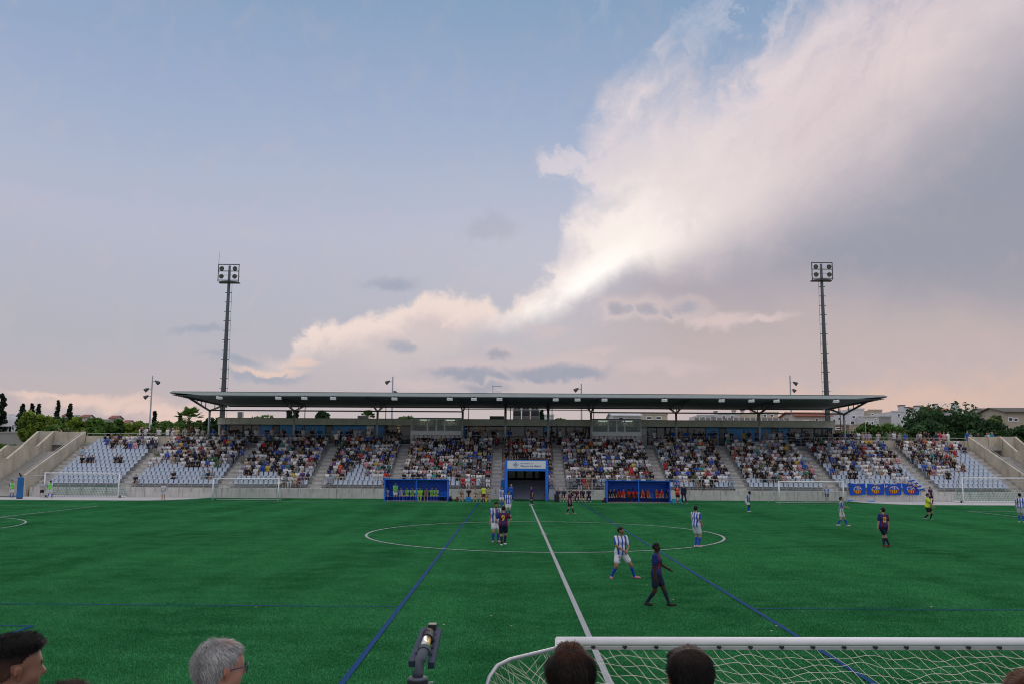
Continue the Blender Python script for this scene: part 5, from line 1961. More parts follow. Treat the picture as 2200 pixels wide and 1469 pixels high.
def random_look():
    nm, col, _ = rc.choices(SHIRTS, SW)[0]
    k = rc.uniform(.8, 1.15)
    col = tuple(min(.85, q * k) for q in col)
    sk = SKIN[rc.choices(range(4), (4, 3, 3, 1))[0]] if rc.random() > .05 else SKIN_DK
    lg = rc.choice(LEGS)
    lk = dict(shirt=col, shorts=lg, skin=sk, hair=rc.choices(HAIRS, (6, 5, 4, 2, 2, 1.2))[0], shoe=rc.choice([(.6, .6, .62), (.03, .03, .03), (.3, .25, .2)]), sock=sk, cap=rc.choice([(.6, .6, .62), (.02, .02, .03), (.03, .05, .2), (.3, .03, .03)]))
    if rc.random() < .08:
        lk['bald'] = True
    if rc.random() < .05:                                   # sleeveless or striped tops
        c2 = rc.choice([(.6, .6, .65), (.02, .05, .3), (.4, .03, .05)])
        lk['shirt'] = (lambda L, a=np.array(col), b=np.array(c2): np.where((np.sin(L[:, :1] * 55) > 0), a, b))
        nm = 'striped'
    return nm, lk


who = []              # (x, y, z, template kind, template index, label bits, look)
for s in seats:
    if s[6]:
        nm, lk = random_look()
        who.append(dict(p=(s[0] + rc.uniform(-.04, .04), s[1] + rc.uniform(-.03, .03), s[2]), kind='sit', t=rc.choices(range(8), (4, 3, 4, 2, 3, 3, 3, 2))[0], rz=rc.uniform(-.30, .30), lk=lk, nm=nm, row=s[4], block=s[3], place=s[5], key=s[4] + abs(s[0] - XC) * .012))
# standing along the concourse, densest at the aisles and by the parapet on the right
def standers(px0, px1, n, Y, what, Ys=.5):
    xs = sorted(rc.uniform(px0, px1) for _ in range(n))
    for k in range(1, n):
        xs[k] = max(xs[k], xs[k - 1] + (4.2 if rc.random() < .8 else 3))
    for k, px in enumerate(xs):
        nm, lk = random_look()
        y = Y + rc.uniform(0, Ys)
        x = at(px, 930, y).x
        who.append(dict(p=(x, y, Z_CON), kind='std', t=rc.choices(range(6), (3, 3, 2, 3, 2, 2))[0], rz=rc.uniform(-.6, .6), lk=lk, nm=nm, what=what, idx=k, key=2.2 + rc.random() * .2))


standers(296, 345, 6, 98.5, 'near the leaning lamp post')
standers(355, 468, 12, 98.5, 'by the fan palm')
standers(478, 560, 9, 98.7, 'before the dark glass', 1.2)
standers(562, 700, 13, 98.7, 'before the long blue wall', 1.4)
standers(702, 878, 16, 98.7, 'between blue door and bar', 1.6)
standers(1004, 1084, 15, 98.7, 'before the open bar', 1.8)
standers(1088, 1176, 8, 99.2, 'before the glass above the tunnel', 1.2)
standers(1180, 1266, 10, 98.7, 'before the bright windows', 1.4)
standers(1392, 1516, 13, 98.7, 'before the tall windows', 1.2)
standers(1520, 1668, 15, 98.7, 'before the second blue wall', 1.2)
standers(1674, 1786, 13, 98.7, 'before the navy glass', 1.2)
standers(1788, 1900, 13, 98.6, 'below the white houses', .8)
standers(1904, 2040, 15, 98.6, 'under the big tree', .8)
standers(2074, 2092, 2, 98.4, 'at the top of the last stairs')
standers(2096, 2128, 5, 100.0, 'above the cross wall at the house end')
standers(126, 160, 3, 100.0, 'above the cross wall at the cypress end')
# a few standing on the aisle steps
for a_, i_, lb in ((-40.23, 8, 'standing on the first aisle stairs'), (-30.37, 10, 'standing high on the second aisle stairs'), (-30.37, 6, 'standing halfway up the second aisle'), (-3.24, 10, 'standing at the top of the aisle before the tunnel'), (3.24, 11, 'standing at the top of the aisle after the tunnel'), (-21.25, 11, 'standing at the top of the third aisle')):
    nm, lk = random_look()
    who.append(dict(p=(XC + a_ + rc.uniform(-.3, .3), row_y(i_) + .3, row_z(i_)), kind='std', t=rc.randrange(6), rz=rc.uniform(-.5, .5), lk=lk, nm=nm, what=lb, idx=0, key=2.0))

N_NAMED = 232
order = sorted(range(len(who)), key=lambda k: who[k]['key'] if who[k]['kind'] == 'sit' else who[k]['key'] * .1)
named = set(order[:N_NAMED])
cache = {}
aV, aF, aC, nv = [], [], [], 0
used_labels = {}
for k, w in enumerate(who):
    pr, info, V, Q = (T_SIT if w['kind'] == 'sit' else T_STD)[w['t']]
    C = paint(pr, info, V, w['lk'])
    sc = 0.94 + 0.1 * ((k * 7919) % 13) / 12.0
    if k in named:
        me = np_mesh('spectator', V, Q, PERSON, C, True)
        o = link('person', me, None, w['p'], w['rz'])
        o.scale = (sc, sc, sc)
        shirt = w['nm'] + ' top'
        if w['kind'] == 'sit':
            lb = 'spectator in %s, %s row, %s place, %s block from cypress end' % (shirt, 'front' if w['row'] == 0 else ORD[w['row']], ORD[w['place']], BNAME[w['block']])
        else:
            lb = '%s spectator in %s %s' % (ORD[w['idx']] if w['idx'] or 'stairs' not in w['what'] else 'lone', shirt + ',', w['what'] if 'standing' in w['what'] else 'standing ' + w['what'])
        tag(o, lb, 'person', 'spectators')
    else:
        R_ = rz(w['rz'])
        aV.append((V * sc) @ R_.T + np.array(w['p']))
        aF.append(Q + nv)
        aC.append(C)
        nv += len(V)
o = link('crowd', np_mesh('crowd', np.concatenate(aV), np.concatenate(aF), PERSON, np.concatenate(aC), True))
tag(o, 'mass of seated spectators filling the upper rows', 'crowd', kind='stuff')
print('people', len(who), 'seats', len(seats), 'crowd faces', sum(len(f) for f in aF))

# ------------------------------------------------------------------ players, officials and benches
BLUE_S, WHITE_S = np.array((.030, .075, .42)), np.array((.66, .68, .74))
GRENA, AZUL = np.array((.14, .010, .024)), np.array((.010, .026, .15))
def stripes_bw(L):
    return np.where(np.cos(L[:, :1] * 2 * math.pi / .135) > .05, BLUE_S, WHITE_S)
def stripes_bg(L):
    side = np.abs(L[:, :1]) > .155
    return np.where(side, np.where(L[:, :1] > 0, AZUL, GRENA * .8), np.where(np.cos(L[:, :1] * 2 * math.pi / .16 + .8) > 0, GRENA, AZUL))
TEAM_W = dict(shirt=stripes_bw, shorts=(.66, .67, .72), sock=(.025, .08, .50), shoe=(.70, .55, .55), skin=SKIN[0], hair=HAIRS[0], detail=True)
TEAM_B = dict(shirt=stripes_bg, shorts=(.012, .018, .05), sock=(.012, .016, .045), shoe=(.65, .62, .62), skin=SKIN[0], hair=HAIRS[0], detail=True)
YEL = (.62, .80, .04)


def figure(label, px, py, h_px, pose, look, yaw=0.0, res=0.02, number=None, numcol=(.70, .46, .03), short=None, group=None, opts=None, ground_z=0.0, Y=None):
    """px, py: the feet in the photograph; h_px: height there"""
    p = ground(px, py, ground_z) if Y is None else Vector((at(px, 1065, Y).x, Y, ground_z))
    opts = dict(opts or {})
    opts.setdefault('fine', res < .025)
    opts.setdefault('bulk', 1.07)
    pr, info = body(pose, **opts)
    V, Q = polygonise(pr, res)
    k = (h_px * p.y / F_PX) / V[:, 2].max() if h_px else 0.97
    C = paint(pr, info, V, look)
    lo_z = V[:, 2].min()
    V[:, 2] -= lo_z
    sc = min(max(k, .86), 1.08)
    R_ = rz(yaw)
    me = np_mesh('person', (V @ R_.T) * sc, Q, PERSON, C, True)
    o = link('person', me, None, (p.x, p.y, ground_z + .016))
    tag(o, label, 'person', group)
    if number:
        txt, where = number
        m = text_mesh(txt, 1.0, mat('shirt_print_%s' % ('gold' if numcol[0] > .3 else 'navy'), numcol, 0.7, 0.02), 0.02)
        a = np.zeros(len(m.vertices) * 3)
        m.vertices.foreach_get('co', a)
        a = a.reshape(-1, 3)
        a[:, 0] -= (a[:, 0].max() + a[:, 0].min()) / 2
        a[:, 1] -= (a[:, 1].max() + a[:, 1].min()) / 2
        kk = (.25 if where == 'back' else .13) / (a[:, 1].max() - a[:, 1].min())
        a *= kk
        if where == 'back':
            L = np.stack([-a[:, 0], np.full(len(a), .30), a[:, 1] + .30], 1)
            D = np.array((0, -1.0, 0))
            Wp = info['hip'] + L @ info['R'].T
            Dp = info['R'] @ D
        else:
            hx = {'rthigh': -.12, 'lthigh': .12}[where]
            Wp = np.stack([a[:, 0] + hx, np.full(len(a), -.35), a[:, 1] + .68], 1)
            Dp = np.array((0, 1.0, 0))
        t = np.zeros(len(a))
        for _ in range(40):
            d = field(pr, Wp + t[:, None] * Dp)
            t += np.maximum(d - .006, 0) * .9
        Wp = Wp + t[:, None] * Dp - Dp * np.where(a[:, 2:3] > 0, 0, .006)
        Wp[:, 2] -= lo_z
        m.vertices.foreach_set('co', ((Wp @ R_.T) * sc).astype(np.float32).ravel())
        m.update()
        link('shirt_number', m, o)
    return o


stand_ = dict(lean=.03)
look = lambda base, **k: dict(base, **k)
G_W, G_B = 'players in blue and white stripes', 'players in dark red and blue'
figure('player in blue and white stripes rubbing his chin, facing the number nine', 1064, 1165, 88, dict(lean=.10, lh=(.04, -.17, .44), rh=(-.26, -.02, -.12), head=(.1, .28), lf=(.12, .02, .085), rf=(-.10, -.02, .085)), look(TEAM_W, shoe=(.75, .25, .30), skin=SKIN[2], beard=True), yaw=.25, res=.018, group=G_W, number=None)
figure('player with gold number 9 on his back, hands on hips', 1081, 1172, 83, dict(lean=.06, lh=(.21, .02, .02), rh=(-.21, .02, .02), lp=(1, .25, .1), rp=(-1, .25, .1), head=(0, .2), lf=(.06, .06, .085), rf=(-.05, -.06, .12)), look(TEAM_B, shoe=(.7, .7, .72)), yaw=math.pi - .1, res=.018, number=('9', 'back'), group=G_B)
figure('striped player standing behind the pair with the number nine', 1091, 1108, 53, dict(lean=.08, head=(.3, .35), lh=(.24, -.06, -.10), rh=(-.24, -.06, -.10)), TEAM_W, yaw=.3, res=.022, group=G_W)
figure('striped player with folded arms in front of the blue pad', 1077, 1087, 41, dict(lean=-.02, lh=(-.10, -.19, .26), rh=(.10, -.20, .23), head=(.5, 0), lf=(.13, .02, .085), rf=(-.13, .02, .085)), look(TEAM_W, beard=True), yaw=.3, res=.022, group=G_W)
figure('player in dark red and blue walking before the tunnel mouth', 1143, 1085, 42, dict(lean=.10, head=(.2, .3), lh=(.18, -.10, -.06), rh=(-.24, .0, -.10), lf=(.10, -.22, .085), rf=(-.09, .18, .12)), look(TEAM_B, skin=SKIN[2]), yaw=-1.0, res=.022, group=G_B)
figure('player in dark red and blue walking between tunnel and red bib dugout', 1224, 1103, 50, dict(lean=.03, head=(.1, 0), lh=(.20, -.02, -.11), rh=(-.22, -.08, -.10), lf=(.09, -.28, .085), rf=(-.09, .22, .10)), look(TEAM_B, shoe=(.75, .35, .32)), yaw=1.25, res=.022, group=G_B)
figure('striped player with navy number 2 on his shorts, legs wide apart', 1334, 1243, 108, dict(lean=.05, head=(.75, 0), lh=(.10, -.26, .10), rh=(-.05, -.28, .12), lp=(.9, .6, -.1), rp=(-1, .5, 0), hip=(0, 0, .84), lf=(.44, -.10, .085), rf=(-.32, .06, .085), lt=(.12, -.14, -.035)), look(TEAM_W, skin=SKIN[3], hair=HAIRS[1], shoe=(.62, .20, .32), beard=True), yaw=.35, res=.017, number=('2', 'rthigh'), numcol=(.012, .02, .08), group=G_W)
figure('player with gold number 7 striding right in dark red and blue, long dark socks', 1411, 1302, 131, dict(lean=.02, head=(-.1, .05), lh=(.14, -.30, .13), rh=(-.20, -.02, -.10), hip=(0, 0, .90), lf=(.08, -.33, .085), rf=(-.09, .27, .10)), look(TEAM_B, shirt=lambda L: stripes_bg(L * np.array((-1, 1, 1))), skin=SKIN_DK, hair=(.006, .005, .005), shoe=(.03, .022, .02)), yaw=1.22, res=.017, number=('7', 'back'), group=G_B)
figure('striped player at the edge of the centre circle, seen from behind his shoulder', 1497, 1175, 87, dict(lean=-.02, head=(.5, 0), lh=(.22, -.06, -.09), rh=(-.20, -.16, .02), lf=(.08, .0, .085), rf=(-.07, -.02, .085)), look(TEAM_W, shoe=(.75, .50, .45)), yaw=2.2, res=.018, group=G_W)
figure('striped player bent forward with hands on his knees', 1608, 1099, 44, dict(lean=.42, head=(.2, -.25), lh=(.15, -.20, -.08), rh=(-.15, -.20, -.08), hip=(0, .12, .90)), look(TEAM_W, skin=SKIN_DK), yaw=.95, res=.022, group=G_W)
figure('striped player walking with arm out, near the small goal', 1809, 1130, 63, dict(lean=.02, head=(.1, 0), lh=(.24, -.34, .20), rh=(-.22, -.02, -.11), lf=(.08, -.30, .085), rf=(-.08, .28, .13)), look(TEAM_W, shoe=(.72, .55, .58)), yaw=1.3, res=.02, group=G_W)
figure('player with gold number 8 on his back, leaning to one side', 1900, 1176, 84, dict(lean=.04, side=-.05, head=(.2, .05), lh=(.24, -.05, -.11), rh=(-.25, -.02, -.11), lf=(-.24, .02, .085), rf=(.02, .0, .085) , lk=(0, -1, 0)), look(TEAM_B, shoe=(.28, .03, .05), lf=None), yaw=math.pi + .15, res=.018, number=('8', 'back'), group=G_B)
figure('referee in bright yellow shirt and black shorts, walking', 1994, 1116, 56, dict(lean=.06, head=(.2, .1), lh=(.14, -.32, .06), rh=(-.14, -.30, .04), hip=(0, 0, .86), lf=(.10, -.12, .085), rf=(-.08, .20, .11)), dict(shirt=YEL, shorts=(.012, .012, .014), sock=(.012, .012, .014), shoe=(.25, .30, .34), skin=SKIN[2], hair=HAIRS[1]), yaw=.95, res=.02)
figure('player in dark jersey standing behind the referee', 2000, 1082, 37, dict(lean=.02, lf=(.12, -.1, .085), rf=(-.08, .1, .085), lh=(.10, -.22, .0), rh=(-.2, -.1, -.05)), look(TEAM_B, shoe=(.7, .2, .2)), yaw=.4, res=.024, group=G_B)
figure('man in blue and white top and black shorts behind the small goal', 1777, 1077, 33, dict(lean=.02, lh=(.24, -.05, -.1), rh=(-.22, -.05, -.08)), dict(shirt=lambda L: np.where(np.abs(L[:, :1]) > .10, np.array((.04, .12, .55)), np.array((.55, .60, .70))), shorts=(.015, .015, .018), sock=SKIN[1], shoe=(.3, .35, .4), skin=SKIN[1], hair=HAIRS[2]), yaw=-.4, res=.024)
figure('striped player cut off by the picture edge beside the white line', 2195, 1122, 62, dict(lean=.02, head=(-.3, .1), lf=(.10, -.05, .085), rf=(-.09, .06, .085)), look(TEAM_W, shoe=(.5, .55, .2)), yaw=2.6, res=.02, group=G_W)
figure('substitute in green bib and white shorts walking along the end paving', 24, 1064, 38, dict(lean=.02, lh=(.10, -.2, .06), rh=(-.2, -.1, -.02), lf=(.08, -.15, .085), rf=(-.06, .14, .1)), look(TEAM_W, bib=(.16, .72, .08), detail=False), yaw=1.0, res=.024, Y=83.6)
figure('man in grey shirt and black shorts beside the full size goal', 90, 1064, 35, dict(lean=.04, lh=(.05, -.2, .1), rh=(-.15, -.2, .05), head=(.3, .1)), dict(shirt=(.38, .42, .46), shorts=(.015, .015, .02), sock=(.55, .55, .56), shoe=(.65, .65, .65), skin=SKIN[1], hair=HAIRS[1]), yaw=.3, res=.024, Y=83.8)
figure('substitute in green bib stretching beside the full size goal', 107, 1066, 38, dict(lean=.0, lh=(.34, -.06, .12), rh=(-.22, -.05, -.05), lf=(.22, .0, .085), rf=(-.20, .02, .085)), look(TEAM_W, bib=(.16, .72, .08), detail=False), yaw=math.pi, res=.024, Y=83.4)
figure('boy in white bib standing alone between two goals', 351, 1070, 35, dict(lean=.02, lh=(.06, -.2, .08), rh=(-.15, -.18, .0)), dict(shirt=(.60, .60, .66), shorts=(.62, .62, .68), sock=SKIN[2], shoe=(.65, .12, .15), skin=SKIN[2], hair=HAIRS[0]), yaw=.1, res=.024, Y=82.0)
figure('man in red bib standing beside the red bib dugout, hand to face', 1456, 1080, 38, dict(lean=.03, lh=(.06, -.16, .44), rh=(-.1, -.2, .2)), dict(shirt=(.03, .03, .05), bib=(.80, .06, .03), shorts=(.015, .018, .03), sock=SKIN[1], shoe=(.65, .65, .66), skin=SKIN[1], hair=HAIRS[0]), yaw=.1, res=.024)
figure('man in navy tracksuit leaning beside the red bib dugout', 1469, 1081, 41, dict(lean=.02, side=.06, lh=(.24, -.05, -.06), rh=(-.24, -.02, -.06), lf=(.24, -.02, .085), rf=(-.12, .0, .085)), dict(shirt=(.014, .02, .05), shorts=(.014, .02, .05), shoe=(.65, .65, .66), skin=SKIN[0], hair=HAIRS[1]), yaw=-.2, res=.024, opts=dict(sleeve='long', legs='trousers'))
figure('assistant referee in bright yellow holding an orange flag', 1039, 1078, 35, dict(lean=.0, head=(.6, .05), lh=(.10, -.12, .02), rh=(-.22, -.05, -.08)), dict(shirt=YEL, shorts=(.012, .012, .014), sock=(.012, .012, .014), shoe=(.03, .03, .03), skin=SKIN[2], hair=HAIRS[1]), yaw=.5, res=.024)
figure('man in blue tracksuit top standing at the tunnel jamb, hand at mouth', 1098, 1075, 35, dict(lean=.05, lh=(.05, -.16, .44), rh=(-.22, -.1, .0)), dict(shirt=(.03, .12, .60), shorts=(.02, .06, .30), shoe=(.6, .6, .6), skin=SKIN[1], hair=HAIRS[4]), yaw=.4, res=.024, opts=dict(sleeve='long', legs='trousers'))
figure('bald man all in black leaning on the tunnel jamb', 1175, 1074, 40, dict(lean=-.02, lh=(-.06, -.19, .28), rh=(.05, -.18, .44), head=(-.3, .05)), dict(shirt=(.012, .012, .014), shorts=(.012, .012, .014), shoe=(.02, .02, .02), skin=SKIN[1], hair=SKIN[1], bald=True), yaw=-.35, res=.024, opts=dict(legs='trousers'))
# the assistant's flag
fp = ground(1039, 1078)
root = empty('linesman_flag', (fp.x + .12, fp.y - .2, .0), 'yellow and orange quartered flag pointing down from the assistant referee', 'flag')
MB().tube([(fp.x + .06, fp.y - .22, .82), (fp.x + .16, fp.y - .28, .14)], .012, 6).build('stick', BLACK, root)
for k, (c0, u0) in enumerate((((.75, .16, .02), 0), ((.75, .62, .04), 1))):
    x0_ = fp.x + .12 + .0
    MB().hexa([(x0_ + .0, fp.y - .262, .62 - .24 * u0), (x0_ + .17, fp.y - .28, .56 - .24 * u0), (x0_ + .21, fp.y - .27, .32 - .24 * u0), (x0_ + .03, fp.y - .262, .38 - .24 * u0)],
              [(x0_ + .0, fp.y - .266, .62 - .24 * u0), (x0_ + .17, fp.y - .284, .56 - .24 * u0), (x0_ + .21, fp.y - .274, .32 - .24 * u0), (x0_ + .03, fp.y - .266, .38 - .24 * u0)]).build('cloth', mat('flag_cloth_%d' % k, c0, .7), root)

# seated substitutes and staff
bench = dict(hip=(0, .02, .52), lf=(.13, -.40, .085), rf=(-.13, -.40, .085))
BP = [dict(bench, lean=.30, lh=(.06, -.40, .04), rh=(-.06, -.40, .04), head=(0, -.1)), dict(bench, lean=.05, lh=(.12, -.34, .05), rh=(-.12, -.34, .05)), dict(bench, lean=-.04, lh=(-.1, -.2, .26), rh=(.1, -.21, .23)), dict(bench, lean=.22, lh=(.05, -.22, .46), rh=(-.08, -.36, .05)), dict(bench, lean=.12, lh=(.14, -.34, .02), rh=(-.10, -.34, .06), head=(.5, 0))]
GREEN_BIB = (.14, .60, .07)
seated = 0
def sitter(label, px, Y, zseat, look_, kp, yaw=0.0, legs='shorts', sleeve='short', group=None):
    figure(label, px, 0, 0, BP[kp % 5], look_, yaw=yaw, res=.026, group=group, opts=dict(legs=legs, sleeve=sleeve), Y=Y)
kit = look(TEAM_W, detail=False)
for k, (px, lk_, lb) in enumerate(((831, look(kit), 'substitute without bib at the open end of the bench'), (861, look(kit), 'bowed substitute beside the standing one'), (874, look(kit, bib=GREEN_BIB), 'substitute in green bib, second past the standing one'), (886, look(kit, bib=GREEN_BIB), 'substitute in green bib, third past the standing one'), (896, look(kit, bib=GREEN_BIB), 'substitute in green bib by the middle post'),
                                    (904, dict(shirt=(.35, .85, .05), shorts=(.4, .9, .06), sock=(.4, .9, .06), shoe=(.5, .6, .1), skin=SKIN[1], hair=HAIRS[0]), 'goalkeeper all in lime yellow'), (916, dict(shirt=(.26, .20, .14), shorts=(.1, .08, .07), sock=SKIN[2], shoe=(.5, .5, .5), skin=SKIN[2], hair=HAIRS[0]), 'coach in brown shirt'), (928, look(kit, bib=GREEN_BIB), 'substitute in green bib after the coach in brown'), (938, look(kit, bib=GREEN_BIB, shoe=(.75, .2, .2)), 'substitute in green bib, last on the bench'))):
    sitter(lb + ' in the green bib dugout', px, 82.35, .46, lk_, k, yaw=.25 * math.sin(k * 2.1), group='substitutes in the green bib dugout')
figure('substitute in green bib standing up inside the green bib dugout', 849, 0, 0, dict(lean=.03, lh=(.10, -.2, .1), rh=(-.12, -.2, .08)), look(kit, bib=GREEN_BIB), yaw=.5, res=.024, Y=81.9, group='substitutes in the green bib dugout')
RED_BIB = (.60, .05, .03)
dkit = look(TEAM_B, detail=False, shirt=(.016, .02, .045), shoe=(.75, .10, .08))
for k, px in enumerate((1311, 1319, 1330, 1340, 1350, 1360, 1371, 1381, 1391, 1411, 1422, 1435)):
    red = 2 <= k <= 10
    lb = 'substitute in %s, %s along the bench of the red bib dugout' % ('red bib' if red else 'dark training top', ORD[k])
    sk = SKIN_DK if k in (2, 4, 5, 6) else SKIN[k % 3]
    sitter(lb, px, 82.2, .46, look(dkit, **(dict(bib=RED_BIB) if red else {}), skin=sk), (0, 1, 3, 1, 0, 1, 0, 3, 0, 2, 1, 4)[k], yaw=.3 * math.sin(k * 1.7), group='substitutes in the red bib dugout')


def chair(px, Y, label):
    x = at(px, 1070, Y).x
    root = empty('folding_chair', (x, Y, 0), label, 'chair', 'chairs of the bench staff')
    for s in (-.2, .2):
        MB().tube([(x + s, Y - .2, .01), (x + s, Y + .12, .45)], .014, 6).build('leg', STEEL, root)
        MB().tube([(x + s, Y + .25, .01), (x + s, Y + .06, .45), (x + s, Y + .22, .85)], .014, 6).build('leg', STEEL, root)
    MB().box(x - .2, x + .2, Y - .2, Y + .2, .445, .47).build('seat', DOOR_GREY, root)
    MB().box(x - .2, x + .2, Y + .19, Y + .22, .62, .85).build('backrest', DOOR_GREY, root)


tan = dict(shirt=(.30, .25, .19), shorts=(.03, .035, .05), sock=SKIN[1], shoe=(.6, .6, .6), skin=SKIN[1], hair=HAIRS[0])
navy = dict(shirt=(.014, .018, .045), shorts=(.014, .018, .04), sock=SKIN[0], shoe=(.6, .55, .55), skin=SKIN[0], hair=HAIRS[1])
for k, (px, lk_, lb) in enumerate(((991, tan, 'staff member in tan shirt nearest the green bib dugout'), (1007, dict(tan, shirt=(.015, .015, .018), hair=HAIRS[4], bald=True), 'heavy man in black behind the cool box'), (1022, dict(tan, shirt=(.42, .34, .26)), 'staff member in pale tan shirt beside the assistant referee'), (1034, dict(tan), 'staff member half hidden by the assistant referee'), (1049, dict(tan, hair=HAIRS[1]), 'staff member in tan shirt beside the aisle'))):
    chair(px, 82.3, 'grey folding chair under the ' + lb)
    sitter('seated ' + lb, px, 82.28, .46, lk_, (3, 1, 3, 0, 2)[k], yaw=.2 * math.sin(k * 3), group='staff on folding chairs')
for k, (px, lk_, lb) in enumerate(((1199, navy, 'bearded coach in navy beside the black case'), (1211, navy, 'coach in navy, second from the black case'), (1228, navy, 'coach in navy behind the walking player'), (1239, dict(navy, shirt=(.09, .012, .03)), 'coach in maroon top'), (1251, dict(navy, skin=SKIN[3], hair=HAIRS[0]), 'coach in black with curly hair'), (1265, dict(navy, hair=SKIN[1], bald=True), 'bald coach in navy nearest the red bib dugout'))):
    chair(px, 82.2, 'grey folding chair under the ' + lb)
    sitter('seated ' + lb, px, 82.18, .46, lk_, (0, 0, 3, 0, 3, 1)[k], yaw=.2 * math.sin(k * 2), legs='trousers' if k in (3, 5) else 'shorts', group='staff on folding chairs')

# ------------------------------------------------------------------ trees
def leaf_cloud(centres, radii, n, size, cols, rnd, flat=0.6):
    """small leaf quads scattered in clumps; returns arrays"""
    k = rnd.integers(0, len(centres), n)
    d = rnd.normal(size=(n, 3))
    d /= np.linalg.norm(d, axis=1)[:, None]
    r = rnd.random(n) ** .45
    p = centres[k] + d * radii[k][:, None] * r[:, None] * np.array((1, 1, .8))
    a = rnd.normal(size=(n, 3))
    a /= np.linalg.norm(a, axis=1)[:, None]
    b = np.cross(a, d + .4 * rnd.normal(size=(n, 3)))
    b /= np.maximum(np.linalg.norm(b, axis=1), 1e-6)[:, None]
    s = size * rnd.uniform(.55, 1.25, n)[:, None]
    V = np.stack([p - a * s - b * s * flat * .3, p - b * s * flat, p + a * s, p + b * s * flat], 1).reshape(-1, 3)
    F_ = np.arange(4 * n).reshape(-1, 4)
    tone = rnd.uniform(.62, 1.35, len(centres))[k] * rnd.uniform(.75, 1.25, n)
    mixv = rnd.random(n)[:, None]
    C = (np.array(cols[0]) * (1 - mixv) + np.array(cols[1]) * mixv) * tone[:, None]
    return V, F_, np.repeat(C, 4, axis=0)


BARK = mat('bark', (0.09, 0.07, 0.055), 0.9, 0.3, 6.0, 0.4, 30.0)


def tree(label, px, py_top, w_px, Y, cols, kind='round', seed=0, z0=0.0, n=None, leaf=.27, base=None, name='tree', group='trees behind the stand'):
    rnd = np.random.default_rng(1000 + seed)
    top = at(px, py_top, Y)
    x, h = top.x, top.z - z0
    w = w_px * Y / F_PX / 2 * (1.4 if kind == 'cypress' else 1)
    root = empty(name, (x, Y, z0), label, 'tree', group)
    C_, R_ = [], []
    if kind == 'cypress':
        m = 34
        for i in range(m):
            t = i / (m - 1)
            rad_ = w * (math.sin(math.pi * min(1, (t * .86 + .14))) ** .6) * (1 - .35 * t)
            for q in range(2):
                a = rnd.uniform(0, 2 * math.pi)
                rr_ = rad_ * rnd.uniform(.1, .55)
                C_.append((rr_ * math.cos(a) + rnd.normal() * .05, rr_ * math.sin(a), h * (.06 + .92 * t)))
                R_.append(rad_ * rnd.uniform(.45, .75) + .12)
        n = n or 4200
    elif kind == 'pine':
        for i in range(40):
            t = i / 39
            rad_ = w * (1 - .75 * t) * rnd.uniform(.5, 1.1)
            a = rnd.uniform(0, 2 * math.pi)
            C_.append((rad_ * .7 * math.cos(a), rad_ * .7 * math.sin(a), h * (.3 + .69 * t)))
            R_.append(.35 + .35 * w * (1 - t) * rnd.uniform(.5, 1))
        n = n or 3600
    else:
        m = 46
        w *= 1.22
        ch = min(h * .46, w * 1.2)
        cz = h - ch
        for i in range(m):
            d = rnd.normal(size=3)
            d /= np.linalg.norm(d)
            d[2] = d[2] * .95 + .05
            q = rnd.uniform(.40, .76)
            if d[2] > .55:
                q *= rnd.uniform(.88, 1.12)
            C_.append((d[0] * w * q, d[1] * w * q, cz + d[2] * ch * q))
            R_.append(w * rnd.uniform(.20, .36))
        n = n or int(min(20000, 3000 + 1700 * w))
    C_, R_ = np.array(C_), np.array(R_)
    C_[:, 2] = np.minimum(C_[:, 2], h - R_ * .6)
    V, F_, C = leaf_cloud(C_, R_, n, leaf, cols, rnd)
    link('crown', np_mesh('crown', V, F_, LEAF, C), root)
    tk = MB()
    tr = max(.12, w * .07)
    lean = rnd.normal() * .02 * h
    fork = h * (.45 if kind == 'round' else .92)
    tk.tube([(0, 0, -.1), (lean * .5, 0, fork * .5), (lean, 0, fork)], [tr, tr * .8, tr * .55 if kind == 'round' else .04], 8)
    if kind == 'round':
        for i in range(6):
            c = C_[rnd.integers(0, len(C_))]
            tk.tube([(lean, 0, fork * rnd.uniform(.75, 1)), tuple(np.array((lean, 0, fork)) * .5 + c * .5), tuple(c)], [tr * .5, tr * .3, .03], 6)
    link('trunk', tk.mesh('trunk', BARK), root)
    return root


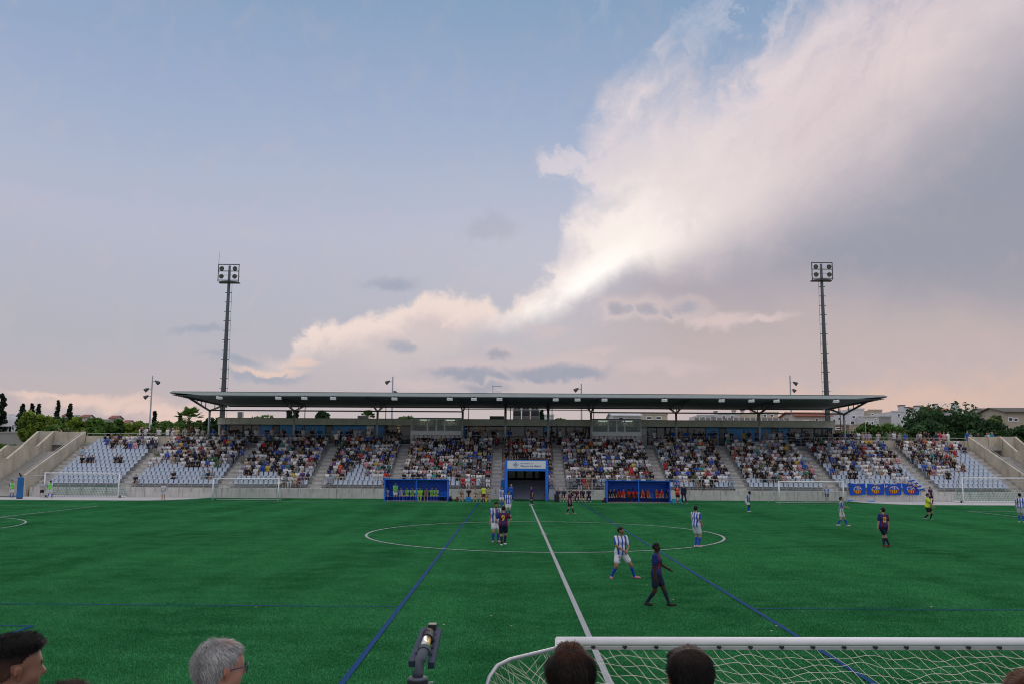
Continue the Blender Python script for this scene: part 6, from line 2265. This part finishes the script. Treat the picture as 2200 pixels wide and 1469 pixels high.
YG = ((.14, .22, .03), (.22, .30, .05))       # yellow green
MG = ((.065, .15, .03), (.12, .21, .045))
DG = ((.024, .068, .025), (.048, .105, .035))
CY = ((.012, .030, .018), (.026, .050, .026))
PG = ((.11, .18, .06), (.18, .25, .09))
spec = [
    ('ragged tall conifer at the edge beside the white cottage', 8, 846, 36, 150, CY, 'pine'),
    ('broad dark tree behind the white cottage', 30, 887, 74, 158, DG, 'round'),
    ('stout leaning cypress above the end staircase', 50, 866, 30, 140, CY, 'cypress'),
    ('cypress in the middle of the close trio', 70, 865, 20, 142, CY, 'cypress'),
    ('thin gappy cypress, last of the close trio', 84, 866, 18, 144, CY, 'cypress'),
    ('slim tall cypress with a bushy foot', 126, 858, 15, 150, CY, 'cypress'),
    ('dark bush at the foot of the slim cypress', 122, 889, 34, 149, DG, 'round'),
    ('broad tapering cypress, fourth along the skyline', 152, 865, 24, 150, CY, 'cypress'),
    ('tall yellow-green tree in front of the close cypress trio', 72, 880, 58, 120, YG, 'round'),
    ('low yellow-green tree beside the bushy foot cypress', 103, 893, 46, 121, YG, 'round'),
    ('spreading green tree above the landing people', 128, 904, 66, 119, MG, 'round'),
    ('pale green tree right of the landing people', 165, 896, 62, 121, YG, 'round'),
    ('feathery green tree with a raised top', 203, 892, 62, 122, MG, 'round'),
    ('low olive tree before the hill village', 238, 908, 58, 124, PG, 'round'),
    ('low grey-green tree left of the leaning lamp post', 270, 910, 50, 126, PG, 'round'),
    ('grey-green tree behind the leaning lamp post', 304, 903, 60, 126, MG, 'round'),
    ('small slim cypress right of the leaning lamp post', 333, 882, 12, 135, CY, 'cypress'),
    ('green tree beside the landing people', 145, 900, 60, 126, MG, 'round'),
    ('wide green tree in front of the hill village', 255, 902, 70, 118, MG, 'round'),
    ('small yellow-green tree under the leaning lamp post', 290, 905, 50, 118, YG, 'round'),
    ('dense green tree filling the gap above the first block', 186, 900, 70, 128, MG, 'round'),
    ('olive tree above the first aisle', 222, 903, 66, 130, YG, 'round'),
    ('green tree between the lamp post and small cypress', 322, 906, 52, 130, MG, 'round'),
    ('low green tree between small cypress and palm', 346, 907, 50, 128, MG, 'round'),
    ('dark green tree behind the first column', 432, 905, 46, 130, DG, 'round'),
    ('rounded green tree left of the fan palm', 372, 900, 62, 122, MG, 'round'),
    ('tiny cypress behind the fan palm', 387, 891, 9, 140, CY, 'cypress'),
    ('dark shrubby tree right of the fan palm', 458, 898, 40, 124, DG, 'round'),
    ('bright green tree seen above the blue wall', 565, 878, 88, 122, MG, 'round'),
    ('thin dark pine left of the second column', 621, 881, 24, 130, CY, 'pine'),
    ('dark pine right of the second column', 636, 880, 18, 132, CY, 'pine'),
    ('round grey-green pine on its own above the blue wall', 693, 877, 26, 128, DG, 'round'),
    ('pale small tree left of the first press box', 868, 887, 40, 126, PG, 'round'),
    ('dark narrow tree beside the air handling units', 1164, 879, 16, 126, CY, 'cypress'),
    ('small tree top beside the fourth column', 1205, 894, 26, 126, MG, 'round'),
    ('yellow-green feathery tree before the white terraces', 1868, 903, 84, 122, MG, 'round'),
    ('light green tree left of the big dark tree', 1922, 905, 64, 120, MG, 'round'),
    ('low bush beside the last canopy column', 1815, 922, 40, 118, MG, 'round'),
    ('low dark tree between the light and the big one', 1962, 906, 80, 121, DG, 'round'),
    ('largest dark green tree towering over the house end', 2035, 864, 215, 128, DG, 'round'),
    ('dark green tree in front of the largest one', 1996, 893, 100, 122, DG, 'round'),
    ('dark rounded tree before the beige gable', 2108, 900, 110, 122, DG, 'round'),
    ('sparse pale tree before the beige gable', 2138, 885, 36, 126, PG, 'round'),
    ('dark tree at the picture edge below the beige gable', 2182, 905, 90, 120, DG, 'round'),
]
for k, (lb, px, py, w, Y, cols, kind) in enumerate(spec):
    tree(lb, px, py - (7 if kind == 'round' and px < 480 and py > 892 else 0), w, Y, cols, kind, seed=k, leaf=.24 if kind != 'round' else (.30 if w > 60 else .26))
# low hedge strip at the left beyond the wall and tops of shrubs
for k, (lb, px, py, w) in enumerate((('low bush on the bank beyond the end staircase', 8, 950, 30), ('second low bush on the bank beyond the end staircase', 26, 951, 26))):
    tree(lb, px, py, w, 104, MG, 'round', seed=80 + k, n=1400, leaf=.16, z0=3.6, name='shrub', group='shrubs beyond the staircase')


def fan_palm(label, px, py_top, Y, w_px, seed, skirt=True):
    rnd = random.Random(seed)
    top = at(px, py_top, Y)
    w = w_px * Y / F_PX / 2
    zc = top.z - w * .9
    root = empty('palm_tree', (top.x, Y, 0), label, 'tree')
    link('trunk', MB().tube([(0, 0, 0), (.05, 0, zc * .5), (0, 0, zc)], [.3, .22, .24], 10).mesh('palm_trunk', BARK), root)
    V, F_, C = [], [], []
    for k in range(64):
        a = rnd.uniform(0, 2 * math.pi)
        el = rnd.uniform(-.55, 1.45) if k < 48 else rnd.uniform(-1.45, -1.0)
        dead = k >= 48 and skirt
        d = Vector((math.cos(a) * math.cos(el), math.sin(a) * math.cos(el), math.sin(el)))
        L = w * rnd.uniform(.45, .62)
        s = d.cross(Vector((0, 0, 1))).normalized()
        u = s.cross(d)
        base = Vector((0, 0, zc))
        tip = base + d * L
        n0 = len(V)
        V += [base - s * .03, base + s * .03, tip + s * .02, tip - s * .02]
        F_.append((n0, n0 + 1, n0 + 2, n0 + 3))
        col = np.array((.17, .12, .06)) if dead else np.array((.10, .19, .04)) * rnd.uniform(.7, 1.4)
        C += [col] * 4
        m = 13
        for j in range(m):
            t = (j / (m - 1) - .5) * 2.3
            e = (d * math.cos(t) + s * math.sin(t) - u * .12).normalized()
            ln = w * rnd.uniform(.40, .55) * (1 - .25 * abs(t))
            q = e.cross(u).normalized() * .085
            n0 = len(V)
            end = tip + e * ln - Vector((0, 0, .10 * ln))
            V += [tip, tip + e * ln * .55 + q, end, tip + e * ln * .55 - q]
            F_.append((n0, n0 + 1, n0 + 2, n0 + 3))
            C += [col] * 4
    link('fronds', np_mesh('palm_fronds', np.array([tuple(v) for v in V]), F_, LEAF, np.array(C)), root)


fan_palm('fan palm with a brown skirt of dead fronds beside the first column', 408, 872, 116, 66, 3)
fan_palm('small fan palm top behind the white condenser on the roof', 790, 880, 124, 40, 4, False)

# ------------------------------------------------------------------ houses
WIN = mat('house_window_dark', (0.05, 0.06, 0.075), 0.3)


def house(label, px0, px1, py_top, Y, col, depth=9.0, windows=(), roof=None, chimneys=(), parapet=True, name='house', z0=0.0, group='houses beyond the stand'):
    a, c = at(px0, py_top, Y), at(px1, py_top, Y)
    h = (a.z + c.z) / 2
    cx = (a.x + c.x) / 2
    root = empty(name, (cx, Y, z0), label, 'house', group)
    wm = mat('house_wall_%02d_%02d_%02d' % tuple(int(q * 100) for q in col), col, 0.85, 0.08, .5, stain=.2)
    MB().box(a.x, c.x, Y, Y + depth, z0, h).build('wall', wm, root)
    if roof is None:
        if parapet:
            MB().box(a.x - .1, c.x + .1, Y - .1, Y + .2, h, h + .25).build('parapet', wm, root)
            MB().box(a.x + .2, c.x - .2, Y + .3, Y + depth, h, h + .06).build('roof', mat('terrace_tile', (.26, .16, .12), .9), root)
    else:
        rc_, rh = roof
        rm = mat('roof_tile_%02d_%02d' % (int(rc_[0] * 100), int(rc_[1] * 100)), rc_, 0.85, 0.25, 1.2)
        r = MB().prism([(Y - .5, h - .05), (Y + depth / 2, h + rh), (Y + depth + .5, h - .05), (Y + depth + .5, h + .12), (Y + depth / 2, h + rh + .17), (Y - .5, h + .12)], 'x', a.x - .4, c.x + .4).build('roof', rm, root)
        MB().prism([(Y, h), (Y + depth / 2, h + rh - .05), (Y + depth, h)], 'x', a.x, c.x).build('gable', wm, root)
    for (wx, wy, ww, wh) in windows:
        p, q = at(wx, wy, Y), at(wx + ww, wy + wh, Y)
        w_ = MB()
        w_.box(p.x - .12, q.x + .12, Y - .06, Y - .01, p.z, p.z + .12).box(p.x - .12, q.x + .12, Y - .10, Y - .01, q.z - .12, q.z)
        w_.box(p.x - .12, p.x, Y - .05, Y - .01, q.z, p.z).box(q.x, q.x + .12, Y - .05, Y - .01, q.z, p.z)
        f = w_.build('window', WHITE_WALL, root)
        MB().box(p.x, q.x, Y - .03, Y - .012, q.z, p.z).build('pane', WIN, f)
    for (wx, wy, ww) in chimneys:
        p, q = at(wx, wy, Y + 2), at(wx + ww, wy, Y + 2)
        k = MB().box(p.x, q.x, Y + 2, Y + 3.2, h - .5, p.z).build('chimney', wm, root)
        MB().box(p.x - .1, q.x + .1, Y + 1.9, Y + 3.3, p.z, p.z + .18).build('cap', mat('chimney_cap', (.1, .1, .1), .8), k)


W1, W2, BE, GR, PK = (.68, .69, .72), (.60, .60, .60), (.48, .42, .34), (.34, .33, .32), (.60, .53, .50)
house('long white house with two roof blocks beside the largest tree', 1915, 1976, 884, 175, W1, windows=((1929, 888, 4, 6), (1968, 901, 4, 5)), chimneys=((1934, 871, 10), (1969, 872, 9), (1944, 875, 8)))
house('white house with a red tiled roof behind the largest tree', 1976, 2040, 882, 182, W1, roof=((.30, .085, .055), 0.9), windows=((1976, 901, 10, 6), (1990, 886, 5, 4)), chimneys=((2009, 868, 5), (2050, 866, 9)))
house('white terraced house with balconies behind the last column', 1822, 1856, 879, 168, W1, windows=((1831, 893, 6, 4), (1846, 893, 3, 5), (1828, 904, 7, 6), (1838, 905, 4, 5)))
house('pale flat roofed block above the terraces', 1866, 1895, 881, 200, BE, windows=((1872, 888, 4, 3), (1884, 888, 4, 3)))
house('white stepped house with balcony in the middle of the terraces', 1855, 1888, 895, 164, W2, windows=((1861, 905, 5, 6), (1872, 905, 4, 6), (1880, 899, 3, 3)))
house('grey concrete side wall of a house beside the terraces', 1886, 1914, 896, 170, GR)
house('low beige house in front of the white terraces', 1832, 1858, 913, 150, BE, windows=((1838, 924, 6, 4), (1848, 924, 6, 4)))
house('brown brick shed beside the last column', 1787, 1824, 914, 146, (.26, .19, .14), windows=((1796, 918, 10, 3),))
house('white house with small dark windows between mast and last column', 1783, 1824, 889, 160, W1, windows=((1790, 900, 4, 5), (1801, 896, 5, 5), (1812, 902, 5, 6)))
house('long pinkish white house with red roof edge seen under the canopy', 1708, 1784, 893, 158, PK, roof=((.32, .10, .06), .8), windows=((1725, 903, 11, 4), (1752, 899, 5, 4)))
house('cream apartment block seen under the canopy', 1612, 1672, 886, 178, (.58, .50, .38), windows=((1625, 890, 6, 4), (1640, 890, 6, 4), (1655, 890, 6, 4)))
house('white apartment block left of the cream one, under the canopy', 1543, 1610, 889, 186, W2, windows=((1552, 893, 6, 3), (1570, 893, 6, 3), (1590, 893, 6, 3)), chimneys=((1536, 884, 5), (1575, 882, 6), (1594, 881, 5)))
house('low white block behind the solar panels', 1498, 1546, 892, 190, W2, windows=((1508, 895, 6, 3), (1528, 895, 6, 3)))
house('white shed with a sloping metal roof above the second press box', 1318, 1376, 893, 160, W1, roof=((.45, .47, .50), .7), windows=((1330, 896, 8, 3),))
house('long beige warehouse right of the sloping metal roof', 1374, 1434, 890, 166, (.52, .46, .36), windows=((1390, 895, 10, 4), (1410, 895, 10, 4)))
house('small white block left of the fourth column', 1166, 1190, 892, 170, W2)
house('beige gabled house at the picture edge behind the dark trees', 2158, 2230, 885, 150, BE, roof=((.10, .09, .085), 0.9), windows=((2167, 897, 8, 6), (2179, 898, 7, 6)))
house('grey roofed house with solar water tanks behind the largest tree', 2124, 2170, 884, 190, W2, roof=((.14, .13, .125), 0.9), windows=((2134, 884, 8, 4),))
house('white cottage with a sloping roof at the picture edge', -20, 24, 915, 150, W1, roof=((.50, .50, .52), 2.2), windows=((4, 920, 6, 6),))
house('small white tower with one window beside the cottage', 20, 34, 912, 150, W1, windows=((26, 917, 4, 5),), depth=2.0)
house('long grey wall of a shed beyond the end staircase', -30, 58, 930, 135, GR)
# village on the hill far behind the green trees
hill = MB()
xs = np.linspace(-330, 330, 67)
hz = [10 + 9 * math.exp(-((x + 215) / 50) ** 2) + 5 * math.exp(-((x + 150) / 40) ** 2) + 13 * math.exp(-((x - 175) / 80) ** 2) + 1.0 * math.sin(x * .11) for x in xs]
vs = []
for j, (Yh, f) in enumerate(((330, 0.0), (380, .55), (450, 1.0), (560, 1.05))):
    vs += [(x, Yh, -.05 if j == 0 else h_ * f) for x, h_ in zip(xs, hz)]
n_ = len(xs)
hill.add(vs, [(j * n_ + i, j * n_ + i + 1, (j + 1) * n_ + i + 1, (j + 1) * n_ + i) for j in range(3) for i in range(n_ - 1)])
tag(hill.build('hill', mat('wooded_hill', (.06, .085, .04), .95, .4, .08, world=True), smooth=True), kind='structure')
vill = [(108, 121, 897, W2), (133, 140, 893, PK), (160, 172, 891, W1), (172, 186, 896, W2), (186, 200, 903, GR), (200, 214, 906, PK), (224, 234, 901, GR), (234, 248, 898, BE), (246, 262, 904, W2), (262, 274, 908, PK), (281, 292, 911, W2)]
for k, (a, c, t, col) in enumerate(vill):
    house('far hill village house, %s from the cypresses' % ORD[k], a, c, t, 420 + 6 * (k % 3), col, windows=((a + 3, t + 3, 2, 2),), parapet=(k % 2 == 0), roof=None if k % 2 == 0 else ((.25, .10, .07), 1.5), group='far hill village', z0=8.0)

# ------------------------------------------------------------------ near terrace and the heads in front of us
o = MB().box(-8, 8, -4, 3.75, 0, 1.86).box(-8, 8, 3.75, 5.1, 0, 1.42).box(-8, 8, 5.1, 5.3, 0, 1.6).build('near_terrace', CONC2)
tag(o, kind='structure')
HAIR_M = attr_mat('hair_surface', 0.6, 0.18)
SKIN_M = attr_mat('skin_surface', 0.55, 0.4, 0.0, 0.10, 220.0)


def near_person(label, px, py_top, Y, yaw, style, skin, hairc, shirt, seed, glasses=False, tilt=0.0):
    rnd = np.random.default_rng(seed)
    P_ = []
    ad = lambda *a, **k: P_.append(Prim(*a, **k))
    # skull, brow, cheeks, jaw, chin, nose, lips, ears
    ad((0, -.020, .140), (0, .026, .138), .076, .080, 'head', sc=(.97, 1, 1))
    ad((0, .030, .105), (0, .034, .095), .070, .066, 'head', .03)
    ad((-.030, -.066, .118), (.030, -.066, .118), .026, .026, 'face', .03)
    ad((-.036, -.050, .068), (.036, -.050, .068), .034, .034, 'face', .03)
    ad((0, -.040, .060), (0, -.062, .012), .054, .030, 'face', .03)
    ad((-.046, .0, .040), (0, -.056, .008), .024, .022, 'face', .025)
    ad((.046, .0, .040), (0, -.056, .008), .024, .022, 'face', .025)
    ad((0, -.090, .112), (0, -.112, .074), .009, .014, 'face', .014)
    ad((-.012, -.096, .070), (.012, -.096, .070), .010, .010, 'face', .01)
    ad((-.018, -.088, .043), (.018, -.088, .043), .008, .008, 'lip', .008)
    ad((-.015, -.086, .033), (.015, -.086, .033), .008, .008, 'lip', .006)
    for s in (-1, 1):
        ad((s * .086, .006, .112), (s * .082, .002, .072), .016, .011, 'ear', .008, sc=(.5, 1, 1))
        ad((s * .092, .020, .118), (s * .094, .022, .096), .012, .011, 'ear', .006, sc=(.5, 1, 1))
    ad((0, .030, .040), (0, .048, -.085), .058, .064, 'skin', .03)
    ad((-.06, .055, -.09), (.06, .055, -.09), .055, .055, 'shirt', .04)
    ad((-.165, .055, -.155), (.165, .055, -.155), .062, .062, 'shirt', .05)
    ad((-.09, .045, -.27), (.09, .045, -.27), .120, .120, 'shirt', .06)
    ad((-.07, .050, -.50), (.07, .050, -.50), .125, .125, 'shirt', .06)
    ad((-.08, .030, -.66), (.08, .030, -.66), .13, .13, 'leg', .05)
    for s in (-1, 1):
        ad((s * .20, .055, -.17), (s * .25, .03, -.44), .055, .045, 'shirt', .03)
        ad((s * .25, .03, -.44), (s * .14, -.20, -.55), .043, .032, 'skin', .02)
        ad((s * .14, -.20, -.55), (s * .08, -.27, -.57), .036, .026, 'skin', .015)
        ad((s * .09, .0, -.68), (s * .12, -.42, -.66), .085, .065, 'leg', .03)
        ad((s * .12, -.42, -.66), (s * .12, -.40, -1.02), .062, .045, 'leg', .03)
        ad((s * .12, -.37, -1.04), (s * .13, -.54, -1.07), .045, .035, 'shoe', .015)
    V, Q = polygonise(P_, .0085)
    i, t = which(P_, V)
    reg = np.array([p.reg for p in P_])[i]
    C = np.tile(np.array(skin), (len(V), 1))
    C[reg == 'shirt'] = shirt
    C[reg == 'leg'] = (.03, .035, .05)
    C[reg == 'shoe'] = (.05, .05, .05)
    C[reg == 'lip'] = np.array(skin) * np.array((1.0, .72, .7))
    C[reg == 'ear'] = np.array(skin) * np.array((1.0, .84, .80))
    eye = (np.abs(V[:, 2] - .098) < .007) & (np.abs(np.abs(V[:, 0]) - .033) < .014) & (V[:, 1] < -.06)
    C[eye] = (.03, .025, .02)
    brow = (np.abs(V[:, 2] - .122) < .006) & (np.abs(np.abs(V[:, 0]) - .034) < .022) & (V[:, 1] < -.06)
    C[brow] = np.array(hairc) * .9
    p = at(px, py_top, Y)
    org = np.array((p.x, p.y, p.z - .218 - style.get('top', .01)))
    Rm = rz(yaw) @ rx(tilt)
    o = link('person', np_mesh('person', V @ Rm.T, Q, SKIN_M, C, True), None, org)
    tag(o, label, 'person', 'spectators in front of the camera')
    # hair: a shaped shell over the skull plus many fine strands
    head = P_[:2]
    st = style

    def thick(q):
        """hair depth at a point of the head, negative where the skin is bare"""
        x, y, z = q[:, 0], q[:, 1], q[:, 2]
        ang = y / .09                                           # -1 brow .. +1 nape
        line = np.where(y < -.03, .168 + (-.03 - y) * .25, np.where(y < .034, .130 + np.maximum(0, .0 - y) * 1.0, .05 + np.maximum(0, .060 - y) * 1.2))
        m = np.clip((z - line) / .016, -1, 1)
        topw = np.clip((z - st['split']) / .04, 0, 1)
        th = st['side'] * (1 - topw) + st['top'] * topw
        th = th + (rnd_noise(q) * st['rough'])
        if st.get('recede'):
            bald = np.clip((z - .196) / .012, 0, 1) * np.clip((.035 - y) / .03, 0, 1)
            th = th * (1 - .6 * bald)
        if st.get('quiff'):
            th = th + st['quiff'] * np.clip((-.035 - y) / .03, 0, 1) * topw
        return np.where(m > 0, th * np.minimum(1, m + .2), -.012 * (1 - m))

    ph = rnd.uniform(0, 6, 12)

    def rnd_noise(q):
        return (np.sin(q[:, 0] * 61 + ph[0] + 2 * np.sin(q[:, 2] * 40 + ph[1])) * .5 + np.sin(q[:, 1] * 83 + q[:, 0] * 30 + ph[2]) * .35 + np.sin(q[:, 2] * 120 + q[:, 1] * 55 + ph[3]) * .25)
    h = .0055
    ax = [np.arange(-.125, .126, h), np.arange(-.15, .16, h), np.arange(.0, .30, h)]
    G = np.stack(np.meshgrid(*ax, indexing='ij'), -1).reshape(-1, 3)
    D = field(head, G) - thick(G)
    HV, HQ = surface_net(D.reshape([len(a) for a in ax]), np.array([a[0] for a in ax]), h)
    keep = thick(HV) > .0002
    # outward normals of the shell from the skull field
    e = 1e-3
    Nn = np.stack([field(head, HV + np.eye(3)[k] * e) - field(head, HV - np.eye(3)[k] * e) for k in range(3)], 1)
    Nn /= np.maximum(np.linalg.norm(Nn, axis=1), 1e-9)[:, None]
    fq = keep[HQ].all(1)
    HQ = HQ[fq]
    hc = np.array(hairc)
    tone = (.55 + .25 * rnd_noise(HV * 1.7) + .2 * np.sin(HV[:, 0] * 400 + HV[:, 1] * 90))[:, None]
    HC = hc * np.clip(tone, .25, 1.2)
    if st.get('fade'):
        f = np.clip((HV[:, 2] - .10) / .07, 0, 1)[:, None]
        HC = HC * f + (np.array(skin) * .30 + hc * .5) * (1 - f)
    if st.get('recede'):
        sk_ = np.clip((HV[:, 2] - .19) / .02, 0, 1) * np.clip((.03 - HV[:, 1]) / .03, 0, 1) * .5
        HC = HC * (1 - sk_[:, None]) + np.array(skin) * sk_[:, None]
    ids = np.nonzero(keep)[0]
    m_ = st['n']
    pick = rnd.choice(ids, m_)
    b0 = HV[pick] + rnd.normal(size=(m_, 3)) * .0025
    if st.get('recede'):
        thin = (HV[pick][:, 2] > .195) & (HV[pick][:, 1] < .04) & (rnd.random(m_) < .75)
        pick = np.where(thin, rnd.choice(ids[HV[ids][:, 2] < .19], m_), pick)
        b0 = HV[pick] + rnd.normal(size=(m_, 3)) * .0025
    nn = Nn[pick]
    crown = np.array(st.get('crown', (0.0, .055, .215)))
    fl = b0 - crown
    fl = fl - nn * (fl * nn).sum(1)[:, None]
    fl /= np.maximum(np.linalg.norm(fl, axis=1), 1e-6)[:, None]
    clump = np.stack([np.sin(b0[:, 0] * 90 + ph[5]), np.sin(b0[:, 1] * 80 + ph[6]), np.sin(b0[:, 2] * 85 + ph[7])], 1)
    dirv = fl * st['comb'] + nn * st['lift'] + clump * .28 + rnd.normal(size=(m_, 3)) * st['mess'] + np.array((0, 0, -.12))
    dirv /= np.linalg.norm(dirv, axis=1)[:, None]
    ln = st['len'] * rnd.uniform(.5, 1.15, m_) * (np.where(b0[:, 2] < st['split'], st.get('lenside', .6), 1.0))
    w_ = np.cross(dirv, nn)
    w_ /= np.maximum(np.linalg.norm(w_, axis=1), 1e-6)[:, None]
    wd = .0009 * rnd.uniform(.6, 1.3, m_)[:, None]
    mid = b0 + dirv * (ln * .55)[:, None] + nn * (ln * .10)[:, None]
    tip = b0 + dirv * ln[:, None] - nn * (ln * .16)[:, None] + np.array((0, 0, -.12)) * ln[:, None]
    b0 = b0 - nn * .003
    SVv = np.stack([b0 - w_ * wd, b0 + w_ * wd, mid + w_ * wd * .8, mid - w_ * wd * .8, tip + w_ * wd * .15, tip - w_ * wd * .15], 1).reshape(-1, 3)
    base = np.arange(m_) * 6
    SQ = np.concatenate([np.stack([base, base + 1, base + 2, base + 3], 1), np.stack([base + 3, base + 2, base + 4, base + 5], 1)])
    sc_ = hc * (rnd.uniform(.5, 1.7, m_)[:, None]) * (1 + .25 * clump[:, :1])
    if 'tint' in st:  # warm backlight on top of the hair, put into the strand colour
        kq = np.clip((b0[:, 2] - .19) / .04, 0, 1)[:, None] * rnd.random((m_, 1))
        sc_ = sc_ * (1 - kq * .6) + np.array(st['tint']) * kq * .6
    if st.get('fade'):
        f = np.clip((b0[:, 2] - .10) / .07, .15, 1)[:, None]
        sc_ = sc_ * f + (np.array(skin) * .25 + hc * .5) * (1 - f)
    AV = np.concatenate([HV, SVv]) @ Rm.T
    AF = np.concatenate([HQ, SQ + len(HV)])
    AC = np.concatenate([HC, np.repeat(sc_, 6, axis=0)])
    link('hair', np_mesh('hair', AV, AF, HAIR_M, np.clip(AC, 0, .9), True), o)
    if glasses:
        g = MB()
        fr = [(-.066, -.098, .112), (-.030, -.117, .114), (-.012, -.116, .112), (-.012, -.114, .082), (-.034, -.112, .072), (-.062, -.096, .078), (-.066, -.098, .112)]
        for s in (-1, 1):
            g.tube([tuple(Rm @ np.array((s * x, y, z))) for x, y, z in fr], .0026, 6)
            g.tube([tuple(Rm @ np.array(q)) for q in ((s * .066, -.098, .110), (s * .080, -.06, .108), (s * .084, .012, .104), (s * .084, .03, .09))], .0026, 6)
        g.tube([tuple(Rm @ np.array(q)) for q in ((-.012, -.116, .108), (0, -.118, .112), (.012, -.116, .108))], .0024, 6)
        gl = link('glasses', g.mesh('glasses', mat('navy_frame', (.02, .03, .10), .3, .05)), o)
        for s in (-1, 1):
            lens = [tuple(Rm @ np.array((s * x, y, z))) for x, y, z in fr[:-1]]
            link('lens', MB().add(lens, [tuple(range(6))]).mesh('lens', glass_mat('spectacle_lens', (.6, .65, .7), .85, .02)), gl)
    return o


S_FADE = dict(split=.165, side=.003, top=.026, rough=.002, n=9000, comb=.55, lift=.55, mess=.30, len=.016, lenside=.25, fade=True, quiff=.006)
S_GREY = dict(split=.12, side=.008, top=.007, rough=.0016, n=11000, comb=1.0, lift=.10, mess=.08, len=.032, lenside=.8, recede=True, quiff=.0, crown=(.02, .06, .20))
S_MOP = dict(split=.10, side=.013, top=.022, rough=.004, n=12000, comb=.9, lift=.12, mess=.13, len=.042, lenside=.7, tint=(.16, .06, .028))
S_MOP2 = dict(S_MOP, top=.020, side=.011, mess=.20, len=.030, crown=(.03, .05, .21), tint=(.12, .05, .03))
near_person('young man with a dark high fade haircut facing right, at the near corner', 38, 1360, 3.8, rad(134), S_FADE, (.25, .125, .078), (.008, .007, .007), (.02, .02, .025), 11)
near_person('grey-haired man with blue-framed glasses looking across the pitch', 474, 1370, 3.85, rad(134), S_GREY, (.38, .19, .13), (.30, .30, .295), (.05, .06, .09), 12, glasses=True)
near_person('boy with tousled brown hair seen from behind, left end of the near goal', 1226, 1386, 3.95, rad(180), S_MOP, (.34, .17, .11), (.010, .006, .004), (.10, .11, .13), 13)
near_person('boy with short dark hair seen from behind, middle of the near goal', 1479, 1388, 3.95, rad(183), S_MOP2, (.32, .16, .10), (.006, .0045, .004), (.03, .03, .05), 14)
near_person('person with auburn hair at the near corner below the goal net', 2222, 1442, 3.40, rad(170), dict(S_MOP, tint=(.26, .09, .04)), (.42, .22, .14), (.05, .018, .010), (.2, .2, .22), 15)
near_person('person showing only a dark hair tuft beside the fade haircut', 145, 1465, 3.6, rad(150), dict(S_MOP2, mess=.5), (.38, .2, .13), (.02, .013, .01), (.05, .05, .06), 16)
